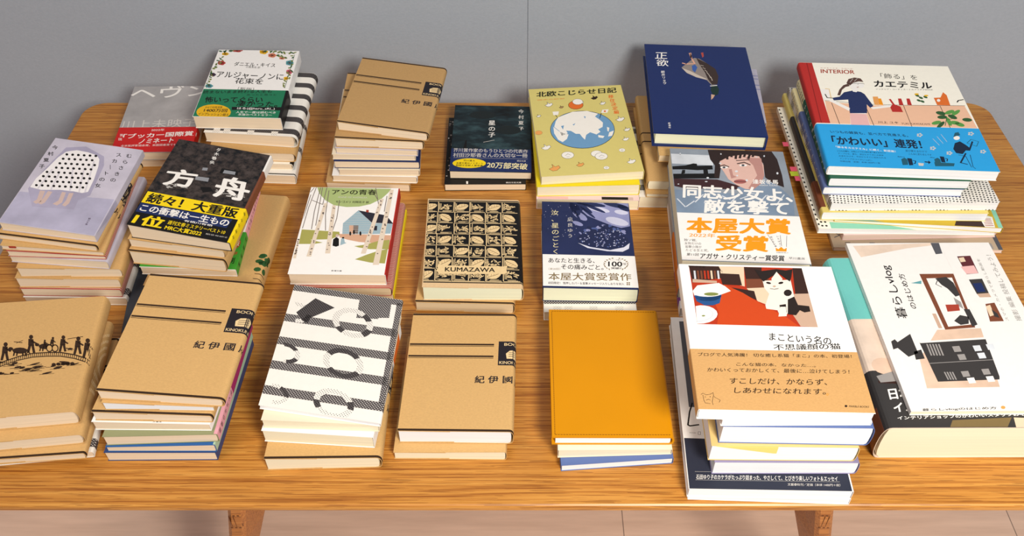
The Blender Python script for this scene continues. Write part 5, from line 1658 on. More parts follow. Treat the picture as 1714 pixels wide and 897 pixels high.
p halftone_dark 3 574 137 573 140 511 137 513 132
p halftone_dark 3 573 140 572 144 509 141 511 137
p halftone_dark 3 572 144 571 147 508 146 509 141
p halftone_dark 3 571 147 570 150 507 151 508 146
p halftone_dark 3 570 150 570 153 506 156 507 151
p halftone_dark 3 570 153 569 157 505 161 506 156
p halftone_dark 3 569 157 569 160 504 165 505 161
p halftone_dark 3 569 160 568 163 504 170 504 165
p halftone_dark 3 835 184 837 181 894 196 891 200
p halftone_dark 3 837 181 839 178 897 191 894 196
p halftone_dark 3 839 178 840 174 899 186 897 191
p halftone_dark 3 840 174 842 171 901 182 899 186
p halftone_dark 3 842 171 843 168 903 177 901 182
p halftone_dark 3 843 168 845 165 905 172 903 177
p halftone_dark 3 845 165 846 161 907 168 905 172
p halftone_dark 3 846 161 847 158 909 163 907 168
p halftone_dark 3 847 158 848 155 910 158 909 163
p halftone_dark 3 848 155 849 152 911 153 910 158
p halftone_dark 3 849 152 850 148 912 149 911 153
p halftone_dark 3 850 148 850 145 913 144 912 149
p halftone_dark 3 850 145 851 142 914 139 913 144
p halftone_dark 3 851 142 851 139 915 134 914 139
p halftone_dark 3 851 139 852 135 915 130 915 134
p halftone_dark 3 852 135 852 132 916 125 915 130
p halftone_dark 3 852 132 852 129 916 120 916 125
p halftone_dark 3 852 129 852 126 916 116 916 120
p halftone_dark 3 852 126 852 123 916 111 916 116
p halftone_dark 3 852 123 852 119 916 106 916 111
p halftone_dark 3 852 119 852 116 915 102 916 106
p halftone_dark 3 852 116 851 113 915 97 915 102
p halftone_dark 2 209 1243 210 1238 264 1238 262 1245
p halftone_dark 2 210 1238 211 1234 266 1231 264 1238
p halftone_dark 2 211 1234 212 1229 267 1223 266 1231
p halftone_dark 3 212 1229 212 1225 268 1216 267 1223
p halftone_dark 3 212 1225 213 1220 268 1209 268 1216
p halftone_dark 3 213 1220 213 1215 268 1202 268 1209
p halftone_dark 3 213 1215 212 1211 268 1195 268 1202
p halftone_dark 3 212 1211 212 1207 267 1189 268 1195
p halftone_dark 3 212 1207 211 1202 265 1182 267 1189
p halftone_dark 3 211 1202 210 1198 264 1176 265 1182
p halftone_dark 3 210 1198 208 1194 261 1169 264 1176
p halftone_dark 3 208 1194 207 1190 259 1163 261 1169
p halftone_dark 3 207 1190 205 1186 256 1157 259 1163
p halftone_dark 3 205 1186 203 1183 253 1152 256 1157
p halftone_dark 3 203 1183 200 1179 249 1146 253 1152
p halftone_dark 3 200 1179 198 1176 245 1141 249 1146
p halftone_dark 3 198 1176 195 1173 241 1136 245 1141
p halftone_dark 3 195 1173 192 1170 236 1132 241 1136
p halftone_dark 3 192 1170 189 1167 231 1127 236 1132
p halftone_dark 3 189 1167 185 1164 226 1123 231 1127
p halftone_dark 3 185 1164 182 1162 220 1120 226 1123
p halftone_dark 3 182 1162 178 1160 214 1116 220 1120
p halftone_dark 3 81 760 86 760 69 806 61 806
p halftone_dark 3 86 760 91 760 77 807 69 806
p halftone_dark 3 91 760 96 760 85 807 77 807
p halftone_dark 3 96 760 102 760 94 806 85 807
p halftone_dark 3 102 760 107 759 102 805 94 806
p halftone_dark 3 107 759 112 758 110 804 102 805
p halftone_dark 3 112 758 118 757 119 802 110 804
p halftone_dark 3 118 757 123 756 127 800 119 802
p halftone_dark 3 123 756 129 755 136 798 127 800
p halftone_dark 3 129 755 134 753 144 795 136 798
p halftone_dark 3 134 753 139 751 152 792 144 795
p halftone_dark 3 139 751 145 748 160 788 152 792
p halftone_dark 3 145 748 150 746 168 784 160 788
p halftone_dark 3 150 746 155 743 176 780 168 784
p halftone_dark 3 155 743 160 740 184 775 176 780
p halftone_dark 3 160 740 164 737 191 771 184 775
p halftone_dark 3 164 737 169 734 198 766 191 771
p halftone_dark 3 169 734 173 730 205 760 198 766
p halftone_dark 3 173 730 178 727 212 754 205 760
p halftone_dark 3 178 727 182 723 218 749 212 754
p halftone_dark 3 182 723 186 719 224 742 218 749
p halftone_dark 3 186 719 189 715 230 736 224 742
p halftone_dark 3 208 632 206 629 255 603 258 608
p halftone_dark 3 206 629 204 626 252 598 255 603
p halftone_dark 3 204 626 202 623 249 593 252 598
p halftone_dark 3 202 623 200 620 246 589 249 593
p halftone_dark 3 200 620 198 617 242 584 246 589
p halftone_dark 3 198 617 195 614 238 580 242 584
p halftone_dark 3 195 614 192 612 234 577 238 580
p halftone_dark 3 192 612 189 609 229 573 234 577
p halftone_dark 3 189 609 186 607 225 569 229 573
p halftone_dark 3 186 607 183 605 220 566 225 569
p halftone_dark 3 183 605 180 603 214 563 220 566
p halftone_dark 3 180 603 176 602 209 561 214 563
p halftone_dark 3 176 602 172 600 203 558 209 561
p halftone_dark 3 172 600 169 599 197 556 203 558
p halftone_dark 3 169 599 165 598 191 554 197 556
p halftone_dark 3 165 598 161 596 185 553 191 554
p halftone_dark 3 161 596 157 596 179 552 185 553
p halftone_dark 3 157 596 152 595 172 551 179 552
p halftone_dark 3 152 595 148 595 165 550 172 551
p halftone_dark 3 148 595 144 594 159 549 165 550
p halftone_dark 3 144 594 139 594 152 549 159 549
p halftone_dark 3 139 594 135 594 145 549 152 549
p halftone_dark 3 150 223 155 221 175 256 167 259
p halftone_dark 3 155 221 160 218 182 251 175 256
p halftone_dark 3 160 218 165 215 189 247 182 251
p halftone_dark 3 165 215 169 213 196 243 189 247
p halftone_dark 3 169 213 174 209 203 238 196 243
p halftone_dark 3 174 209 178 206 210 233 203 238
p halftone_dark 3 178 206 182 203 216 227 210 233
p halftone_dark 3 182 203 186 199 222 222 216 227
p halftone_dark 3 186 199 189 195 227 216 222 222
p halftone_dark 3 189 195 193 192 233 210 227 216
p halftone_dark 3 193 192 196 188 237 204 233 210
p halftone_dark 3 196 188 199 184 242 198 237 204
p halftone_dark 3 199 184 201 180 246 192 242 198
p halftone_dark 3 201 180 204 176 250 185 246 192
p halftone_dark 3 204 176 206 171 253 179 250 185
p halftone_dark 3 206 171 208 167 256 172 253 179
p halftone_dark 3 208 167 209 163 259 166 256 172
p halftone_dark 3 209 163 211 159 261 159 259 166
p halftone_dark 3 211 159 212 155 262 153 261 159
p halftone_dark 3 212 155 213 150 263 146 262 153
p halftone_dark 3 213 150 213 146 264 139 263 146
p halftone_dark 3 213 146 213 142 264 133 264 139
p halftone_dark 3 100 1237 261 1474 491 1378 263 1187 251 1105 182 1140''',
'B2': '''w halftone_dark 1 50 160 - -
w halftone_dark 1 320 430 - -
w halftone_dark 1 590 700 - -
w halftone_dark 1 860 970 - -
w halftone_dark 1 1130 1240 - -
w halftone_dark 1 1385 1495 - -
p halftone_light 2 116 5 206 5 206 90 116 90
p halftone_light 2 255 5 345 5 345 90 255 90
p halftone_light 2 580 5 670 5 670 90 580 90
p halftone_light 2 904 5 994 5 994 90 904 90''',
'O2': '''w halftone 1 126 236 - -
w halftone 1 443 553 - -
w halftone 1 760 870 - -
w halftone 1 1078 1188 - -
w halftone 1 1349 1459 - -
p halftone_light 1 103 5 193 5 193 90 103 90
p halftone_light 1 226 5 316 5 316 90 226 90
p halftone_light 1 514 5 604 5 604 90 514 90
p halftone_light 1 802 5 892 5 892 90 802 90''',
'N5': '''w halftone 1 126 236 - -
w halftone 1 443 553 - -
w halftone 1 760 870 - -
w halftone 1 1078 1188 - -
w halftone 1 1349 1459 - -
p halftone_light 1 112 5 202 5 202 90 112 90
p halftone_light 1 246 5 336 5 336 90 246 90
p halftone_light 1 560 5 650 5 650 90 560 90
p halftone_light 1 874 5 964 5 964 90 874 90''',
'B5': '''w ink 1 20 40 - -
w halftone 1 521 621 - -
w halftone 1 1043 1143 - -''',
'C9': '''w halftone 1 60 160 - -
w halftone 1 521 621 - -
w halftone 1 1043 1143 - -''',
'E4': '''w halftone 1 60 160 - -
w halftone 1 525 625 - -
w halftone 1 1050 1150 - -''',
'K1': '''w ink 1 70 1506 6 -
w kraft_pale 2 86 92 6 -
w kraft_pale 2 1481 1487 6 -
l kraft_pale 2 9 8 101 122 104
l kraft_pale 2 7 9 138 9 253
l kraft_pale 2 6 9 115 67 115
l kraft_pale 2 7 9 140 9 262
l kraft_pale 2 6 9 128 61 128
p kraft_pale 2 107 248 84 260 46 259 8 246 8 209 8 174 8 149 8 137 25 138 68 152 96 188 110 223
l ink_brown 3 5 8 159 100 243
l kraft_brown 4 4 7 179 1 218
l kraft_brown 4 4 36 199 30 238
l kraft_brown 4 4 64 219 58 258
l kraft_pale 2 9 134 104 317 101
l kraft_pale 2 10 135 110 133 287
l kraft_pale 2 7 150 138 150 269
l kraft_pale 2 6 178 115 292 115
l kraft_pale 2 7 165 153 165 223
l kraft_pale 2 6 154 128 309 128
l kraft_pale 2 11 180 173 155 160
l kraft_pale 2 16 233 219 251 228
l kraft_pale 2 12 191 217 233 236
l kraft_pale 2 10 232 168 213 161
l kraft_pale 2 16 253 212 275 213
l kraft_pale 2 16 247 248 231 260
l kraft_pale 2 12 188 215 176 196
l kraft_pale 2 10 226 206 255 194
l kraft_pale 2 16 227 191 194 194
l kraft_pale 2 13 247 227 253 188
l kraft_pale 2 18 203 216 253 216
l kraft_pale 2 11 279 193 329 198
l kraft_pale 2 10 281 198 317 205
l kraft_pale 2 13 220 201 239 174
l kraft_pale 2 13 252 206 291 209
l kraft_pale 2 10 217 190 235 163
l kraft_pale 2 15 191 223 195 246
e kraft_pale 2 244 178 26 0 0 18 8
l kraft_pale 2 9 329 101 512 102
l kraft_pale 2 10 328 110 328 287
l kraft_pale 2 7 345 123 345 222
l kraft_pale 2 6 352 115 479 115
l kraft_pale 2 7 360 130 360 270
l kraft_pale 2 6 363 128 473 128
l kraft_pale 2 10 380 200 427 195
l kraft_pale 2 11 372 204 406 217
l kraft_pale 2 11 477 177 458 186
l kraft_pale 2 10 453 205 488 200
l kraft_pale 2 14 451 220 448 196
l kraft_pale 2 13 472 187 425 193
l kraft_pale 2 10 420 207 454 220
l kraft_pale 2 13 418 211 397 216
l kraft_pale 2 19 495 213 524 237
l kraft_pale 2 18 416 208 447 221
l kraft_pale 2 16 436 196 471 198
l kraft_pale 2 10 417 204 436 213
l kraft_pale 2 16 423 225 451 216
l kraft_pale 2 14 385 206 349 203
l kraft_pale 2 10 419 209 439 205
l kraft_pale 2 13 435 161 462 144
l kraft_pale 2 12 457 227 458 198
e kraft_pale 2 451 199 26 0 0 18 8
l kraft_pale 2 9 514 99 697 98
l kraft_pale 2 10 515 110 516 287
l kraft_pale 2 7 530 150 530 232
l kraft_pale 2 6 541 115 644 115
l kraft_pale 2 7 545 156 545 233
l kraft_pale 2 6 538 128 653 128
l kraft_pale 2 17 620 193 642 191
l kraft_pale 2 13 642 218 665 184
l kraft_pale 2 15 555 194 578 166
l kraft_pale 2 16 582 240 560 226
l kraft_pale 2 15 604 222 567 210
l kraft_pale 2 17 591 208 587 242
l kraft_pale 2 14 632 148 650 160
l kraft_pale 2 17 588 180 595 197
l kraft_pale 2 9 608 239 566 232
l kraft_pale 2 14 619 242 654 232
l kraft_pale 2 11 631 198 617 164
l kraft_pale 2 11 551 225 521 233
l kraft_pale 2 14 618 194 597 170
l kraft_pale 2 10 624 178 654 175
l kraft_pale 2 11 652 165 687 192
l kraft_pale 2 18 598 206 627 202
l kraft_pale 2 9 606 239 585 239
e kraft_pale 2 601 194 26 0 0 18 8
l kraft_pale 2 9 707 104 891 97
l kraft_pale 2 10 710 110 707 287
l kraft_pale 2 7 723 121 723 255
l kraft_pale 2 6 753 115 885 115
l kraft_pale 2 7 738 138 738 287
l kraft_pale 2 6 761 128 858 128
p kraft_pale 2 883 235 863 251 825 256 780 251 746 220 726 187 725 162 745 147 783 141 828 147 862 178 881 210
l ink_brown 3 5 741 169 875 232
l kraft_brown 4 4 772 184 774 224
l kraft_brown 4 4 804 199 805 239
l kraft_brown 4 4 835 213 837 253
l kraft_pale 2 9 914 100 1097 104
l kraft_pale 2 10 910 110 912 287
l kraft_pale 2 7 930 141 930 238
l kraft_pale 2 6 961 115 1073 115
l kraft_pale 2 7 945 140 945 277
l kraft_pale 2 6 955 128 1051 128
l kraft_pale 2 18 961 230 973 267
l kraft_pale 2 14 1055 192 1066 221
l kraft_pale 2 14 960 198 980 195
l kraft_pale 2 16 958 225 922 227
l kraft_pale 2 18 1053 212 1084 205
l kraft_pale 2 17 1005 228 983 235
l kraft_pale 2 15 1044 181 1055 203
l kraft_pale 2 11 1027 193 1070 198
l kraft_pale 2 15 1018 238 1000 256
l kraft_pale 2 12 1057 224 1033 223
l kraft_pale 2 13 1025 229 1001 248
l kraft_pale 2 15 990 196 972 181
l kraft_pale 2 11 944 190 968 166
l kraft_pale 2 12 1006 154 987 188
l kraft_pale 2 10 1032 191 1070 165
l kraft_pale 2 17 1014 240 1037 252
l kraft_pale 2 16 955 220 935 231
e kraft_pale 2 981 181 26 0 0 18 8
l kraft_pale 2 9 8 301 127 302
l kraft_pale 2 7 9 322 9 451
l kraft_pale 2 6 9 312 93 312
l kraft_pale 2 7 9 344 9 429
l kraft_pale 2 6 9 325 67 325
l kraft_pale 2 10 86 404 54 392
l kraft_pale 2 18 50 411 95 409
l kraft_pale 2 17 52 402 8 411
l kraft_pale 2 15 21 422 8 434
l kraft_pale 2 14 97 399 116 432
l kraft_pale 2 14 38 370 51 388
l kraft_pale 2 18 110 401 97 367
l kraft_pale 2 19 15 377 8 376
l kraft_pale 2 17 49 378 48 340
l kraft_pale 2 16 55 372 89 346
l kraft_pale 2 10 47 353 41 328
l kraft_pale 2 15 18 420 8 433
l kraft_pale 2 12 22 383 8 350
l kraft_pale 2 19 15 368 8 386
l kraft_pale 2 9 15 365 58 361
l kraft_pale 2 10 15 368 8 381
l kraft_pale 2 18 52 419 52 438
e kraft_pale 2 43 396 26 0 0 18 8
l kraft_pale 2 9 142 298 326 302
l kraft_pale 2 10 143 307 145 485
l kraft_pale 2 7 158 320 158 457
l kraft_pale 2 6 191 312 261 312
l kraft_pale 2 7 173 354 173 427
l kraft_pale 2 6 180 325 270 325
p kraft_pale 2 310 446 288 458 249 456 206 443 178 407 164 371 168 346 190 335 228 336 272 349 299 385 313 421
l ink_brown 3 5 182 356 303 441
l kraft_brown 4 4 210 376 205 416
l kraft_brown 4 4 239 396 233 436
l kraft_brown 4 4 267 416 262 456
l kraft_pale 2 9 325 297 508 295
l kraft_pale 2 10 324 307 323 485
l kraft_pale 2 7 341 338 341 449
l kraft_pale 2 6 354 312 503 312
l kraft_pale 2 7 356 343 356 467
l kraft_pale 2 6 345 325 492 325
l kraft_pale 2 10 376 377 363 354
l kraft_pale 2 12 406 420 400 390
l kraft_pale 2 17 428 379 428 413
l kraft_pale 2 10 437 399 474 380
l kraft_pale 2 13 447 391 486 402
l kraft_pale 2 13 471 428 488 448
l kraft_pale 2 16 445 416 421 393
l kraft_pale 2 12 382 428 411 455
l kraft_pale 2 14 450 417 438 444
l kraft_pale 2 16 437 380 431 349
l kraft_pale 2 14 432 415 458 408
l kraft_pale 2 9 408 383 380 359
l kraft_pale 2 12 420 404 424 421
l kraft_pale 2 19 423 346 426 366
l kraft_pale 2 10 387 398 357 399
l kraft_pale 2 17 464 363 479 339
l kraft_pale 2 11 426 368 393 390
e kraft_pale 2 400 416 26 0 0 18 8
l kraft_pale 2 9 521 295 704 300
l kraft_pale 2 10 523 307 518 485
l kraft_pale 2 7 537 343 537 456
l kraft_pale 2 6 558 312 658 312
l kraft_pale 2 7 552 339 552 446
l kraft_pale 2 6 562 325 692 325
p kraft_pale 2 688 446 666 458 628 456 584 443 557 407 543 371 546 346 569 335 607 336 650 349 678 385 692 421
l ink_brown 3 5 560 356 681 441
l kraft_brown 4 4 589 376 583 416
l kraft_brown 4 4 617 396 612 436
l kraft_brown 4 4 646 416 640 456
l kraft_pale 2 9 703 294 887 299
l kraft_pale 2 10 700 307 702 485
l kraft_pale 2 7 719 346 719 464
l kraft_pale 2 6 734 312 829 312
l kraft_pale 2 7 734 331 734 466
l kraft_pale 2 6 737 325 827 325
l kraft_pale 2 18 788 363 832 349
l kraft_pale 2 13 741 413 729 434
l kraft_pale 2 13 864 376 846 393
l kraft_pale 2 15 776 415 787 439
l kraft_pale 2 11 813 365 772 351
l kraft_pale 2 14 804 348 832 351
l kraft_pale 2 17 754 387 725 355
l kraft_pale 2 10 843 409 881 426
l kraft_pale 2 10 794 347 779 333
l kraft_pale 2 17 798 359 803 380
l kraft_pale 2 19 739 390 722 412
l kraft_pale 2 16 780 369 773 341
l kraft_pale 2 18 832 383 810 352
l kraft_pale 2 15 822 353 867 343
l kraft_pale 2 13 743 390 704 407
l kraft_pale 2 11 836 429 801 457
l kraft_pale 2 10 811 422 839 417
e kraft_pale 2 788 373 26 0 0 18 8
l kraft_pale 2 9 908 300 1091 294
l kraft_pale 2 10 904 307 907 485
l kraft_pale 2 7 924 340 924 479
l kraft_pale 2 6 928 312 1031 312
l kraft_pale 2 7 939 324 939 431
l kraft_pale 2 6 936 325 1072 325
p kraft_pale 2 933 446 930 421 944 385 971 349 1015 336 1053 335 1075 346 1079 371 1065 407 1037 443 994 456 956 458
l ink_brown 3 5 1061 356 940 441
l kraft_brown 4 4 1033 376 997 357
l kraft_brown 4 4 1004 396 969 377
l kraft_brown 4 4 976 416 940 397
l kraft_pale 2 9 8 499 122 494
l kraft_pale 2 7 9 550 9 678
l kraft_pale 2 6 9 510 118 510
l kraft_pale 2 7 9 536 9 672
l kraft_pale 2 6 9 523 82 523
l kraft_pale 2 13 15 557 30 543
l kraft_pale 2 17 39 606 83 601
l kraft_pale 2 18 45 550 64 542
l kraft_pale 2 13 85 558 86 585
l kraft_pale 2 18 62 575 89 602
l kraft_pale 2 14 42 581 11 558
l kraft_pale 2 18 81 604 88 624
l kraft_pale 2 14 46 604 23 588
l kraft_pale 2 14 79 568 79 550
l kraft_pale 2 16 24 593 33 612
l kraft_pale 2 14 43 566 25 575
l kraft_pale 2 15 106 576 81 589
l kraft_pale 2 10 90 593 110 601
l kraft_pale 2 10 15 560 24 527
l kraft_pale 2 12 15 609 8 615
l kraft_pale 2 16 82 622 108 591
l kraft_pale 2 16 52 585 88 573
e kraft_pale 2 63 609 26 0 0 18 8
l kraft_pale 2 9 134 491 317 492
l kraft_pale 2 10 133 505 131 682
l kraft_pale 2 7 150 527 150 632
l kraft_pale 2 6 172 510 293 510
l kraft_pale 2 7 165 532 165 640
l kraft_pale 2 6 157 523 292 523
l kraft_pale 2 9 266 620 275 639
l kraft_pale 2 19 175 603 197 606
l kraft_pale 2 18 174 611 187 589
l kraft_pale 2 14 246 606 237 588
l kraft_pale 2 12 276 576 244 554
l kraft_pale 2 12 237 575 188 568
l kraft_pale 2 11 242 613 211 604
l kraft_pale 2 12 216 611 211 593
l kraft_pale 2 14 201 588 181 574
l kraft_pale 2 16 210 586 258 586
l kraft_pale 2 17 275 580 264 566
l kraft_pale 2 10 258 616 242 638
l kraft_pale 2 16 250 579 206 590
l kraft_pale 2 18 234 627 268 638
l kraft_pale 2 10 260 630 236 662
l kraft_pale 2 17 240 590 213 615
l kraft_pale 2 14 217 605 231 576
e kraft_pale 2 225 610 26 0 0 18 8
l kraft_pale 2 9 335 500 518 491
l kraft_pale 2 10 337 505 337 682
l kraft_pale 2 7 351 550 351 656
l kraft_pale 2 6 379 510 502 510
l kraft_pale 2 7 366 521 366 642
l kraft_pale 2 6 355 523 486 523
p kraft_pale 2 510 630 490 645 452 651 407 645 373 614 353 582 352 557 372 541 410 536 455 541 489 572 509 605
l ink_brown 3 5 368 564 502 626
l kraft_brown 4 4 400 579 401 619
l kraft_brown 4 4 431 593 432 633
l kraft_brown 4 4 462 608 464 648
l kraft_pale 2 9 512 495 696 492
l kraft_pale 2 10 513 505 511 682
l kraft_pale 2 7 528 540 528 616
l kraft_pale 2 6 558 510 638 510
l kraft_pale 2 7 543 552 543 655
l kraft_pale 2 6 550 523 656 523
l kraft_pale 2 14 569 566 569 532
l kraft_pale 2 13 675 592 637 611
l kraft_pale 4 13 544 573 509 569
l kraft_pale 2 18 635 581 631 564
l kraft_pale 2 15 603 558 589 591
l kraft_pale 2 13 625 599 592 598
l kraft_pale 2 12 663 606 665 635
l kraft_pale 2 19 588 604 607 595
l kraft_pale 2 11 574 552 585 528
l kraft_pale 2 17 608 560 646 582
l kraft_pale 2 11 642 616 690 616
l kraft_pale 2 17 599 615 616 604
l kraft_pale 2 9 582 608 618 616
l kraft_pale 2 19 633 581 665 569
l kraft_pale 2 18 585 596 611 585
l kraft_pale 2 11 631 637 601 641
l kraft_pale 2 11 665 556 647 541
e kraft_pale 2 632 566 26 0 0 18 8
l kraft_pale 2 9 704 497 887 493
l kraft_pale 2 10 707 505 707 682
l kraft_pale 2 7 720 543 720 622
l kraft_pale 2 6 750 510 883 510
l kraft_pale 2 7 735 532 735 619
l kraft_pale 2 6 732 523 840 523
p kraft_pale 2 729 643 726 618 740 583 768 546 811 533 849 532 872 544 875 569 861 604 833 640 790 654 752 655
l ink_brown 3 5 857 554 736 638
l kraft_brown 4 4 829 573 794 555
l kraft_brown 4 4 800 593 765 575
l kraft_brown 4 4 772 613 737 594
l kraft_pale 2 9 900 497 1084 495
l kraft_pale 2 10 899 505 898 682
l kraft_pale 2 7 916 546 916 649
l kraft_pale 2 6 924 510 1051 510
l kraft_pale 2 7 931 553 931 675
l kraft_pale 2 6 926 523 1031 523
l kraft_pale 2 18 1034 622 1064 634
l kraft_pale 2 14 1060 616 1043 607
l kraft_pale 2 11 954 609 979 607
l kraft_pale 2 11 1022 631 1027 615
l kraft_pale 2 9 1038 572 997 552
l kraft_pale 2 18 1008 587 1011 570
l kraft_pale 2 17 978 620 973 636
l kraft_pale 2 15 946 554 905 547
l kraft_pale 2 14 999 581 983 558
l kraft_pale 2 14 994 634 992 667
l kraft_pale 2 19 1027 565 1035 586
l kraft_pale 2 15 1035 602 1014 636
l kraft_pale 2 18 947 565 941 537
l kraft_pale 2 15 1014 596 998 580
l kraft_pale 2 16 988 558 968 565
l kraft_pale 2 14 1022 556 1026 521
l kraft_pale 2 14 971 568 971 593
e kraft_pale 2 1006 599 26 0 0 18 8
l kraft_pale 2 9 8 690 122 692
l kraft_pale 2 7 9 739 9 859
l kraft_pale 2 6 9 707 64 707
l kraft_pale 2 7 9 742 9 852
l kraft_pale 2 6 9 720 105 720
l kraft_pale 2 14 15 784 8 792
l kraft_pale 2 19 75 809 107 798
l kraft_pale 2 12 15 754 8 728
l kraft_pale 2 11 85 823 113 836
l kraft_pale 2 11 15 839 24 876
l kraft_pale 2 18 15 763 8 750
l kraft_pale 2 18 89 757 105 741
l kraft_pale 2 11 44 815 25 823
l kraft_pale 2 15 53 748 25 764
l kraft_pale 2 11 38 762 14 742
l kraft_pale 2 12 15 793 46 801
l kraft_pale 2 14 85 779 83 751
l kraft_pale 2 10 15 775 36 788
l kraft_pale 2 17 27 748 28 767
l kraft_pale 2 18 92 827 49 839
l kraft_pale 2 12 16 804 8 771
l kraft_pale 2 10 15 772 8 770
e kraft_pale 2 18 785 26 0 0 18 8
l kraft_pale 2 9 133 694 316 692
l kraft_pale 2 10 133 702 131 880
l kraft_pale 2 7 149 730 149 836
l kraft_pale 2 6 186 707 305 707
l kraft_pale 2 7 164 733 164 841
l kraft_pale 2 6 157 720 283 720
p kraft_pale 2 300 841 278 852 240 851 196 838 169 801 155 766 158 741 180 729 218 730 262 744 289 780 303 815
l ink_brown 3 5 172 751 293 836
l kraft_brown 4 4 201 771 195 810
l kraft_brown 4 4 229 791 223 830
l kraft_brown 4 4 257 811 252 850
l kraft_pale 2 9 322 690 505 689
l kraft_pale 2 10 318 702 318 880
l kraft_pale 2 7 338 737 338 850
l kraft_pale 2 6 372 707 503 707
l kraft_pale 2 7 353 724 353 857
l kraft_pale 2 6 377 720 452 720
l kraft_pale 2 11 398 755 431 726
l kraft_pale 2 10 407 782 382 799
l kraft_pale 2 11 394 806 388 833
l kraft_pale 2 11 384 808 371 790
l kraft_pale 2 15 446 803 465 825
l kraft_pale 2 13 404 759 445 764
l kraft_pale 2 14 409 798 439 807
l kraft_pale 2 9 383 776 382 800
l kraft_pale 2 16 378 831 376 860
l kraft_pale 2 13 435 817 471 809
l kraft_pale 2 15 353 767 323 742
l kraft_pale 2 18 386 805 400 785
l kraft_pale 2 14 366 824 380 837
l kraft_pale 2 11 406 813 435 845
l kraft_pale 2 14 426 829 453 829
l kraft_pale 2 14 398 802 377 780
l kraft_pale 2 12 384 767 428 760
e kraft_pale 2 409 814 26 0 0 18 8
l kraft_pale 2 9 515 694 698 694
l kraft_pale 2 10 517 702 519 880
l kraft_pale 2 7 531 744 531 821
l kraft_pale 2 6 558 707 664 707
l kraft_pale 2 7 546 734 546 836
l kraft_pale 2 6 545 720 682 720
p kraft_pale 2 541 841 537 815 551 780 579 744 622 730 660 729 683 741 686 766 672 801 644 838 601 851 563 852
l ink_brown 3 5 669 751 548 836
l kraft_brown 4 4 640 771 605 752
l kraft_brown 4 4 612 791 576 772
l kraft_brown 4 4 583 811 548 792
l kraft_pale 2 9 715 691 898 694
l kraft_pale 2 10 718 702 717 880
l kraft_pale 2 7 731 746 731 879
l kraft_pale 2 6 766 707 890 707
l kraft_pale 2 7 746 724 746 869
l kraft_pale 2 6 754 720 876 720
l kraft_pale 2 12 861 800 829 803
l kraft_pale 2 15 764 816 763 849
l kraft_pale 2 11 774 820 789 804
l kraft_pale 2 10 794 786 763 755
l kraft_pale 2 15 809 771 817 790
l kraft_pale 2 16 797 827 749 834
l kraft_pale 2 12 829 742 826 764
l kraft_pale 2 11 793 769 819 794
l kraft_pale 2 14 880 790 864 806
l kraft_pale 2 18 823 766 846 733
l kraft_pale 2 15 818 800 841 780
l kraft_pale 2 15 821 831 841 851
l kraft_pale 2 13 800 775 819 758
l kraft_pale 2 13 835 762 869 736
l kraft_pale 2 12 851 830 826 821
l kraft_pale 2 15 786 804 792 821
l kraft_pale 2 16 792 786 794 769
e kraft_pale 2 782 781 26 0 0 18 8
l kraft_pale 2 9 898 695 1081 697
l kraft_pale 2 10 897 702 894 880
l kraft_pale 2 7 914 726 914 849
l kraft_pale 2 6 938 707 1028 707
l kraft_pale 2 7 929 736 929 868
l kraft_pale 2 6 927 720 1026 720
p kraft_pale 2 923 841 920 815 934 780 961 744 1005 730 1043 729 1065 741 1069 766 1055 801 1027 838 983 851 945 852
l ink_brown 3 5 1051 751 930 836
l kraft_brown 4 4 1023 771 987 752
l kraft_brown 4 4 994 791 959 772
l kraft_brown 4 4 966 811 930 792
l kraft_pale 2 9 8 889 133 893
l kraft_pale 2 7 9 938 9 1020
l kraft_pale 2 6 9 904 77 904
l kraft_pale 2 7 9 914 9 1013
l kraft_pale 2 6 9 917 117 917
p kraft_pale 2 125 1025 105 1040 67 1046 22 1040 8 1009 8 977 8 951 8 936 25 930 71 936 104 967 124 1000
l ink_brown 3 5 8 959 117 1021
l kraft_brown 4 4 15 973 16 1013
l kraft_brown 4 4 46 988 48 1028
l kraft_brown 4 4 78 1003 79 1043
l kraft_pale 2 9 123 886 306 894
l kraft_pale 4 10 119 899 123 1077
l kraft_pale 2 7 139 941 139 1063
l kraft_pale 2 6 171 904 266 904
l kraft_pale 2 7 154 941 154 1065
l kraft_pale 2 6 172 917 306 917
l kraft_pale 2 12 279 1019 270 994
l kraft_pale 2 13 229 984 235 1013
l kraft_pale 2 15 183 1016 154 1042
l kraft_pale 2 10 202 1004 182 1038
l kraft_pale 2 14 189 1024 188 1003
l kraft_pale 2 13 210 974 225 989
l kraft_pale 2 12 210 991 181 1007
l kraft_pale 2 12 148 976 167 962
l kraft_pale 2 19 220 976 175 993
l kraft_pale 2 12 227 1014 245 1043
l kraft_pale 2 13 187 942 199 964
l kraft_pale 2 15 240 987 211 1009
l kraft_pale 2 15 232 1023 261 994
l kraft_pale 2 16 172 987 184 971
l kraft_pale 2 11 167 999 143 1017
l kraft_pale 2 15 180 968 215 974
l kraft_pale 2 11 173 1000 207 987
e kraft_pale 2 218 1018 26 0 0 18 8
l kraft_pale 2 9 331 888 514 892
l kraft_pale 2 10 335 899 330 1077
l kraft_pale 2 7 347 943 347 1017
l kraft_pale 2 6 388 904 480 904
l kraft_pale 2 7 362 918 362 1066
l kraft_pale 2 6 375 917 510 917
l kraft_pale 2 18 440 958 486 974
l kraft_pale 2 14 421 970 378 980
l kraft_pale 2 10 443 976 425 958
l kraft_pale 2 17 368 973 370 1001
l kraft_pale 2 17 465 954 495 937
l kraft_pale 2 12 447 1008 470 1012
l kraft_pale 2 13 471 953 480 970
l kraft_pale 2 19 457 959 499 975
l kraft_pale 2 11 441 1023 435 987
l kraft_pale 2 12 408 964 397 978
l kraft_pale 2 11 407 973 394 945
l kraft_pale 2 10 466 1017 490 1036
l kraft_pale 2 19 475 975 485 998
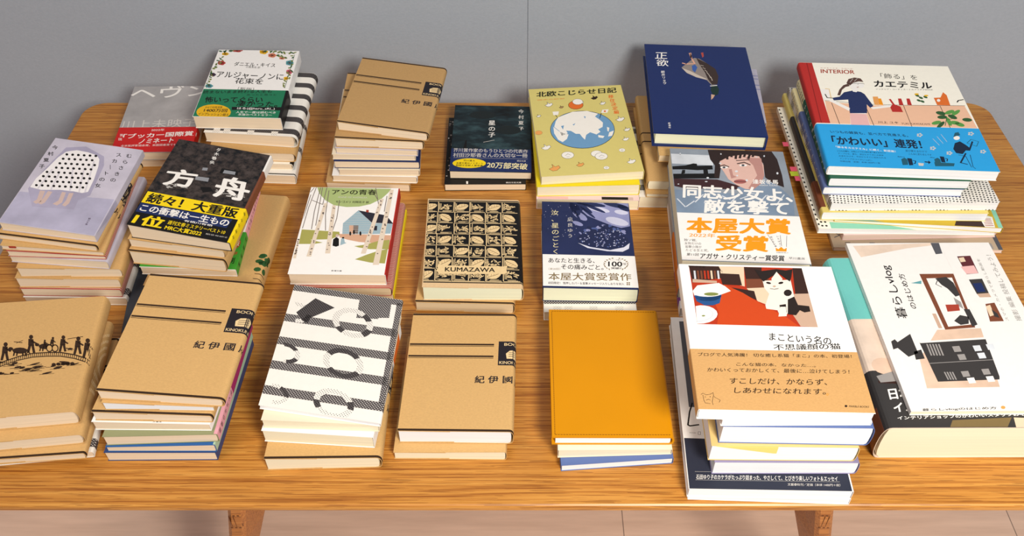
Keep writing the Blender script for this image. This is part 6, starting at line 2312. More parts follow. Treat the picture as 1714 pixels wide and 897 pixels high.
l kraft_pale 2 13 406 949 394 972
l kraft_pale 2 13 459 1017 473 993
l kraft_pale 2 16 385 996 357 1028
l kraft_pale 2 12 432 1022 452 1006
e kraft_pale 2 448 999 26 0 0 18 8
l kraft_pale 2 9 518 894 701 888
l kraft_pale 2 10 520 899 519 1077
l kraft_pale 2 7 534 927 534 1012
l kraft_pale 2 6 553 904 653 904
l kraft_pale 2 7 549 927 549 1074
l kraft_pale 2 6 549 917 681 917
l kraft_pale 2 18 602 972 624 991
l kraft_pale 2 18 614 1015 627 993
l kraft_pale 2 10 575 970 593 959
l kraft_pale 2 12 591 1007 571 978
l kraft_pale 2 14 673 957 660 945
l kraft_pale 2 15 588 1010 574 989
l kraft_pale 2 17 689 978 649 1003
l kraft_pale 2 14 581 956 626 972
l kraft_pale 2 11 571 1010 597 1009
l kraft_pale 2 10 601 998 599 973
l kraft_pale 2 12 641 1021 639 990
l kraft_pale 2 14 637 950 668 973
l kraft_pale 2 9 682 993 720 969
l kraft_pale 2 17 587 1014 615 1033
l kraft_pale 2 10 600 1017 579 1009
l kraft_pale 2 11 652 1004 657 982
l kraft_pale 2 15 603 993 577 999
e kraft_pale 2 612 1009 26 0 0 18 8
l kraft_pale 2 9 704 893 887 886
l kraft_pale 2 10 708 899 704 1077
l kraft_pale 2 7 720 925 720 1050
l kraft_pale 2 6 757 904 885 904
l kraft_pale 2 7 735 925 735 1009
l kraft_pale 2 6 729 917 875 917
p kraft_pale 2 879 1025 859 1040 821 1046 776 1040 743 1009 723 977 722 951 742 936 779 930 825 936 858 967 878 1000
l ink_brown 3 5 737 959 871 1021
l kraft_brown 4 4 769 973 770 1013
l kraft_brown 4 4 800 988 802 1028
l kraft_brown 4 4 832 1003 833 1043
l kraft_pale 2 9 898 890 1081 885
l kraft_pale 2 10 895 899 896 1077
l kraft_pale 2 7 914 947 914 1052
l kraft_pale 2 6 950 904 1017 904
l kraft_pale 2 7 929 926 929 1013
l kraft_pale 2 6 927 917 1021 917
l kraft_pale 2 18 1022 977 1003 954
l kraft_pale 2 13 1040 977 1069 961
l kraft_pale 2 13 976 1028 958 1044
l kraft_pale 2 9 961 992 929 1000
l kraft_pale 2 13 1002 980 967 971
l kraft_pale 2 14 997 1000 985 1022
l kraft_pale 2 13 1002 1030 1036 1032
l kraft_pale 2 13 1005 986 1041 979
l kraft_pale 2 15 966 974 944 959
l kraft_pale 2 10 977 1016 978 988
l kraft_pale 2 13 1017 998 1025 977
l kraft_pale 2 10 1018 968 1006 947
l kraft_pale 2 17 1060 983 1048 1005
l kraft_pale 2 9 1007 952 1009 935
l kraft_pale 2 9 961 965 930 936
l kraft_pale 2 16 1050 971 1087 972
l kraft_pale 2 10 946 1007 989 987
e kraft_pale 2 1011 984 26 0 0 18 8
l kraft_pale 2 9 8 1086 128 1086
l kraft_pale 2 7 9 1124 9 1213
l kraft_pale 2 6 9 1102 110 1102
l kraft_pale 2 7 9 1109 9 1213
l kraft_pale 2 6 9 1115 106 1115
l kraft_pale 2 19 25 1182 16 1199
l kraft_pale 2 14 15 1167 8 1178
l kraft_pale 2 9 51 1175 8 1181
l kraft_pale 2 14 15 1196 51 1182
l kraft_pale 2 16 28 1162 62 1183
l kraft_pale 2 11 66 1215 51 1232
l kraft_pale 2 15 15 1214 8 1232
l kraft_pale 2 19 60 1165 23 1169
l kraft_pale 2 16 15 1221 13 1242
l kraft_pale 2 13 17 1177 27 1161
l kraft_pale 2 19 33 1159 8 1147
l kraft_pale 2 17 76 1170 80 1198
l kraft_pale 2 16 66 1198 110 1206
l kraft_pale 2 19 15 1172 32 1191
l kraft_pale 2 11 47 1141 52 1123
l kraft_pale 2 17 56 1216 84 1237
l kraft_pale 2 13 15 1161 8 1126
e kraft_pale 2 69 1199 26 0 0 18 8
l kraft_pale 2 9 129 1090 312 1089
l kraft_pale 2 10 127 1097 127 1274
l kraft_pale 2 7 145 1107 145 1242
l kraft_pale 2 6 158 1102 264 1102
l kraft_pale 2 7 160 1116 160 1214
l kraft_pale 2 6 167 1115 263 1115
p kraft_pale 2 292 1130 297 1154 286 1191 262 1229 220 1247 182 1251 159 1241 153 1217 164 1180 188 1142 231 1124 268 1120
l ink_brown 3 5 172 1230 285 1135
l kraft_brown 4 4 199 1208 236 1223
l kraft_brown 4 4 225 1185 262 1201
l kraft_brown 4 4 252 1163 289 1179
l kraft_pale 2 9 335 1083 518 1086
l kraft_pale 2 10 337 1097 335 1274
l kraft_pale 2 7 351 1112 351 1211
l kraft_pale 2 6 385 1102 462 1102
l kraft_pale 2 7 366 1136 366 1254
l kraft_pale 2 6 377 1115 494 1115
l kraft_pale 2 14 418 1211 393 1183
l kraft_pale 2 15 376 1190 382 1214
l kraft_pale 2 14 424 1226 465 1243
l kraft_pale 2 9 367 1163 353 1195
l kraft_pale 2 13 499 1164 482 1179
l kraft_pale 2 13 478 1225 503 1250
l kraft_pale 2 18 475 1224 524 1218
l kraft_pale 2 16 393 1178 428 1195
l kraft_pale 2 10 376 1153 414 1175
l kraft_pale 2 18 451 1222 471 1216
l kraft_pale 2 12 491 1212 496 1233
l kraft_pale 2 13 458 1212 484 1242
l kraft_pale 2 15 445 1151 489 1150
l kraft_pale 2 11 456 1172 459 1152
l kraft_pale 2 19 446 1179 437 1201
l kraft_pale 2 17 414 1193 394 1180
l kraft_pale 2 19 437 1147 421 1160
e kraft_pale 2 414 1179 26 0 0 18 8
l kraft_pale 2 9 514 1085 697 1084
l kraft_pale 2 10 513 1097 517 1274
l kraft_pale 2 7 530 1116 530 1208
l kraft_pale 2 6 547 1102 678 1102
l kraft_pale 2 7 545 1127 545 1229
l kraft_pale 2 6 558 1115 692 1115
p kraft_pale 2 539 1235 536 1210 550 1175 577 1139 621 1125 659 1124 681 1136 684 1161 670 1196 643 1232 599 1246 561 1247
l ink_brown 3 5 667 1146 546 1230
l kraft_brown 4 4 638 1165 603 1147
l kraft_brown 4 4 610 1185 575 1167
l kraft_brown 4 4 582 1205 546 1186
l kraft_pale 2 9 705 1084 888 1087
l kraft_pale 2 10 707 1097 704 1274
l kraft_pale 2 7 721 1116 721 1250
l kraft_pale 2 6 734 1102 856 1102
l kraft_pale 2 7 736 1117 736 1266
l kraft_pale 2 6 731 1115 836 1115
l kraft_pale 2 17 791 1207 772 1177
l kraft_pale 2 11 787 1183 788 1217
l kraft_pale 2 18 736 1213 716 1232
l kraft_pale 2 17 837 1184 843 1165
l kraft_pale 2 15 768 1223 761 1247
l kraft_pale 2 14 799 1156 843 1159
l kraft_pale 2 11 791 1192 820 1222
l kraft_pale 2 18 855 1149 829 1181
l kraft_pale 2 10 838 1217 855 1253
l kraft_pale 2 14 771 1142 811 1131
l kraft_pale 2 10 789 1195 815 1186
l kraft_pale 2 11 815 1207 807 1223
l kraft_pale 2 17 834 1208 801 1196
l kraft_pale 2 10 729 1177 733 1195
l kraft_pale 2 11 779 1225 731 1224
l kraft_pale 2 19 778 1215 786 1193
l kraft_pale 2 11 752 1194 708 1202
e kraft_pale 2 828 1214 26 0 0 18 8
l kraft_pale 2 9 895 1089 1079 1086
l kraft_pale 2 10 892 1097 893 1274
l kraft_pale 2 7 911 1113 911 1256
l kraft_pale 2 6 923 1102 1012 1102
l kraft_pale 2 7 926 1115 926 1260
l kraft_pale 2 6 934 1115 1055 1115
p kraft_pale 2 921 1235 917 1210 931 1175 959 1139 1002 1125 1041 1124 1063 1136 1066 1161 1052 1196 1025 1232 981 1246 943 1247
l ink_brown 3 5 1049 1146 928 1230
l kraft_brown 4 4 1020 1165 985 1147
l kraft_brown 4 4 992 1185 956 1167
l kraft_brown 4 4 963 1205 928 1186
l kraft_pale 2 9 8 1281 120 1289
l kraft_pale 2 7 9 1317 9 1461
l kraft_pale 2 6 9 1299 99 1299
l kraft_pale 2 7 9 1314 9 1454
l kraft_pale 2 6 9 1312 62 1312
p kraft_pale 2 112 1419 92 1435 54 1440 9 1435 8 1404 8 1371 8 1346 8 1331 12 1325 58 1331 91 1362 111 1394
l ink_brown 3 5 8 1353 104 1416
l kraft_brown 1 4 2 1368 3 1408
l kraft_brown 4 4 33 1383 35 1423
l kraft_brown 4 4 65 1397 66 1437
l kraft_pale 2 9 132 1285 315 1282
l kraft_pale 2 10 135 1294 131 1472
l kraft_pale 2 7 148 1331 148 1445
l kraft_pale 2 6 185 1299 292 1299
l kraft_pale 2 7 163 1322 163 1441
l kraft_pale 2 6 186 1312 299 1312
l kraft_pale 2 16 256 1374 226 1391
l kraft_pale 2 14 200 1414 239 1415
l kraft_pale 2 16 274 1410 248 1381
l kraft_pale 2 15 209 1361 229 1338
l kraft_pale 2 10 258 1390 294 1402
l kraft_pale 2 10 274 1388 270 1405
l kraft_pale 2 15 196 1370 203 1386
l kraft_pale 2 18 255 1397 275 1405
l kraft_pale 2 18 246 1401 206 1400
l kraft_pale 2 16 194 1351 184 1377
l kraft_pale 2 12 246 1396 240 1429
l kraft_pale 2 9 241 1374 233 1347
l kraft_pale 2 15 255 1334 216 1340
l kraft_pale 2 19 211 1360 243 1331
l kraft_pale 2 12 243 1399 221 1414
l kraft_pale 2 15 180 1355 173 1334
l kraft_pale 2 13 228 1344 200 1359
e kraft_pale 2 243 1353 26 0 0 18 8
l kraft_pale 2 9 321 1284 505 1288
l kraft_pale 2 10 319 1294 323 1472
l kraft_pale 2 7 337 1305 337 1464
l kraft_pale 2 6 360 1299 503 1299
l kraft_pale 2 7 352 1313 352 1445
l kraft_pale 2 6 345 1312 447 1312
p kraft_pale 2 496 1419 476 1435 439 1440 394 1435 360 1404 340 1371 339 1346 359 1331 397 1325 442 1331 475 1362 495 1394
l ink_brown 3 5 355 1353 489 1416
l kraft_brown 4 4 386 1368 388 1408
l kraft_brown 4 4 418 1383 419 1423
l kraft_brown 4 4 449 1397 451 1437
l kraft_pale 2 9 514 1281 698 1286
l kraft_pale 2 10 516 1294 518 1472
l kraft_pale 2 7 530 1317 530 1467
l kraft_pale 2 6 569 1299 650 1299
l kraft_pale 2 7 545 1341 545 1445
l kraft_pale 2 6 571 1312 682 1312
l kraft_pale 2 9 596 1400 561 1402
l kraft_pale 2 11 641 1358 639 1331
l kraft_pale 2 10 626 1415 614 1435
l kraft_pale 2 15 643 1390 677 1381
l kraft_pale 2 19 579 1396 552 1400
l kraft_pale 2 15 639 1402 642 1369
l kraft_pale 2 14 565 1343 564 1381
l kraft_pale 2 10 656 1382 659 1362
l kraft_pale 2 16 638 1409 633 1387
l kraft_pale 2 14 585 1422 574 1391
l kraft_pale 2 18 595 1388 628 1380
l kraft_pale 2 13 625 1386 615 1365
l kraft_pale 2 13 638 1402 636 1372
l kraft_pale 2 16 578 1351 615 1360
l kraft_pale 2 10 620 1390 654 1393
l kraft_pale 2 18 579 1401 601 1396
l kraft_pale 2 10 562 1386 591 1383
e kraft_pale 2 599 1366 26 0 0 18 8
l kraft_pale 2 9 719 1284 902 1283
l kraft_pale 2 10 718 1294 722 1472
l kraft_pale 2 7 735 1314 735 1457
l kraft_pale 2 6 766 1299 865 1299
l kraft_pale 2 7 750 1318 750 1433
l kraft_pale 2 6 756 1312 856 1312
p kraft_pale 2 894 1419 874 1435 837 1440 791 1435 758 1404 738 1371 737 1346 757 1331 795 1325 840 1331 873 1362 893 1394
l ink_brown 3 5 753 1353 886 1416
l kraft_brown 4 4 784 1368 786 1408
l kraft_brown 4 4 816 1383 817 1423
l kraft_brown 4 4 847 1397 849 1437
l kraft_pale 2 9 912 1285 1096 1280
l kraft_pale 2 10 914 1294 913 1472
l kraft_pale 2 7 928 1326 928 1448
l kraft_pale 2 6 958 1299 1062 1299
l kraft_pale 2 7 943 1335 943 1467
l kraft_pale 2 6 966 1312 1033 1312
l kraft_pale 2 19 1012 1400 981 1383
l kraft_pale 2 10 985 1388 962 1374
l kraft_pale 2 17 958 1361 930 1380
l kraft_pale 2 18 987 1405 971 1418
l kraft_pale 2 14 986 1432 947 1446
l kraft_pale 2 19 1032 1388 1068 1401
l kraft_pale 2 12 1001 1360 970 1364
l kraft_pale 2 17 993 1359 1017 1362
l kraft_pale 2 17 953 1360 988 1364
l kraft_pale 2 17 968 1426 994 1415
l kraft_pale 2 16 966 1384 1012 1376
l kraft_pale 2 13 1020 1388 988 1379
l kraft_pale 2 9 1038 1386 1069 1394
l kraft_pale 2 16 988 1379 995 1403
l kraft_pale 2 13 1038 1410 1004 1403
l kraft_pale 2 15 957 1408 976 1381
l kraft_pale 2 9 1012 1391 981 1362
e kraft_pale 2 990 1354 26 0 0 18 8
p kraft_pale 5 153 348 180 371 220 349 910 346 962 366 945 296 957 247 909 223 233 213 177 207 163 245 140 261 165 298
t ink 6 2 246 252 567 1 1 68 KUMAZAWA''',
'M1': '''t ink_olive 1 3 93 1756 1125 16 13 126 北欧こじらせ日記
c orange 1 2 1082 1635 76 -6 13 95 移
c orange 1 2 1087 1540 75 -6 14 94 住
c orange 1 2 1092 1446 75 -6 14 93 決
c orange 1 2 1097 1353 75 -6 14 92 定
c orange 1 2 1103 1261 74 -6 13 91 編
t orange 1 0 92 1670 385 6 2 24 週末北欧部
e ink_olive 1 637 952 429 -37 -52 -422 40
e globe_sea 2 637 952 423 -37 -51 -412 40
p globe_land 3 342 1249 551 1362 750 1364 893 1287 841 1224 896 1145 930 1076 912 979 845 930 869 874 808 818 730 875 670 820 642 716 615 771 588 852 536 856 479 926 417 938 431 876 345 830 330 931 266 1034 300 1160
p globe_land 3 255 1035 320 932 378 881 439 850 407 754 343 689 290 746 251 892
p globe_land 3 828 806 909 774 882 731 825 753
p globe_land 3 984 853 1049 884 1011 773 954 760
p globe_land 3 969 974 999 953 977 865 963 884
p globe_sea 4 359 1045 400 1059 377 963
p globe_sea 4 517 1067 559 1093 532 1044
p globe_sea 4 691 1245 716 1235 701 1184
l ink_olive 4 9 901 1182 959 1365
l ink_olive 4 9 331 1250 288 1366
p globe_land 5 960 1372 1051 1376 1022 1299 934 1299
e orange 6 992 1335 16 -1 -3 -22 8
p globe_land 5 279 1385 367 1385 348 1304 282 1302
e ink_olive 1 647 1576 82 -7 -9 -81 14
e globe_land 2 647 1576 78 -7 -9 -76 14
e ink_olive 3 614 1517 105 -9 -13 -104 14
e orange 4 614 1517 100 -9 -12 -97 14
e ink_olive 5 649 1591 73 -6 -9 -73 14
e globe_land 6 649 1591 70 -6 -8 -68 14
p globe_land 1 190 1544 231 1574 225 1622 253 1576 288 1597 301 1563 263 1514 225 1508
l ink_olive 2 5 190 1544 231 1574 225 1622 253 1576 288 1597 301 1563 263 1514 225 1508 190 1544
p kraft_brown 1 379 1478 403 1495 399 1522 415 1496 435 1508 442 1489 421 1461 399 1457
l ink_olive 2 5 379 1478 403 1495 399 1522 415 1496 435 1508 442 1489 421 1461 399 1457 379 1478
p ink_brown 1 843 1660 879 1686 875 1728 899 1688 930 1706 940 1676 906 1634 872 1628
l ink_olive 2 5 843 1660 879 1686 875 1728 899 1688 930 1706 940 1676 906 1634 872 1628 843 1660
p globe_land 1 944 1520 978 1543 974 1581 995 1545 1023 1561 1032 1534 1001 1496 970 1491
l ink_olive 2 5 944 1520 978 1543 974 1581 995 1545 1023 1561 1032 1534 1001 1496 970 1491 944 1520
p globe_land 1 48 1294 72 1312 68 1340 86 1314 106 1326 114 1306 92 1277 69 1273
l ink_olive 2 5 48 1294 72 1312 68 1340 86 1314 106 1326 114 1306 92 1277 69 1273 48 1294
p globe_land 1 53 583 100 615 92 667 125 618 165 640 180 603 137 550 93 543
l ink_olive 2 4 53 583 100 615 92 667 125 618 165 640 180 603 137 550 93 543 53 583
e ink_olive 1 379 408 83 -7 -9 -77 14
e globe_land 2 379 408 79 -7 -8 -72 14
l ink_olive 3 4 345 398 382 434 418 405
l ink_olive 3 4 358 371 399 374
e ink_olive 1 753 406 76 -6 -10 -70 14
e globe_land 2 753 406 72 -6 -9 -66 14
e ink_olive 3 807 347 84 -7 -10 -77 14
e globe_land 4 807 347 80 -7 -10 -72 14
l ink_olive 5 4 774 337 811 373 847 344
l ink_olive 5 4 786 310 827 313
e ink_olive 1 1094 452 42 -4 -6 -40 14
e globe_land 2 1094 452 40 -4 -6 -37 14
l ink_olive 3 4 1077 446 1096 465 1114 450
l ink_olive 3 4 1083 433 1103 434
p globe_land 1 1110 1124 1158 1156 1154 1209 1183 1159 1224 1182 1236 1144 1191 1091 1147 1084
l ink_olive 2 5 1110 1124 1158 1156 1154 1209 1183 1159 1224 1182 1236 1144 1191 1091 1147 1084 1110 1124
p globe_land 1 1180 886 1216 910 1213 949 1234 912 1264 929 1274 901 1240 862 1208 857
l ink_olive 2 5 1180 886 1216 910 1213 949 1234 912 1264 929 1274 901 1240 862 1208 857 1180 886
p globe_land 1 1131 677 1166 700 1163 738 1184 702 1214 718 1223 691 1190 653 1158 649
l ink_olive 2 4 1131 677 1166 700 1163 738 1184 702 1214 718 1223 691 1190 653 1158 649 1131 677
p globe_land 1 1116 197 1162 226 1158 274 1185 229 1224 249 1236 215 1193 167 1151 162
l ink_olive 2 4 1116 197 1162 226 1158 274 1185 229 1224 249 1236 215 1193 167 1151 162 1116 197
p orange_soft 1 110 141 163 176 155 235 193 179 238 204 256 162 206 104 155 96
l ink_olive 2 4 110 141 163 176 155 235 193 179 238 204 256 162 206 104 155 96 110 141
p orange_soft 1 464 189 502 214 497 255 522 216 555 234 567 204 531 163 495 158
l ink_olive 2 4 464 189 502 214 497 255 522 216 555 234 567 204 531 163 495 158 464 189
e ink_olive 1 839 105 38 -3 -5 -34 14
e globe_land 2 839 105 36 -3 -4 -31 14
l ink_olive 3 4 824 101 841 117 857 104
l ink_olive 3 4 830 89 848 90
e ink_olive 1 48 923 50 -4 -5 -48 14
e orange_soft 2 48 923 48 -4 -4 -45 14''',
'N1': '''t white_print 1 1 129 1732 164 2 15 163 正
t white_print 1 1 137 1545 162 -1 7 166 欲
c white_print 1 1 183 1359 52 4 5 68 朝
c white_print 1 1 185 1290 52 3 4 68 井
c white_print 1 1 187 1221 52 3 4 68 リ
c white_print 1 1 188 1153 51 3 5 68 ョ
c white_print 1 1 190 1086 51 3 5 67 ウ
c white_print 1 1 193 179 32 3 3 39 新
c white_print 1 1 194 135 32 2 2 39 潮
c white_print 1 1 194 91 31 2 3 39 社
p duck_grey 1 477 1526 671 1783 740 1768 830 1661 936 1519 959 1338 917 1138 843 1116 787 1237 655 1300 544 1383
p duck_brown 2 701 1785 830 1661 936 1519 959 1338 923 1139 850 1127 809 1256 786 1417 727 1635
p duck_pale 3 480 1515 589 1441 717 1322 799 1255 787 1237 655 1293 535 1394
p duck_blue 4 621 1573 669 1613 694 1540 650 1408 621 1462
p duck_green 2 843 1116 916 1121 931 1016 907 900 860 863 830 906 816 991
p duck_beak 3 814 894 862 877 829 803 800 764
l white_print 3 14 823 1090 914 1110
l duck_foot 2 23 667 1632 638 1762 621 1902
l duck_foot 5 23 647 1630 545 1616 498 1636
l duck_foot 2 18 630 1780 636 1911
p duck_red 1 780 1924 814 1938 811 1830 788 1798
l duck_pale 3 9 744 1599 782 1583
l duck_pale 3 9 766 1541 799 1510
l duck_pale 3 9 788 1483 816 1438
l duck_pale 3 9 810 1426 832 1366
l duck_pale 3 9 832 1369 848 1294
l duck_pale 3 9 854 1313 864 1224''',
'O1': '''p sky_lilac 1 614 1502 1062 1490 1051 1064 944 1030 813 1081 666 1166 551 1239 486 1328 541 1409
e sky_lilac 1 457 1236 85 -74 -20 -50 14
e sky_lilac 1 426 1094 62 -32 -9 -33 12
e sky_pale 2 685 1366 140 -42 -9 -46 16
e sky_pale 2 902 1148 135 -48 -15 -65 16
e sky_pale 2 964 1318 83 -16 -7 -42 14
e indigo 3 595 1458 185 -34 -6 -39 16
e indigo 3 626 1390 146 -88 -8 -27 16
e indigo 3 490 1420 120 -131 -17 -35 16
e indigo 2 402 1378 47 -134 -46 -41 16
e indigo 3 553 1304 89 -108 -10 -19 16
e indigo 3 904 1447 148 -44 -8 -41 16
e indigo 3 1004 1398 77 -43 -14 -45 16
e indigo 2 266 1400 222 -17 -7 -92 16
e indigo 2 431 1222 38 -109 -12 -10 16
p dish 1 414 751 559 683 786 638 953 691 1025 766 1009 669 932 614 752 618 526 665
p crystal_dark 3 397 831 505 946 675 1022 788 1086 877 1028 938 935 1014 839 1007 753 920 685 787 650 593 692 447 752
e sky_lilac 4 450 922 16 -20 -7 -11 6
e crystal_dark 5 488 933 20 -16 -5 -13 6
e crystal_blue 6 513 969 26 -8 -5 -25 6
e sky_lilac 7 544 974 30 -3 -2 -24 6
e crystal_dark 8 564 1020 29 -21 -9 -24 6
e crystal_blue 9 613 1009 33 -1 -1 -17 6
e crystal_blue 4 649 1012 25 -7 -5 -27 6
e sky_lilac 10 675 1030 33 0 -2 -30 6
e crystal_dark 11 692 1047 20 -17 -6 -15 6
e sky_lilac 12 737 1063 29 -8 -4 -19 6
e crystal_dark 13 756 1039 27 -26 -11 -25 6
e crystal_blue 4 812 1060 18 -21 -13 -24 6
e crystal_dark 5 826 1026 19 -16 -9 -22 6
e crystal_blue 6 859 1004 24 -9 -6 -29 6
e crystal_blue 4 910 993 20 -39 -12 -15 6
e crystal_blue 4 927 984 30 -3 -3 -21 6
e sky_lilac 5 965 966 31 0 -3 -29 6
e sky_lilac 4 973 939 20 -15 -7 -16 6
p sky_lilac 4 646 722 655 732 662 725 657 712
p sky_lilac 4 697 946 706 956 715 949 708 934
p crystal_pale 4 686 877 695 887 710 880 697 863
p indigo 4 631 804 639 814 650 807 641 790
p indigo 4 841 946 850 956 860 949 852 934
p indigo 4 765 818 774 828 782 821 776 804
p sky_lilac 4 769 863 778 873 784 866 780 854
p crystal_pale 4 622 697 631 707 642 700 633 689
p crystal_blue 4 784 962 793 973 798 965 795 952
p crystal_blue 4 840 973 849 983 860 976 851 965
p indigo 5 902 971 911 981 925 974 913 957
p crystal_pale 4 673 778 681 788 694 781 684 770
p sky_lilac 4 952 852 961 862 970 855 963 843
p indigo 7 833 974 842 985 856 978 844 965
p sky_lilac 4 913 911 922 921 930 914 923 897
p crystal_blue 4 881 801 890 811 902 804 892 792
p crystal_pale 4 836 766 844 776 856 769 847 757
p crystal_blue 4 459 760 467 770 476 763 470 752
p crystal_pale 4 840 800 848 810 854 803 850 789
p crystal_pale 4 434 821 443 831 449 824 445 809
p crystal_pale 4 702 732 710 742 724 736 712 720
p crystal_pale 8 833 955 842 966 855 959 844 941
p sky_lilac 4 747 990 756 1000 762 993 758 980
p sky_lilac 4 636 853 645 863 658 856 647 842
p crystal_pale 6 911 955 920 965 931 958 922 942
p crystal_pale 5 627 785 636 795 642 788 638 773
p crystal_blue 4 644 969 653 979 662 972 655 962
p indigo 4 789 828 798 838 808 831 800 821
p indigo 4 547 861 556 871 561 863 558 853
p sky_lilac 4 753 973 762 984 768 976 764 965
p sky_lilac 4 938 770 947 780 958 773 949 761
p crystal_pale 4 675 927 684 937 692 930 687 920
p indigo 4 715 768 723 778 736 771 726 760
p indigo 5 766 982 775 992 786 985 777 973
p indigo 4 856 885 865 895 874 888 867 871
p indigo 4 466 802 475 812 482 805 477 795
p sky_lilac 4 734 916 743 927 757 920 745 906
p indigo 5 708 738 716 748 723 741 719 729
p crystal_blue 6 481 929 490 939 504 932 492 915
p sky_lilac 4 717 953 726 964 735 957 728 940
p sky_lilac 5 717 779 726 789 733 782 728 768
p sky_lilac 4 635 754 644 764 657 757 646 741
p crystal_pale 4 614 910 623 920 630 913 625 898
p indigo 4 810 925 819 935 826 928 821 915
p crystal_blue 4 777 921 786 931 792 924 788 911
p crystal_pale 4 840 718 849 728 859 721 851 704
p sky_lilac 6 710 755 719 765 733 758 721 741
p sky_lilac 4 602 770 611 780 624 773 613 759
p crystal_pale 7 882 975 891 985 896 978 893 964
p crystal_blue 4 758 693 767 703 779 696 769 680
p crystal_pale 4 888 767 897 777 905 770 899 759
p crystal_pale 4 826 717 835 726 849 720 837 708
p sky_lilac 4 489 837 498 847 509 840 500 824
p crystal_pale 5 531 871 540 881 554 874 542 859
p crystal_blue 5 944 914 953 924 958 917 954 902
p indigo 4 689 798 698 808 703 800 700 789
p indigo 4 832 877 841 887 846 880 843 863
p crystal_pale 5 625 735 634 745 642 738 636 723
p crystal_pale 4 837 755 846 765 852 758 848 745
p sky_lilac 4 968 792 977 802 984 795 979 782
p crystal_pale 4 650 927 659 937 668 930 661 918
p indigo 4 730 885 739 895 748 888 740 871
p crystal_pale 8 837 980 846 990 857 983 848 968
p crystal_pale 4 700 826 709 836 722 829 711 817
p crystal_pale 4 907 823 916 833 922 826 918 815
p indigo 5 829 781 838 791 845 783 840 768
p indigo 5 764 964 773 974 784 967 775 954
p sky_lilac 5 688 795 697 805 705 798 699 784
p crystal_blue 6 620 788 629 798 643 791 631 780
p crystal_blue 5 673 922 682 932 691 925 684 910
p indigo 5 901 919 910 929 921 922 912 909
p crystal_blue 4 862 768 871 778 885 771 873 757
p indigo 4 574 788 582 798 595 791 585 774
p crystal_blue 4 448 780 457 790 466 783 459 769
p crystal_blue 4 521 903 530 914 535 906 532 891
p crystal_blue 5 616 864 625 874 637 867 627 855
p indigo 7 697 769 706 779 713 772 708 762
p sky_lilac 5 446 824 455 835 461 827 457 812
p crystal_blue 4 777 731 786 741 792 734 788 718
p sky_lilac 7 499 947 508 957 515 950 510 938
p crystal_pale 6 829 762 838 772 844 765 839 749
p sky_lilac 5 869 814 878 824 891 817 880 804
p sky_lilac 4 746 853 755 864 761 856 757 845
p crystal_pale 4 480 779 488 789 497 782 491 768
p indigo 4 679 756 688 766 698 759 690 744
p sky_lilac 5 841 870 850 880 864 873 851 857
p indigo 4 593 743 602 753 616 746 604 733
p indigo 4 590 826 599 836 609 829 601 819
p indigo 5 789 937 798 948 808 941 800 927
p sky_lilac 4 508 808 516 818 529 811 519 801
p crystal_blue 4 665 841 674 851 684 844 676 830
p indigo 4 779 798 788 808 803 801 791 790
p sky_lilac 4 519 822 528 832 539 825 531 814
p indigo 7 613 789 622 799 635 792 624 778
p indigo 4 966 752 975 762 987 755 976 743
p indigo 9 833 993 842 1003 851 996 844 985
p crystal_blue 5 905 888 914 899 924 892 916 880
p sky_lilac 4 854 746 863 756 874 749 865 735
p sky_lilac 4 687 707 695 717 702 710 698 697
p crystal_pale 7 503 918 512 929 525 922 514 909
p crystal_pale 4 543 840 552 850 560 843 554 827
p crystal_pale 5 786 907 795 917 807 910 797 893
p crystal_blue 5 640 711 649 721 660 714 651 700
p crystal_pale 5 462 777 470 787 480 780 473 764
p indigo 5 712 817 721 827 735 820 724 808
p crystal_blue 4 533 725 541 735 548 728 544 717
p crystal_blue 4 748 945 757 955 761 948 759 937
p crystal_pale 5 715 924 724 934 735 927 726 913
p sky_lilac 5 723 763 732 773 738 765 734 749
p crystal_pale 5 756 827 765 837 779 830 767 815
p indigo 4 528 771 537 781 546 774 539 759
p crystal_pale 4 786 700 794 710 801 703 796 691
p indigo 4 660 759 668 769 677 762 671 750
p indigo 5 663 827 672 837 684 830 674 816
p crystal_pale 5 795 914 804 924 815 917 806 903
p crystal_blue 4 786 990 795 1000 802 993 797 981
p indigo 5 755 699 763 709 768 702 765 686
p crystal_blue 5 739 842 748 852 756 845 750 834
p indigo 8 871 955 880 966 885 958 882 943
p crystal_blue 6 751 691 759 701 766 694 761 680
p crystal_blue 8 542 963 551 974 562 966 553 950
p sky_lilac 4 928 717 937 727 946 720 939 707
p crystal_pale 6 901 978 910 988 920 981 912 969
p indigo 8 517 930 526 940 534 933 529 918
p sky_lilac 9 551 963 560 973 565 966 563 955
p sky_lilac 5 737 881 745 892 754 884 748 871
p sky_lilac 4 752 891 761 902 770 894 763 880
p crystal_blue 4 763 916 772 926 785 919 774 902
p sky_lilac 4 798 873 807 883 814 876 809 862
p crystal_blue 4 817 963 826 973 832 966 828 954
p crystal_pale 5 694 702 703 712 715 705 705 695
p crystal_blue 4 776 737 785 747 793 740 787 728
p crystal_blue 5 666 755 675 765 681 758 677 747
p indigo 4 424 780 432 791 440 783 435 772
p crystal_pale 6 627 703 636 713 643 706 638 691
p sky_lilac 5 537 732 545 742 554 735 548 720
p indigo 4 540 812 548 822 561 815 551 800
p indigo 5 746 922 755 932 768 925 757 910
p sky_lilac 6 914 913 923 923 934 916 925 903
p indigo 4 746 727 755 737 760 730 757 718
p crystal_blue 4 882 700 891 710 897 703 893 687
e sky_pale 3 225 1414 4 0 0 -5 6
e sky_pale 3 41 1302 4 0 0 -5 6
e sky_pale 3 409 1265 4 0 0 -5 6
e sky_pale 1 345 875 4 0 0 -5 6
e sky_pale 3 112 1358 4 0 0 -5 6
e sky_pale 1 105 1041 4 0 0 -5 6
e sky_pale 1 293 1232 4 0 0 -5 6
e sky_pale 3 333 1385 4 0 0 -5 6
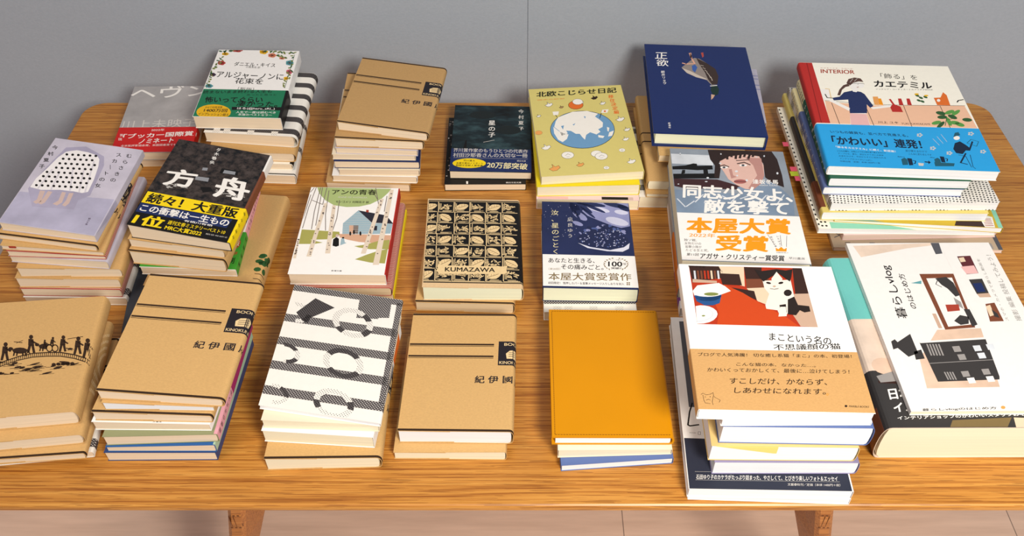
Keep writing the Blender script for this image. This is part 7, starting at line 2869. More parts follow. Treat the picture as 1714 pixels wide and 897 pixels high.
e sky_pale 1 33 1200 3 1 -1 -4 6
e sky_pale 1 273 927 4 0 0 -4 6
e sky_pale 1 382 895 4 1 0 -4 6
e sky_pale 4 397 1066 4 0 0 -4 6
e sky_pale 3 197 1392 3 0 -1 -5 6
e sky_pale 1 238 886 3 0 -1 -4 6
e sky_pale 1 329 1147 4 0 0 -4 6
e sky_pale 1 267 970 4 0 0 -4 6
e sky_pale 4 404 1005 4 0 0 -5 6
e sky_pale 1 245 862 4 0 0 -5 6
e sky_pale 4 409 1431 4 0 0 -5 6
e sky_pale 3 401 1254 4 0 0 -4 6
e sky_pale 1 24 1239 4 0 0 -5 6
e sky_pale 3 76 1418 4 0 0 -5 6
e sky_pale 1 337 1205 4 0 0 -5 6
e sky_pale 1 65 991 3 0 0 -4 6
e sky_pale 1 102 1213 3 0 0 -5 6
e sky_pale 1 182 1229 4 1 0 -4 6
c cream_print 3 0 103 1232 96 3 2 105 汝
c cream_print 2 0 103 1113 95 3 2 104 、
c cream_print 2 0 104 996 95 3 1 102 星
c cream_print 1 0 104 881 94 3 1 100 の
c cream_print 1 0 104 767 93 3 2 99 ご
c cream_print 1 0 104 655 92 3 2 97 と
c cream_print 1 0 104 544 92 3 2 96 く
c pale_print 2 0 298 1123 71 3 2 77 凪
c pale_print 2 0 295 1025 71 3 2 76 良
c pale_print 1 0 292 928 71 2 2 76 ゆ
c pale_print 2 0 290 832 70 2 2 75 う
part paper_band
w white_band 0 26 541 - -
t ink 1 1 64 403 531 8 1 79 あなたと生きる、
t ink 1 1 206 297 483 3 5 83 その痛みごと。
t bronze 1 0 65 283 128 2 1 32 ［第20回］
t bronze 1 1 60 116 938 18 1 122 本屋大賞受賞作
t ink 1 1 56 54 855 7 0 39 初回限定！ 箔押しカバー＆直筆メッセージ入りしおりを封入
t ink 1 2 750 362 156 0 5 79 100
t ink 1 1 916 388 36 -1 2 37 万部
t ink 1 0 775 458 129 2 2 21 シリーズ累計
t ink 1 2 779 315 115 2 3 34 突破!!
e bronze 1 757 314 5 -16 -5 -4 7
e bronze 1 730 332 7 -14 -4 -5 7
e bronze 1 712 356 9 -13 -4 -6 7
e bronze 2 704 383 10 -11 -3 -7 7
e bronze 1 707 411 10 -8 -4 -7 7
e bronze 1 719 439 12 -6 -2 -8 7
e bronze 1 741 464 13 -4 -2 -8 7
e bronze 2 771 483 13 -1 -1 -8 7
e bronze 1 806 497 13 1 0 -9 7
e bronze 1 911 319 8 16 5 -4 7
e bronze 1 940 339 9 15 4 -5 7
e bronze 1 961 364 10 13 4 -6 7
e bronze 1 973 391 11 12 3 -6 7
e bronze 1 974 420 12 9 2 -7 7
e bronze 1 965 447 13 6 2 -8 7
e bronze 1 946 470 13 4 1 -8 7
e bronze 1 919 488 13 2 0 -8 7
e bronze 1 886 499 12 -1 -1 -8 7
p bronze 1 940 110 956 110 955 90 939 90
p bronze 1 963 111 978 111 977 91 961 91
p bronze 1 938 83 954 84 953 64 937 63
p bronze 1 961 84 976 84 975 64 959 64''',
'Q1': '''p snow_grey 1 -81 2074 1433 2069 1351 794 -33 793
p snow_pale 2 -42 1911 524 1900 504 1698 -6 1712
p snow_blue 2 -16 1211 1383 1136 1348 805 -30 797
p maroon 2 -54 1417 525 1428 931 1252 507 1245 133 1237 -34 1285
p ink 3 -48 1506 537 1544 551 1448 -50 1413
p snow_blue 3 747 1288 1173 1461 1359 1134 806 997
p ink 3 -15 1652 163 1681 263 1726 307 1720 308 1680 492 1698 492 1619 301 1594 161 1602 -14 1593
p ink 2 119 1592 156 1594 146 1523 101 1513
p ink 2 375 1613 428 1616 429 1519 371 1512
p hair_dark 4 466 2011 562 2032 785 2036 1257 2052 1303 1859 1316 1545 1305 1317 1186 1386 1106 1496 1120 1770 1018 1925 870 1917 686 1807 602 1703 551 1448 493 1464 524 1699 479 1817
p face_light 5 591 1782 720 1889 922 1940 1090 1909 1119 1730 1100 1534 1043 1378 931 1252 839 1263 752 1326 658 1442 618 1587 588 1663
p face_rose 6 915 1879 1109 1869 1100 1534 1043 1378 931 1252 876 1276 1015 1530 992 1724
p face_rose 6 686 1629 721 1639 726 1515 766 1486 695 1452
e white_print 6 634 1666 49 2 -2 -22 12
e steel 7 632 1666 22 1 -3 -22 10
e ink 8 632 1666 10 0 -2 -16 8
e white_print 7 870 1717 49 3 -2 -22 12
e steel 8 868 1717 22 1 -3 -22 10
e ink 9 868 1717 10 1 -2 -16 8
l hair_dark 10 16 801 1745 890 1778 957 1730
l hair_dark 9 16 580 1683 639 1713 691 1677
l hair_dark 7 13 796 1809 958 1833
e lips 6 796 1400 77 4 -5 -42 14
l maroon 7 9 725 1400 867 1400
l hair_dark 6 30 586 2025 588 1852
l hair_dark 6 30 646 2028 641 1869
l hair_dark 6 30 706 2031 689 1831
l hair_dark 6 30 765 2035 746 1881
l hair_dark 6 30 825 2038 793 1846
l hair_dark 7 30 885 2041 846 1862
l hair_dark 7 30 945 2044 901 1890
l hair_dark 7 30 1004 2047 948 1856
l hair_dark 6 30 1064 2050 1005 1897
e snow_pale 7 622 1932 9 0 -1 -15 7
e snow_pale 5 1152 1918 10 0 -3 -19 7
e snow_pale 5 1265 1583 13 0 -3 -23 7
e snow_pale 3 53 1315 11 1 -1 -9 7
e snow_pale 4 178 1727 19 1 -1 -11 7
e snow_pale 7 773 1512 13 0 -2 -16 7
e snow_pale 2 118 1914 10 0 -2 -19 7
e snow_pale 6 594 1744 16 1 -1 -15 7
e snow_pale 3 389 1379 17 1 -1 -11 7
e snow_pale 7 773 1595 20 1 -2 -19 7
e snow_pale 3 361 1245 9 0 -1 -14 7
e snow_pale 7 1054 1891 15 1 -1 -9 7
e snow_pale 7 877 1426 15 0 -3 -21 7
e snow_pale 4 414 1452 16 1 -1 -17 7
l snow_pale 3 15 20 1042 102 899
l snow_pale 3 15 114 905 215 1010
l snow_pale 3 15 225 992 332 1137
l snow_pale 3 15 329 986 421 971
l snow_pale 3 15 426 908 520 926
l snow_pale 3 15 552 1119 639 1058
l snow_pale 4 15 645 1012 757 1170
l snow_pale 4 15 758 1078 858 1133
l snow_pale 4 15 876 1185 968 1170
l snow_pale 4 15 957 999 1071 1155
l snow_pale 4 15 1083 1157 1165 1083
l snow_pale 4 15 1162 980 1285 1180
t white_print 7 3 92 1069 1269 -24 23 246 同志少女よ、
t white_print 5 3 313 808 964 6 34 238 敵を撃て
t white_print 7 2 939 1365 301 4 13 85 逢坂冬馬
t white_print 7 0 1010 1328 223 4 6 26 AISAKA TOUMA
part paper_band
w white_band 0 4 793 - -
t orange_bold 1 4 85 451 1160 32 29 255 本屋大賞
t orange_bold 1 4 384 170 563 9 39 252 受賞
t orange_bold 1 1 102 378 291 2 12 68 2022年
t ink 1 0 40 306 146 -2 6 43 独ソ戦、
t ink 1 0 43 250 182 -1 5 43 女性だけの
t ink 1 0 45 195 181 0 6 42 狙撃小隊が
t ink 1 0 47 140 253 3 6 42 たどる生と死。
t ink 1 1 51 69 131 1 8 45 第11回
t ink 1 2 193 29 918 6 15 90 アガサ・クリスティー賞受賞
t ink 1 0 1165 70 173 -4 6 38 早川書房
p orange_bold 1 1044 191 1048 250 1075 225 1112 266 1137 228 1172 253 1158 191
c ink 2 1 1081 420 30 1 4 32 い
c ink 1 1 1084 380 29 1 4 31 ち
c ink 1 1 1087 339 29 2 4 31 ば
c ink 1 1 1090 299 29 2 4 31 ん
c ink 2 1 1092 259 29 2 5 31 ！
c ink 1 1 1007 403 29 2 5 31 売
c ink 1 1 1014 366 29 2 5 31 り
c ink 1 1 1021 329 29 2 5 31 た
c ink 1 1 1028 293 29 1 4 31 い
c ink 2 1 1035 256 29 2 4 31 本
t ink 1 0 1042 162 133 1 3 19 全国書店員が選んだ
l ink 2 4 990 464 1045 289
l ink 2 4 1130 458 1118 276
l ink 2 4 1203 455 1170 269''',
'R1': '''p photo_red 1 81 1837 1233 1830 1236 1018 81 1027
p photo_dark 2 81 1837 386 1834 442 1678 93 1588
p photo_cream 3 386 1834 643 1830 612 1550 450 1598
p photo_dark 4 643 1830 824 1830 797 1661 637 1657
p photo_brown 5 637 1657 873 1663 851 1530 627 1524
p photo_cream 6 627 1524 853 1544 846 1273 711 1346
p photo_dark 2 1138 1828 1233 1830 1233 1463 1099 1459
p photo_tan 3 1089 1459 1234 1468 1236 1018 1073 1023 1016 1203
p photo_dark 7 479 1530 696 1487 704 1358 562 1457
p photo_orange 8 409 1571 580 1458 742 1308 966 1127 1055 1023 268 1025 305 1183 272 1359
p snow_pale 3 121 1764 140 1764 136 1643 117 1642
p photo_brown 3 155 1765 174 1765 170 1644 151 1643
p photo_brown 3 189 1766 208 1766 204 1645 185 1644
p photo_red 3 224 1767 243 1767 238 1646 219 1645
p photo_red 3 258 1768 277 1768 272 1647 253 1646
p photo_cream 3 292 1769 311 1769 306 1647 287 1647
p photo_brown 3 327 1769 346 1770 340 1648 321 1648
p snow_pale 3 361 1770 380 1771 374 1649 355 1649
p photo_cream 3 395 1771 414 1772 408 1650 389 1650
p photo_dark 9 383 1730 580 1722 586 1562 391 1570
p white_print 10 81 1470 136 1550 356 1590 415 1544 463 1480 354 1425 92 1405
p photo_tan 3 99 1642 341 1622 337 1590 94 1594
e bowl_blue 11 226 1409 134 4 -9 -77 20 0 180
p bowl_blue 11 93 1410 363 1426 330 1309 262 1277 179 1275 106 1329
e white_print 12 225 1435 134 3 -4 -42 20
e leaf_olive 13 262 1431 74 2 -3 -24 12
p white_print 9 88 1262 134 1274 179 1272 223 1261 261 1237 286 1203 292 1163 276 1120 242 1080 199 1052 143 1034 78 1029
p snow_pale 10 89 1237 134 1248 178 1245 216 1228 242 1201 252 1167 241 1132 212 1099 169 1073 121 1057 79 1054
p white_print 11 88 1227 133 1238 175 1234 211 1218 234 1194 241 1164 230 1134 204 1106 165 1083 120 1069 80 1066
e leaf_olive 12 151 1134 18 1 -1 -10 8
p cat_white 9 803 1635 1088 1656 1082 1420 1029 1278 952 1152 898 1150 884 1229 778 1246 777 1297 839 1452 805 1529
p cat_dark 10 743 1800 815 1775 972 1807 1064 1790 1135 1811 1104 1697 1077 1629 1043 1668 981 1747 896 1691 810 1622 788 1661
p cat_dark 10 1011 1379 1082 1420 1098 1306 1205 1293 1204 1221 1143 1207 1103 1235 1054 1167 975 1177
p cat_dark 10 915 1300 981 1315 970 1202 909 1163
e cat_dark 10 1027 1470 41 1 -9 -47 10
p cat_white 11 896 1664 966 1768 1009 1667 973 1592 898 1590
e cat_dark 10 858 1604 24 -7 -5 -15 10
e cat_dark 12 982 1608 27 8 0 -16 10
e photo_tan 10 908 1558 17 1 -2 -13 8
l cat_dark 10 7 860 1525 901 1516 944 1528
p cat_white 11 919 1275 974 1277 961 1152 879 1145
t ink 3 0 70 1809 177 -6 2 33 ちいさな本
t ink 1 1 742 837 576 -45 13 100 まこという名の
t ink 1 1 764 712 631 31 5 75 不思議顔の猫
part paper_band
w kraft_band 0 4 709 - -
t ink_brown 1 1 41 619 1431 14 5 44 ブログで人気沸騰！ 切な癒し系猫「まこ」の本、初登場！
t ink_brown 1 1 383 512 731 2 9 40 こんな猫の本、なかった…。
t ink_brown 1 1 106 435 1302 10 10 49 かわいくっておかしくて、最後に…泣けてしまう！
t ink_brown 1 1 290 299 886 8 16 69 すこしだけ、かならず、
t ink_brown 1 1 320 193 822 6 15 64 しあわせになれます。
l orange_bold 2 3 1145 203 1153 186 1170 204 1162 212 1153 203 1145 203
t ink_brown 1 1 1318 62 175 -2 8 21 MARBLE BOOKS
e ink_brown 1 1295 74 13 0 -3 -13 9
l ink_brown 1 4 20 168 39 185 65 165 105 174 132 192 131 154 142 139 185 109 172 84
l ink_brown 1 4 37 164 39 105 48 74 92 69
l ink_brown 1 4 127 150 111 86 116 55
l ink_brown 1 4 59 106 81 117 97 107
e ink_brown 1 56 143 5 0 0 -4 6
e ink_brown 1 100 145 5 0 -1 -5 6''',
'R6': '''p navy_dark 1 3 3 1512 3 1512 539 3 579
p grey_dark 1 85 959 600 959 600 2136 85 2136
t white_print 2 0 75 107 1324 3 8 54 石田ゆり子のカケラがたっぷり詰まった、やさしくて、とびきり楽しいフォト＆エッセイ
t pale_print 2 0 924 52 487 0 6 29 文藝春秋刊／定価（本体 1400円＋税）
l pale_print 2 2 72 192 1426 194
l pale_print 2 2 69 100 1415 103
l ink 2 15 124 1010 87 899 55 736 76 725 164 741
l ink 1 3 61 643 125 641
l ink 1 3 149 657 173 656 168 621 144 622 149 657''',
'S1': '''w red_cloth 1 894 2310 - 160
l red_dark 2 9 88 2302 48 897
p peach 1 179 1393 378 1354 745 1317 1947 1380 1971 881 162 890 161 1128
l ink 2 7 176 1400 749 1340 1160 1345 1955 1374
l ink 2 7 255 1347 273 884
l ink 2 7 680 1254 696 862
l ink 2 7 1168 1339 1164 856
l ink 2 7 1635 1354 1636 869
p white_print 2 450 1143 656 1138 650 860 405 859
p pink_print 3 447 1127 653 1122 646 860 411 860
p navy 3 463 1605 586 1653 685 1624 722 1574 780 1308 732 1256 702 1337 667 1139 447 1127 484 1436 294 1406 286 1466 386 1499
p white_print 4 568 1809 685 1815 666 1675 626 1614 581 1625
p white_print 1 577 1827 705 1869 756 1819 757 1766 724 1723 644 1708 574 1739
p white_print 4 736 1273 1000 1337 1019 1298 755 1231
p white_print 4 270 1432 469 1242 447 1176 235 1390
p hair_brown 5 535 1825 581 1926 666 1967 744 1949 766 1865 706 1876 625 1837 574 1771
p hair_brown 4 556 1815 485 1773 413 1665 362 1532 399 1527 446 1660 506 1732 564 1756
l white_print 6 4 641 1937 585 1845
l white_print 6 4 701 1947 648 1873
l ink 6 6 540 1815 755 1829 767 1816
p skin_pale 5 651 1740 682 1755 677 1727 652 1715
e ink 6 682 1804 6 1 -1 -7 6
p red_cloth 5 1011 1471 1037 1479 1060 1356 1124 1310 1127 1186 994 1185 989 1287 1032 1355
p orange_soft 5 815 1477 857 1480 855 1329 800 1333
p orange_bold 5 872 1480 914 1483 912 1332 857 1336
p red_cloth 3 1134 1494 1176 1497 1171 1346 1116 1349
p red_cloth 3 1243 1500 1284 1502 1278 1351 1224 1355
p orange_soft 6 815 1521 882 1525 866 1363 801 1366
p orange 3 1602 1536 1691 1547 1755 1673 1785 1607 1769 1371 1602 1369
e white_print 4 1648 1478 23 1 -8 -34 9
l ink 1 16 1877 1450 1903 1491 1975 1515
e leaf_dark 1 1401 1576 24 -17 -10 -23 9
e leaf_dark 1 1436 1527 24 -17 -10 -23 9
e leaf_dark 1 1498 1547 24 -17 -10 -22 9
e leaf_dark 1 1435 1443 23 -17 -10 -23 9
e leaf_dark 1 1393 1464 24 -17 -10 -22 9
e flower_gold 2 1400 1610 31 2 -5 -21 9
e flower_gold 2 1516 1582 30 2 -5 -20 9
e leaf_dark 3 1601 1188 58 -16 -15 -42 12
e leaf_green 4 1719 1217 69 33 -5 -41 12
e leaf_green 2 1794 1208 70 59 2 -36 12
e leaf_dark 3 1597 1101 63 3 -11 -42 12
e leaf_dark 5 1728 1114 49 -34 -19 -40 12
e leaf_green 2 1492 974 66 23 -7 -40 12
e leaf_green 2 1721 987 60 -7 -13 -42 12
e leaf_green 2 1775 952 52 -25 -17 -41 12
e leaf_dark 2 1895 1059 60 -6 -14 -41 12
e leaf_dark 3 1534 929 66 73 7 -31 12
e leaf_green 6 1655 1008 6 -92 -27 -22 12
l leaf_dark 7 8 1585 916 1646 1078 1616 1173
l leaf_dark 7 8 1637 1046 1756 1084
p kraft_pale 1 230 1686 286 1679 277 1466 219 1463
p white_print 3 169 1666 274 1664 260 1448 180 1400 168 1460
l ink_olive 4 14 206 1547 219 1463 285 1460
t brick 1 2 240 2060 447 -2 11 91 INTERIOR
t ink 1 0 1019 1971 479 -22 13 123 「飾る」を
t ink 1 3 890 1759 746 -10 19 149 カエテミル
t ink 1 0 889 1683 747 25 5 35 インテリア・コーディネートのアイデアBOOK
t ink 2 1 761 923 251 1 4 50 川上 ユキ
t ink 2 0 1044 912 355 6 7 39 YUKI KAWAKAMI
t brick 1 0 254 2177 436 -3 1 22 かざることを、たのしむ
part paper_band
w blue_band 0 4 872 - -
t ink_navy 1 1 128 682 941 -36 -4 56 いつもの雑貨も、並べ方で見違える。
t ink_navy 1 3 113 445 1068 -34 8 176 「かわいい」連発！
t white_print 2 1 136 374 704 -57 2 42 「飾るをカエテミル」に続く、新提案！
t ink_navy 3 0 136 297 578 -10 3 30 いつもの棚も、お気に入りの小物を並べ替えるだけで
t ink_navy 1 0 137 248 540 -11 4 29 テーブルも、壁も、窓辺もすてきに大変身
t ink_navy 1 0 139 198 556 -11 3 30 お金をかけず、今日からすぐに始められる
t ink_navy 1 0 140 149 379 -19 4 29 インテリアのコツがいっぱい
t ink_navy 1 0 135 94 470 -14 2 29 中経出版　定価：本体1400円＋税
t ink_navy 1 0 962 342 256 -7 7 39 並び替えるだけで
t ink_navy 1 0 986 282 268 -9 8 39 こんなに変わるんです
t ink_navy 1 0 844 225 80 -2 4 24 Before
t ink_navy 1 0 1226 232 60 -3 4 23 After
p teal_dark 1 875 187 921 218 948 185 934 81 866 72
p ink_navy 2 951 214 1005 205 992 79 943 70
l ink_navy 1 12 1010 171 1039 161 1024 114 1004 108
p pale_print 1 1060 125 1127 120 1106 68 1055 71
p teal_dark 2 1270 208 1316 239 1342 206 1326 102 1258 93
p teal_dark 1 1255 150 1493 140 1469 82 1247 70
p ink_navy 1 1350 270 1400 264 1388 151 1343 155
l ink_navy 1 12 1406 233 1431 223 1412 176
l ink_navy 1 21 1147 150 1193 144
p ink_navy 1 1192 181 1214 142 1177 106
p ink_navy 1 1553 428 1604 549 1676 589 1727 520 1768 445 1747 403 1696 406 1640 330 1566 346
e white_print 1 1656 658 39 2 -12 -43 12
p teal_dark 2 1619 671 1662 765 1711 783 1716 722 1690 705 1661 698
l ink_navy 1 20 1761 454 1827 591
l ink_navy 1 19 1679 346 1565 153
l teal_dark 2 7 1752 557 1822 636 1903 596 1852 497 1752 557
l ink_navy 1 7 1583 312 1663 287 1672 73
l ink_navy 1 7 1724 320 1692 83 1712 47
l ink_navy 1 14 1578 153 1639 128
e pale_print 1 1241 696 14 1 -4 -15 7
e pale_print 1 1217 669 14 1 -4 -16 7
e pale_print 1 1191 678 14 0 -4 -16 7
e pale_print 1 1199 710 14 1 -4 -15 7
e pale_print 1 1230 722 14 1 -4 -16 7
e pale_print 1 1881 759 14 0 -5 -16 7
e pale_print 1 1856 731 14 1 -5 -16 7
e pale_print 1 1830 740 15 0 -4 -16 7
e pale_print 1 1840 773 14 0 -5 -16 7
e pale_print 1 1871 784 14 1 -5 -15 7
e pale_print 1 1334 430 14 1 -4 -15 7
e pale_print 1 1310 404 14 1 -4 -15 7
e pale_print 1 1285 412 14 1 -4 -15 7
e pale_print 1 1293 444 14 1 -4 -15 7
e pale_print 1 1323 455 14 1 -4 -15 7
e pale_print 1 1508 343 14 1 -4 -15 7
e pale_print 1 1484 317 14 0 -4 -15 7
e pale_print 1 1459 325 14 1 -4 -15 7
e pale_print 1 1467 356 15 1 -3 -15 7
e pale_print 1 1498 367 14 1 -4 -14 7
e pale_print 1 1922 395 15 1 -4 -15 7
e pale_print 1 1898 368 14 1 -4 -14 7
e pale_print 1 1873 377 14 0 -4 -15 7
e pale_print 1 1882 408 14 1 -4 -15 7
e pale_print 1 1913 419 14 1 -5 -15 7
l pale_print 1 5 1359 627 1404 494
l pale_print 1 5 1421 676 1460 533
l pale_print 1 5 1483 725 1516 572''',
'T1': '''p photo_beige 1 58 2332 962 2381 954 2332 655 2285 99 2145
p photo_warm 1 592 1046 1054 1063 961 290 235 278 282 652
p grey_dark 2 957 2381 1053 2387 1035 2197 956 2186
p photo_white 3 1055 2392 1682 2417 1632 646 954 272 1054 1063
p photo_brown 4 669 1871 1046 1872 1000 1074 676 1046
p photo_white 5 723 1801 1009 1810 969 1115 721 1086
p ink_soft 6 820 1800 948 1822 998 1731 1003 1541 948 1520 903 1642 858 1698
p photo_grey 6 921 1509 977 1443 970 1336 915 1401
p brick 7 797 1402 940 1405 924 1315 786 1299
p ink_soft 6 810 1168 901 1251 985 1225 950 1126 859 1110
p ink_soft 6 970 1336 1032 1335 1038 1115 973 1084
l ink_soft 6 8 833 1766 798 1710 847 1665
p photo_tan 1 614 1275 653 1275 653 1066 614 1067
p flower_teal 1 531 1730 659 1768 642 1716
p ink_soft 2 64 889 110 919 128 879 292 992 292 730 180 682 105 800 54 781
p ink_soft 2 254 749 338 778 336 657 242 643
p ink_soft 4 351 867 1047 911 1003 419 989 382 370 359
p photo_white 5 355 887 1041 937 1039 911 357 863
p photo_grey 5 665 815 743 822 741 747 666 740
p photo_grey 5 680 707 757 714 755 640 681 633
p snow_pale 5 879 823 957 830 953 755 879 748
p snow_pale 5 888 724 965 732 962 658 888 651
p snow_pale 5 1021 841 1099 849 1095 773 1020 766
p photo_grey 5 640 487 716 494 714 423 641 416
p photo_white 5 669 403 744 410 742 340 670 333
p photo_grey 5 855 514 931 521 928 449 855 442
p photo_white 5 865 420 940 427 937 356 865 350
l photo_grey 5 16 420 847 417 699
l photo_grey 5 16 450 846 446 699
l photo_grey 5 16 480 846 476 699
l photo_grey 5 16 510 846 506 699
l photo_grey 5 16 540 845 536 698
l photo_grey 5 14 476 479 481 386
l photo_grey 5 14 502 479 507 386
l photo_grey 5 14 529 479 533 386
l photo_grey 5 14 555 479 559 385
l photo_grey 5 7 367 594 1019 636
t ink 1 1 357 1210 36 798 -125 1 暮らしvlog
t ink 1 1 480 1349 19 528 -68 0 のはじめ方
p photo_red_dark 4 1183 2148 1336 2158 1327 1876 1189 1861
p ink_soft 4 1184 1779 1334 1791 1327 1572 1192 1559
p photo_tan 5 1192 1559 1327 1572 1330 1510 1205 1507
p photo_brown 4 1229 1409 1334 1429 1332 1160 1184 1155
p pink_print 5 1166 1982 1320 2000 1324 1876 1190 1866
p photo_cream 5 1192 2124 1253 2135 1253 2064 1191 2053
p navy 5 1202 1718 1302 1728 1301 1594 1209 1584
p photo_cream 5 1220 1376 1275 1397 1265 1248 1211 1228
p ink_soft 6 1266 1333 1304 1269 1304 1206 1257 1227
t grey_print 4 0 1391 1163 28 946 -34 1 スマホ・カメラで暮らし動画を
t grey_print 4 0 1526 1162 49 1006 -61 1 撮影 編集 投稿してみよう！
p photo_white 1 50 76 1065 134 1091 82 38 3
t ink 2 1 98 -1 725 17 8 34 暮らしvlogのはじめ方
e orange_soft 2 893 40 22 -1 -7 -20 10''',
'T2': '''w mint_spine 1 1410 2347 - 600
w photo_beige 1 705 1410 - 600
w ink_soft 1 3 705 - 2600
w photo_brown 2 3 282 - -90
p photo_dark 2 20 576 400 552 400 529 20 545
e photo_warm 2 140 764 130 0 0 110 16
p photo_grey 3 20 634 300 728 380 658 380 588 40 552
e leaf_olive 3 260 940 70 0 0 90 9
e leaf_dark 4 300 916 50 0 0 60 9
p bronze 2 550 10 1100 10 1180 120 600 90
p photo_cream 2 1180 5 1500 5 1600 100 1200 120
p maroon 3 1500 5 2000 5 2000 140 1600 120
t white_print 2 3 75 341 335 35 12 133 日本の
t white_print 2 3 73 186 537 57 13 106 インテリア
t white_print 3 2 77 97 1371 48 5 42 インテリアショップのかわいいスタッフお宅訪問''',
'B3': '''w white_print 1 920 1250 1100 1210
c ink 2 1 1120 1222 60 0 0 -44 文
c ink 2 1 1120 1164 60 0 0 -43 庫
c ink 2 1 1120 1107 60 0 0 -44 の
c ink 2 1 1120 1049 60 0 0 -43 名
c ink 2 1 1120 992 60 0 0 -44 作
w ink 1 400 840 1170 1240''',
'B4': '''w ink 1 5 1485 1080 -''',
'D4': '''w pink_spine 1 5 1485 1084 -
c ink 2 1 1114 1402 60 0 0 -44 人
c ink 2 1 1114 1333 60 0 0 -43 生
c ink 2 1 1114 1264 60 0 0 -43 の
c ink 2 1 1114 1195 60 0 0 -43 折
c ink 2 1 1114 1126 60 0 0 -43 返
c ink 2 1 1114 1057 60 0 0 -43 し
c ink 2 1 1114 988 60 0 0 -43 に
c ink 2 1 1114 919 60 0 0 -43 読
c ink 2 1 1114 850 60 0 0 -43 む
c ink 2 1 1114 782 60 0 0 -44 本
w photo_dark 1 700 960 884 1064
e skin_pale 2 974 820 50 0 0 80 10
part paper_band
w band_green 0 5 640 - -
e brick 1 1004 440 65 0 0 100 14
t white_print 2 2 954 400 100 0 0 80 重版
c ink 1 1 1109 585 70 0 0 -50 話
c ink 1 1 1109 445 70 0 0 -50 題
c ink 1 1 1109 305 70 0 0 -50 沸
c ink 1 1 1109 165 70 0 0 -50 騰
t ink 1 2 924 100 130 0 0 100 11刷
t brick 1 2 924 240 140 0 0 60 大好評''',
'D5': '''e leaf_dark 1 1233 590 44 0 0 32 8
e leaf_dark 1 1284 487 41 0 0 45 8
e leaf_dark 1 1228 377 45 0 0 36 8
e leaf_dark 1 1321 371 36 0 0 43 8
e leaf_dark 1 1246 616 48 0 0 26 8
e leaf_dark 1 1218 511 49 0 0 34 8
e leaf_dark 1 1245 480 26 0 0 30 8
e leaf_dark 1 1276 499 31 0 0 31 8
e leaf_dark 1 1245 489 32 0 0 26 8
e leaf_dark 1 1332 515 41 0 0 29 8
e leaf_dark 1 1353 594 28 0 0 33 8
e leaf_dark 1 1315 555 49 0 0 35 8
e leaf_dark 1 1331 544 32 0 0 40 8
e leaf_dark 1 1338 590 38 0 0 40 8
w ink_brown 1 220 230 1214 1374
w ink_brown 1 300 310 1214 1374''',
'E2': '''p kraft_pale 1 1227 1054 1204 1038 1194 1070 1224 1091
p kraft_pale 1 1204 1038 1185 1007 1170 1031 1194 1070
p kraft_pale 1 1185 1007 1172 967 1154 979 1170 1031
p kraft_pale 1 1172 967 1168 920 1148 920 1154 979
p kraft_pale 1 1168 920 1172 873 1154 861 1148 920
p kraft_pale 1 1172 873 1185 833 1170 809 1154 861
p kraft_pale 1 1185 833 1204 802 1194 770 1170 809
p kraft_pale 1 1204 802 1227 786 1224 749 1194 770
p kraft_pale 1 1220 1138 1181 1111 1172 1144 1216 1174
p kraft_pale 1 1181 1111 1150 1062 1135 1086 1172 1144
p kraft_pale 1 1150 1062 1130 996 1111 1008 1135 1086
p kraft_pale 1 1130 996 1123 920 1103 920 1111 1008
p kraft_pale 1 1123 920 1130 844 1111 832 1103 920
p kraft_pale 1 1130 844 1150 778 1135 754 1111 832
p kraft_pale 1 1150 778 1181 729 1172 696 1135 754
p kraft_pale 1 1181 729 1220 702 1216 666 1172 696
p kraft_pale 1 1212 1221 1159 1185 1149 1217 1208 1258
p kraft_pale 1 1159 1185 1116 1117 1101 1141 1149 1217
p kraft_pale 1 1116 1117 1088 1025 1069 1037 1101 1141
p kraft_pale 1 1088 1025 1078 920 1058 920 1069 1037
p kraft_pale 1 1078 920 1088 815 1069 803 1058 920
p kraft_pale 1 1088 815 1116 723 1101 699 1069 803
p kraft_pale 1 1116 723 1159 655 1149 623 1101 699
p kraft_pale 1 1159 655 1212 619 1208 582 1149 623
p kraft_pale 1 1204 1305 1136 1259 1127 1291 1201 1342
p kraft_pale 1 1136 1259 1081 1171 1066 1195 1127 1291
p kraft_pale 1 1081 1171 1045 1054 1027 1067 1066 1195
p kraft_pale 1 1045 1054 1033 920 1013 920 1027 1067
p kraft_pale 1 1033 920 1045 786 1027 773 1013 920
p kraft_pale 1 1045 786 1081 669 1066 645 1027 773
p kraft_pale 1 1081 669 1136 581 1127 549 1066 645
p kraft_pale 1 1136 581 1204 535 1201 498 1127 549''',
'F5': '''w magenta 1 580 1485 1064 -
w pink_spine 1 5 580 1064 -
c ink 2 1 1109 565 70 0 0 -50 ぼ
c ink 2 1 1109 489 70 0 0 -51 く
c ink 2 1 1109 412 70 0 0 -51 た
c ink 2 1 1109 335 70 0 0 -50 ち
c ink 2 1 1109 259 70 0 0 -51 の
c ink 2 1 1109 182 70 0 0 -51 物
c ink 2 1 1109 105 70 0 0 -50 語''',
'F6': '''w mint_pale 1 5 1485 1046 -''',
'F4': '''t ink 1 1 577 8 89 0 0 18 文庫本''',
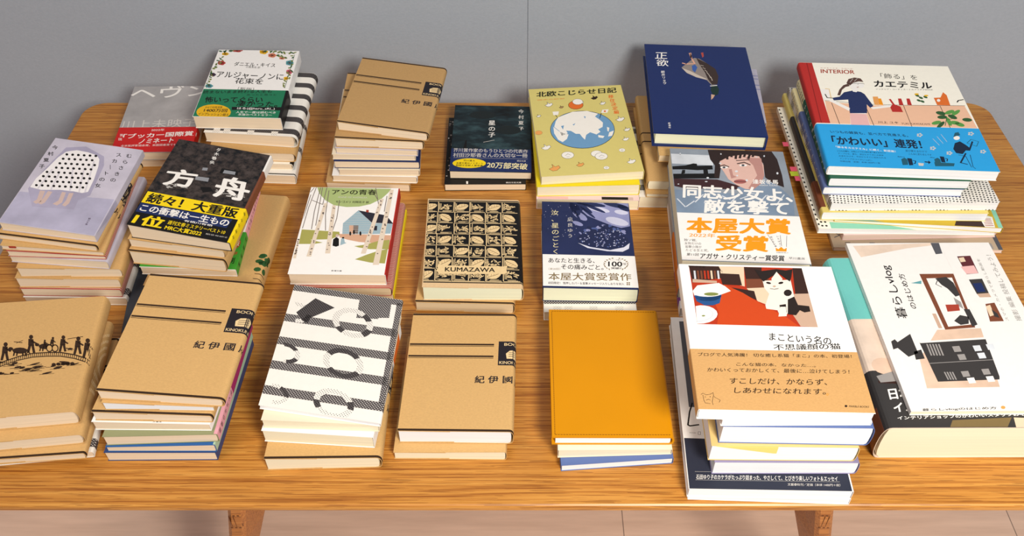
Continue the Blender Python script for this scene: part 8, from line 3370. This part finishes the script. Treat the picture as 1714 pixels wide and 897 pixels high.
'J3': '''e ink_plum 1 750 1329 34 7 -5 24 8
e pink_print 1 1074 939 17 10 -5 10 8
e ink_plum 1 604 193 24 21 -17 20 8
e pink_print 1 634 1161 38 -2 1 15 8
e twig 1 1119 1161 21 0 0 24 8
e twig 1 963 1299 30 -7 4 20 8
e ink_plum 1 974 814 33 8 -3 11 8
e twig 1 887 435 19 -3 3 16 8
e ink_plum 1 926 584 17 -7 6 16 8
e pink_print 1 1084 1027 18 4 -4 17 8
e twig 1 805 1052 34 -18 5 10 8
e twig 1 945 242 22 13 -12 20 8
e ink_plum 1 701 1248 21 -12 10 19 8
e pink_print 1 992 317 30 4 -3 19 8
e ink_plum 1 913 836 18 8 -5 12 8
e flower_rose 1 1091 253 24 10 -8 17 8
e flower_rose 2 1131 1207 27 -16 9 16 8
e ink_plum 1 655 447 18 -12 11 16 8
e twig 1 879 1245 14 -7 7 13 8
e twig 1 712 310 33 11 -5 16 8
e pink_print 1 1000 385 31 -11 8 22 8
e pink_print 1 786 364 22 -4 3 13 8
e flower_rose 1 764 678 14 9 -6 9 8
e ink_plum 1 694 707 27 -8 4 15 8
e twig 2 1120 225 14 -7 7 14 8
e ink_plum 1 757 573 15 -3 2 12 8
w orange 3 1040 1380 1077 -
w steel 3 200 1000 1127 -''',
'M3': '''p pink_print 1 20 6 400 6 400 50 20 50
p ink 1 827 6 1164 6 1164 60 827 60
p skin_pale 1 1164 6 1228 6 1228 60 1164 60''',
'H2': '''e twig 1 78 1067 15 0 0 12 7
e duck_brown 1 38 1038 17 0 0 13 7
e duck_brown 1 106 576 21 0 0 12 7
e pale_print 1 49 394 20 0 0 18 7
e twig 1 28 945 12 0 0 8 7
e twig 1 24 498 9 0 0 12 7
e pale_print 1 54 1387 15 0 0 18 7
e duck_brown 1 86 192 16 0 0 18 7
e twig 1 105 1056 15 0 0 19 7
e pale_print 1 60 337 19 0 0 16 7
e twig 1 23 1399 12 0 0 10 7
e twig 2 91 195 16 0 0 9 7
e pale_print 1 117 269 14 0 0 13 7
e pale_print 1 58 850 9 0 0 15 7
e twig 2 59 877 15 0 0 17 7
e pale_print 1 87 817 9 0 0 19 7
e pale_print 1 12 1005 13 0 0 16 7
e pale_print 1 43 297 17 0 0 15 7
e pale_print 1 20 173 11 0 0 8 7
e twig 2 74 424 22 0 0 14 7
e pale_print 1 23 1341 18 0 0 8 7
e pale_print 3 106 400 12 0 0 17 7
e pale_print 1 42 1076 13 0 0 17 7
e duck_brown 1 92 1111 10 0 0 18 7
e twig 1 50 562 22 0 0 17 7
e pale_print 1 64 1335 8 0 0 18 7
e pale_print 1 62 502 11 0 0 9 7
e twig 1 16 1303 11 0 0 16 7
e twig 2 70 557 19 0 0 13 7
e pale_print 1 70 609 14 0 0 10 7
t white_print 1 0 800 16 200 0 0 30 朝日文芸文庫
p white_print 1 284 5 305 5 305 60 279 60''',
'Q3': '''part paper_band
w orange_band 0 5 950 - -''',
'Q4': '''w purple 1 120 700 - 200''',
'S2': '''w cream_print 1 1677 2145 - 30
c white_print 1 1 -90 1570 60 0 0 -44 わ
c white_print 1 1 -90 1441 60 0 0 -44 た
c white_print 1 1 -90 1312 60 0 0 -44 し
c white_print 1 1 -90 1183 60 0 0 -44 の
c white_print 1 1 -90 1054 60 0 0 -44 部
c white_print 1 1 -90 925 60 0 0 -44 屋
c white_print 1 1 -90 796 60 0 0 -44 づ
c white_print 1 1 -90 667 60 0 0 -44 く
c white_print 1 1 -90 538 60 0 0 -44 り
c white_print 1 1 -90 409 60 0 0 -44 の
c white_print 1 1 -90 280 60 0 0 -44 本
c ink 2 1 -95 2111 70 0 0 -51 暮
c ink 2 1 -95 2038 70 0 0 -51 ら
c ink 2 1 -95 1964 70 0 0 -50 し
c ink 2 1 -95 1891 70 0 0 -50 の
c ink 2 1 -95 1818 70 0 0 -50 図
c ink 2 1 -95 1745 70 0 0 -50 鑑''',
'S3': '''w cream_print 1 1591 2145 - 30
c pale_print 1 1 -85 1355 60 0 0 -44 北
c pale_print 1 1 -85 1220 60 0 0 -43 の
c pale_print 1 1 -85 1086 60 0 0 -43 国
c pale_print 1 1 -85 951 60 0 0 -43 の
c pale_print 1 1 -85 817 60 0 0 -43 イ
c pale_print 1 1 -85 683 60 0 0 -43 ン
c pale_print 1 1 -85 548 60 0 0 -43 テ
c pale_print 1 1 -85 414 60 0 0 -43 リ
c pale_print 1 1 -85 280 60 0 0 -44 ア
c grey_print 2 1 -85 2064 60 0 0 -43 収
c grey_print 2 1 -85 1991 60 0 0 -43 納
c grey_print 2 1 -85 1918 60 0 0 -43 と
c grey_print 2 1 -85 1845 60 0 0 -43 片
c grey_print 2 1 -85 1772 60 0 0 -43 付
c grey_print 2 1 -85 1699 60 0 0 -44 け
l pale_print 1 12 -90 1075 -30 1118
l pale_print 1 12 -90 645 -30 667''',
'S5': '''w ink_soft 1 129 2005 - 20
w photo_brown 2 100 600 - 40''',
'S6': '''p photo_dark 1 1435 6 1794 6 1794 140 1495 140
p white_print 2 1794 6 1913 6 1933 200 1834 240 1774 160
l brick 3 10 1804 30 1903 40
l brick 3 10 1804 60 1903 70
l brick 3 10 1804 90 1903 100
l brick 3 10 1804 120 1903 130
l brick 3 10 1804 150 1903 160
p flower_teal 1 8 6 598 6 8 100
w mint 1 5 2565 1953 -''',
'S7': '''p ink 1 -32 60 12 60 12 95 -32 95
p ink 1 -32 150 12 150 12 185 -32 185
p ink 1 -32 240 12 240 12 275 -32 275
p ink 1 -32 330 12 330 12 365 -32 365
p ink 1 -32 420 12 420 12 455 -32 455
p ink 1 -32 510 12 510 12 545 -32 545
p ink 1 -32 600 12 600 12 635 -32 635
p ink 1 -32 690 12 690 12 725 -32 725
p ink 1 -32 780 12 780 12 815 -32 815
p ink 1 -32 870 12 870 12 905 -32 905
p ink 1 -32 960 12 960 12 995 -32 995
p ink 1 -32 1050 12 1050 12 1085 -32 1085
p ink 1 -32 1140 12 1140 12 1175 -32 1175
p ink 1 -32 1230 12 1230 12 1265 -32 1265
p ink 1 -32 1320 12 1320 12 1355 -32 1355
p ink 1 -32 1410 12 1410 12 1445 -32 1445
p ink 1 -32 1500 12 1500 12 1535 -32 1535
p ink 1 -32 1590 12 1590 12 1625 -32 1625
p ink 1 -32 1680 12 1680 12 1715 -32 1715
p ink 1 -32 1770 12 1770 12 1805 -32 1805
p ink 1 -32 1860 12 1860 12 1895 -32 1895
p ink 1 -32 1950 12 1950 12 1985 -32 1985
p ink 1 -32 2040 12 2040 12 2075 -32 2075
p ink 1 -32 2130 12 2130 12 2165 -32 2165
p ink 1 -32 2220 12 2220 12 2255 -32 2255
p ink 1 -32 2310 12 2310 12 2345 -32 2345
p ink 1 -32 2400 12 2400 12 2435 -32 2435
p ink 1 -32 2490 12 2490 12 2525 -32 2525
p mint 1 140 5 1186 5 863 80 140 120
e ink 1 40 50 16 0 0 16 7
e ink 1 40 120 16 0 0 16 7
e ink 1 90 50 16 0 0 16 7
e ink 1 90 120 16 0 0 16 7''',
'S9': '''l grey_dark 1 12 140 30 200 30
l grey_dark 1 12 140 60 200 60
l grey_dark 1 12 140 90 200 90
l grey_dark 1 12 440 30 500 30
l grey_dark 1 12 440 60 500 60
l grey_dark 1 12 440 90 500 90
l grey_dark 1 12 740 30 800 30
l grey_dark 1 12 740 60 800 60
l grey_dark 1 12 740 90 800 90
l grey_dark 1 12 1040 30 1100 30
l grey_dark 1 12 1040 60 1100 60
l grey_dark 1 12 1040 90 1100 90
l grey_dark 1 12 1340 30 1400 30
l grey_dark 1 12 1340 60 1400 60
l grey_dark 1 12 1340 90 1400 90
l grey_dark 1 12 1640 30 1700 30
l grey_dark 1 12 1640 60 1700 60
l grey_dark 1 12 1640 90 1700 90
p photo_grey 2 1585 20 1930 20 1930 120 1585 120
l grey_dark 1 12 30 180 100 220 40 280
w grey_dark 1 5 600 1982 2062''',
'N2b': '''w lilac_line 1 786 802 920 -
w lilac_line 1 891 907 920 -
w lilac_line 1 1048 1064 920 -
w lilac_line 1 1127 1143 920 -''',
}
# ------------------------------------------------------------------ lettering: flat glyph meshes from the built-in font
_tc = bpy.data.curves.new('lettering', 'FONT'); _to = bpy.data.objects.new('lettering', _tc); COL.objects.link(_to)
_G = {}
def glyphs(s):
    if s not in _G:
        _tc.body = s; bpy.context.view_layer.update()
        me = bpy.data.meshes.new_from_object(_to.evaluated_get(bpy.context.evaluated_depsgraph_get()))
        me.calc_loop_triangles()
        vs = [(v.co.x, v.co.y) for v in me.vertices]; tr = [tuple(t.vertices) for t in me.loop_triangles]
        bpy.data.meshes.remove(me)
        xs = [v[0] for v in vs] or [0, 1]; ys = [v[1] for v in vs] or [0, 1]
        _G[s] = (vs, tr, (min(xs), min(ys), max(xs), max(ys)))
    return _G[s]

# ------------------------------------------------------------------ books
MM = .001
class Book:
    """One closed book: cover wrapped from fore-edge over the spine, page block, prints that follow the cover's outline (mm)."""
    def __init__(s, bid, name, cover, page, spine, bulge, kind, label, g, ops):
        s.id, s.spine, s.B, s.kind = bid, spine, bulge, kind
        (s.x, s.y, s.yaw, s.w, s.d, s.sk), s.pb, s.pt = g[:6], g[6:8], g[8:10]
        s.c, s.n = math.cos(s.yaw), math.sin(s.yaw)
        s.zo = s.pb[0]+s.pb[1]*s.x
        s.T = .5*(s.zt(0, 0)-s.zb(0, 0)+s.zt(s.w, 0)-s.zb(s.w, 0)); s.th = {'kraft': .5, 'soft': .5, 'mag': .35, 'hard': 2.4, 'leather': 1.9}[kind]
        s.th = min(s.th, s.T*.3)
        s.root = empty(name, (s.x*MM, s.y*MM, TABLE_Z+s.zo*MM), label, {'magazine': 'magazine'}.get(name, 'book'), 'books stacked on the oak table', s.yaw)
        s.profile()
        s.bm = bmesh.new(); s.mats = [cover]
        s.build_cover(); s.cur = s.bm; s.curm = s.mats; s.extra = 0; bands = []
        target = 'cover'
        for line in ops.splitlines():
            if line.startswith('part '):
                bands.append((line[5:], bmesh.new(), [])); s.cur, s.curm = bands[-1][1], bands[-1][2]; s.extra = .25; continue
            s.op(line)
        s.flaps()
        cov = obj('cover', s.bm, [mat(m) for m in s.mats], s.root, 'keep')
        for nm, b, ms in bands: obj(nm, b, [mat(m) for m in ms], s.root, 'keep')
        s.pages(page)
    def zb(s, lx, ly): return s.pb[0]+s.pb[1]*(s.x+s.c*lx-s.n*ly)-s.zo
    def zt(s, lx, ly): return s.pt[0]+s.pt[1]*(s.x+s.c*lx-s.n*ly)-s.zo
    def zo_(s): pass
    def profile(s):
        # stations (u, X, f, nx, nz): u runs from the fore-edge over the top, round the spine and back underneath
        w, T, B = s.w, s.T, s.B; ov = 0.4 if s.kind not in ('leather', 'hard') else 0
        st = [(u, u, 1., 0., 1.) for u in ([-ov]+[w*k/6 for k in range(1, 7)])]
        e = .32 if B < 2.6 else .8
        n = 12; px, pz, u = w, 1., w
        for k in range(1, n):
            a = math.pi/2-math.pi*k/n
            cx, cz = math.cos(a), math.sin(a); X = w+B*abs(cx)**e; f = .5+.5*math.copysign(abs(cz)**e, cz)
            nx, nz = cx, cz
            u += math.hypot(X-px, (f-pz)*T); px, pz = X, f; st.append((u, X, f, nx, nz))
        u += math.hypot(w-px, (0-pz)*T); st.append((u, w, 0., 0., -1.)); s.uarc = u
        for k in range(5, -1, -1): X = w*k/6 if k else -ov; st.append((u+w-X, X, 0., 0., -1.))
        s.st = st
    def pt3(s, X, f, nx, nz, ly, off, th=0):
        lx = X+nx*off
        LX = lx if s.spine == 'R' else s.w-lx
        LX2 = LX+s.sk*ly
        zb, zt = s.zb(LX2, ly), s.zt(LX2, ly)
        return (LX2*MM, ly*MM, (zb+f*(zt-zb)+nz*off)*MM)
    def at(s, u, ly, off):
        st = s.st
        if u <= st[0][0]: q = st[0]; return s.pt3(u, q[2], q[3], q[4], ly, off)
        for a, b in zip(st, st[1:]):
            if u <= b[0]+1e-9:
                k = (u-a[0])/max(1e-6, b[0]-a[0]); q = [a[i]+(b[i]-a[i])*k for i in range(5)]
                return s.pt3(q[1], q[2], q[3], q[4], ly, off)
        q = st[-1]; return s.pt3(q[1], q[2], q[3], q[4], ly, off)
    def u_of(s, lx): return lx if s.spine == 'R' else s.w-lx
    def mi(s, m):
        if m not in s.curm: s.curm.append(m)
        return s.curm.index(m)
    def build_cover(s):
        bm, th = s.bm, s.th; e = .0
        ys = (0, s.d)
        O = [[bm.verts.new(s.pt3(q[1], q[2], q[3], q[4], y, -.15)) for q in s.st] for y in ys]
        I = [[bm.verts.new(s.pt3(q[1], q[2], q[3], q[4], y, -.15-th)) for q in s.st] for y in ys]
        n = len(s.st)
        flip = s.spine == 'L'
        def face(*v): bm.faces.new(v[::-1] if flip else v)
        for k in range(n-1):
            face(O[0][k], O[0][k+1], O[1][k+1], O[1][k]); face(I[0][k+1], I[0][k], I[1][k], I[1][k+1])
            face(O[0][k+1], O[0][k], I[0][k], I[0][k+1]); face(O[1][k], O[1][k+1], I[1][k+1], I[1][k])
        face(O[0][0], O[1][0], I[1][0], I[0][0]); face(O[1][-1], O[0][-1], I[0][-1], I[1][-1])
    def flaps(s):
        # the folded-in paper of a wrapped book, showing as a short strip above and below the pages
        if s.kind != 'kraft' or s.T < 8: return
        bm = s.bm
        for f, k in ((1, .47), (0, .5)):
            L = s.w*k; o = -.15-s.th-.02
            for sgn in (1,):
                q = []
                for X, t in ((.6, .5), (L, 1.3)):
                    for y in (.35, 3.0):
                        for off in (o, o-t):
                            q.append(s.pt3(X, f, 0, 1 if f else -1, y, off))
                v = [bm.verts.new(p) for p in q]
                for fc in ((0, 1, 3, 2), (4, 6, 7, 5), (0, 4, 5, 1), (2, 3, 7, 6), (1, 5, 7, 3), (0, 2, 6, 4)): bm.faces.new([v[i] for i in fc])
    def pages(s, page):
        bm = bmesh.new(); o = -.15-s.th-.03; h = s.kind in ('hard', 'leather')
        y0, y1 = (3.2, s.d-3.2) if s.kind == 'hard' else (.7, s.d-.7)
        x0 = 3.5 if h else .5
        w = s.w-(1.5 if h else .3); B = min(s.B*.55, s.T*.3)
        pr = [(x0, 1, o), (w-.6, 1, o)]
        for k in range(1, 6):
            a = math.pi/2-math.pi*k/6; pr.append((w+B*math.cos(a)**.7, .5+.5*math.sin(a)*.96, 0))
        pr += [(w-.6, 0, o), (x0, 0, o)]
        def P(X, f, off, y):
            nz = 1 if f == 1 else (-1 if f == 0 else 0)
            return s.pt3(X, f, 0, nz, y, off)
        ff = lambda f: o*0+f
        rings = []
        for y in (y0, y1):
            r = []
            for X, f, off in pr:
                if off == 0:
                    lim = (abs(o)+.05)/s.T; f = min(1-lim, max(lim, f))
                r.append(bm.verts.new(P(X, f, off, y)))
            rings.append(r)
        a, b = rings; n = len(a)
        for i in range(n): bm.faces.new((a[i], a[(i+1) % n], b[(i+1) % n], b[i]))
        bm.faces.new(a[::-1]); bm.faces.new(b)
        obj('pages', bm, mat(page), s.root)
    # ---- prints
    def off(s, L): return s.extra-.12+.03*L
    def tri(s, pts2, tris, m, L, dz=0):
        mi = s.mi(m); o = s.off(L)+dz
        vs = [s.cur.verts.new(s.at(s.u_of(x), min(max(y, .05), s.d-.05), o)) for x, y in pts2]
        for t in tris:
            a, b, c = (pts2[i] for i in t)
            ar = (b[0]-a[0])*(c[1]-a[1])-(b[1]-a[1])*(c[0]-a[0])
            if abs(ar) < 1e-7: continue
            f = [vs[i] for i in (t if ar > 0 else t[::-1])]
            try: s.cur.faces.new(f).material_index = mi
            except ValueError: pass
    def clipx(s, pts):
        # cut a polygon at the fore-edge so a print never hangs over the side
        lim = .3; keep = (lambda p: p[0] >= lim) if s.spine == 'R' else (lambda p: p[0] <= s.w-lim)
        X = lim if s.spine == 'R' else s.w-lim
        out = []
        for i, p in enumerate(pts):
            q = pts[(i+1) % len(pts)]
            if keep(p): out.append(p)
            if keep(p) != keep(q):
                k = (X-p[0])/(q[0]-p[0]); out.append((X, p[1]+(q[1]-p[1])*k))
        return out
    def poly(s, pts, m, L):
        pts = s.clipx(pts); y1 = s.d-.3
        pts = [(x, min(max(y, .3), y1)) for x, y in pts]
        if len(pts) < 3: return
        xs = [p[0] for p in pts]; lo, hi = (s.w-.3, max(xs)) if s.spine == 'R' else (min(xs), .3)
        if (hi-lo) > .3 and (max(xs)-min(xs)) > 1.2:      # crosses the spine edge: slice so it bends with the cover
            for k in range(-1, 14):
                if s.spine == 'R': a, b = (-1e9, s.w) if k < 0 else (s.w+k*1.6, s.w+(k+1)*1.6)
                else: a, b = (0, 1e9) if k < 0 else (-(k+1)*1.6, -k*1.6)
                q = pts
                for X, sg in ((a, 1), (b, -1)):
                    o = []
                    for i, p in enumerate(q):
                        r = q[(i+1) % len(q)]; ip, ir = (p[0]-X)*sg >= 0, (r[0]-X)*sg >= 0
                        if ip: o.append(p)
                        if ip != ir: t = (X-p[0])/(r[0]-p[0]); o.append((X, p[1]+(r[1]-p[1])*t))
                    q = o
                    if len(q) < 3: break
                if len(q) >= 3: s.tri(q, tessellate_polygon([[Vector((x, y, 0)) for x, y in q]]), m, L)
            return
        s.tri(pts, tessellate_polygon([[Vector((x, y, 0)) for x, y in pts]]), m, L)
    def op(s, line):
        k, m, L, rest = line.split(' ', 3); L = int(L)
        if k == 'p':
            v = [int(a)/10 for a in rest.split()]; s.poly(list(zip(v[::2], v[1::2])), m, L)
        elif k == 'e':
            v = rest.split(); cx, cy, ux, uy, vx, vy = (int(a)/10 for a in v[:6]); n = int(v[6]); a0, a1 = (int(v[7]), int(v[8])) if len(v) > 7 else (0, 360)
            N = n if a1-a0 >= 360 else n+1
            s.poly([(cx+ux*math.cos(t)+vx*math.sin(t), cy+uy*math.cos(t)+vy*math.sin(t)) for t in (math.radians(a0+(a1-a0)*i/n) for i in range(N))], m, L)
        elif k == 'l':
            v = [int(a)/10 for a in rest.split()]; w = max(v[0], .12); p = list(zip(v[1::2], v[2::2]))
            for a, b in zip(p, p[1:]):
                dx, dy = b[0]-a[0], b[1]-a[1]; l = math.hypot(dx, dy)
                if l < .05: continue
                nx, ny, ex, ey = -dy/l*w/2, dx/l*w/2, dx/l*w*.2, dy/l*w*.2
                s.poly([(a[0]-nx-ex, a[1]-ny-ey), (b[0]-nx+ex, b[1]-ny+ey), (b[0]+nx+ex, b[1]+ny+ey), (a[0]+nx-ex, a[1]+ny-ey)], m, L)
        elif k in 'tc':
            v = rest.split(' ', 7); bold = int(v[0]); ox, oy, ux, uy, vx, vy = (int(a)/10 for a in v[1:7]); text = v[7]
            vs, tr, (x0, y0, x1, y1) = glyphs(text)
            if k == 'c': x0, y0, x1, y1 = 0, -.14, 1.0, .88
            W_, H_ = max(1e-6, x1-x0), max(1e-6, y1-y0); e = .011*bold
            sh = [(0, 0)]+[(dx*e, dy*e) for dx, dy in ((1, .4), (-1, -.4), (.6, -.7), (-.6, .7)) if bold]
            if bold > 2: sh += [(dx*e*.5, dy*e*.5) for dx, dy in ((1, 1), (-1, -1), (1, -1), (-1, 1))]
            for i, (dx, dy) in enumerate(sh):
                s.tri([(ox+ux*(a-x0+dx)/W_+vx*(b-y0+dy)/H_, oy+uy*(a-x0+dx)/W_+vy*(b-y0+dy)/H_) for a, b in vs], tr, m, L, .002*i)
        elif k == 'w':
            y0, y1, a, b = rest.split(); y0, y1 = max(.1, int(y0)/10), min(s.d-.1, int(y1)/10)
            if y1-y0 < .05: return
            if s.spine == 'R': u0 = -.3 if a == '-' else int(a)/10; u1 = s.uarc if b == '-' else int(b)/10
            else: u0 = -.3 if b == '-' else s.w-int(b)/10; u1 = s.uarc if a == '-' else s.w-int(a)/10
            u0 = max(u0, -.3); us = sorted({u0, u1, *[q[0] for q in s.st if u0 < q[0] < u1]}); mi = s.mi(m); o = s.off(L)
            A = [s.cur.verts.new(s.at(u, y0, o)) for u in us]; B = [s.cur.verts.new(s.at(u, y1, o)) for u in us]
            for i in range(len(us)-1):
                f = (A[i], A[i+1], B[i+1], B[i]); s.cur.faces.new(f if s.spine == 'R' else f[::-1]).material_index = mi

BOOKS = {}
for bid, spec in BK.items():
    BOOKS[bid] = Book(bid, *spec, GEO[bid], ART.get(bid, ''))
COL.objects.unlink(_to); bpy.data.objects.remove(_to)
# stitching round the leather slipcover
b = BOOKS['P1']; bm = bmesh.new()
def stitch(bm, x, y, dx, dy):
    a = [b.pt3(x+sx*dx-sy*dy, 1, 0, 1, y+sx*dy+sy*dx, o) for o in (.0, .35) for sx, sy in ((-.9, -.22), (.9, -.22), (.9, .22), (-.9, .22))]
    v = [bm.verts.new(p) for p in a]
    for f in ((4, 5, 6, 7), (0, 1, 5, 4), (1, 2, 6, 5), (2, 3, 7, 6), (3, 0, 4, 7)): bm.faces.new([v[i] for i in f])
y = 4.0
while y < b.d-4: stitch(bm, 3.0, y, 0, 1); y += 2.7
x = 4.0
while x < b.w+1: stitch(bm, x, 2.6, 1, 0); stitch(bm, x, b.d-2.6, 1, 0); x += 2.7
MATS['thread'] = ('8A5A14', .6, ''); obj('stitching', bm, mat('thread'), b.root)
# sticky tabs on the dash-spined magazine, a bookmark ribbon and a tab in the far-left stack
b = BOOKS['S7']
for ly, m, l in ((172, 'sticky_pink', 9), (118, 'sticky_pink', 10), (108, 'sticky_green', 12), (98, 'sticky_pink', 8)):
    bm = bmesh.new(); z0 = (b.zb(0, ly)+3)*MM; box(bm, (-(l)*MM, ly*MM, z0), (-1.2*MM, (ly+9)*MM, z0+.0004)); obj('sticky_tab', bm, mat(m), b.root)
b = BOOKS['C3']
bm = bmesh.new(); z = b.zt(12, 0)*MM
box(bm, (.009, -.0006, z-.0030), (.0165, .0004, z-.0004), 0); obj('page_tab', bm, mat('brick'), b.root)
b = BOOKS['R4']; bm = bmesh.new(); z = b.zt(30, 0)*MM
v = [bm.verts.new(p) for p in ((.004, -.0005, z-.0008), (.058, -.0005, z-.0102), (.061, -.0005, z-.0102), (.061, -.0005, z-.0008), (.004, .0008, z-.0008), (.058, .0008, z-.0102), (.061, .0008, z-.0102), (.061, .0008, z-.0008))]
for f in ((0, 1, 2, 3), (7, 6, 5, 4), (0, 4, 5, 1), (1, 5, 6, 2), (2, 6, 7, 3), (3, 7, 4, 0)): bm.faces.new([v[i] for i in f])
obj('cover_flap', bm, mat('yellow_soft'), b.root)
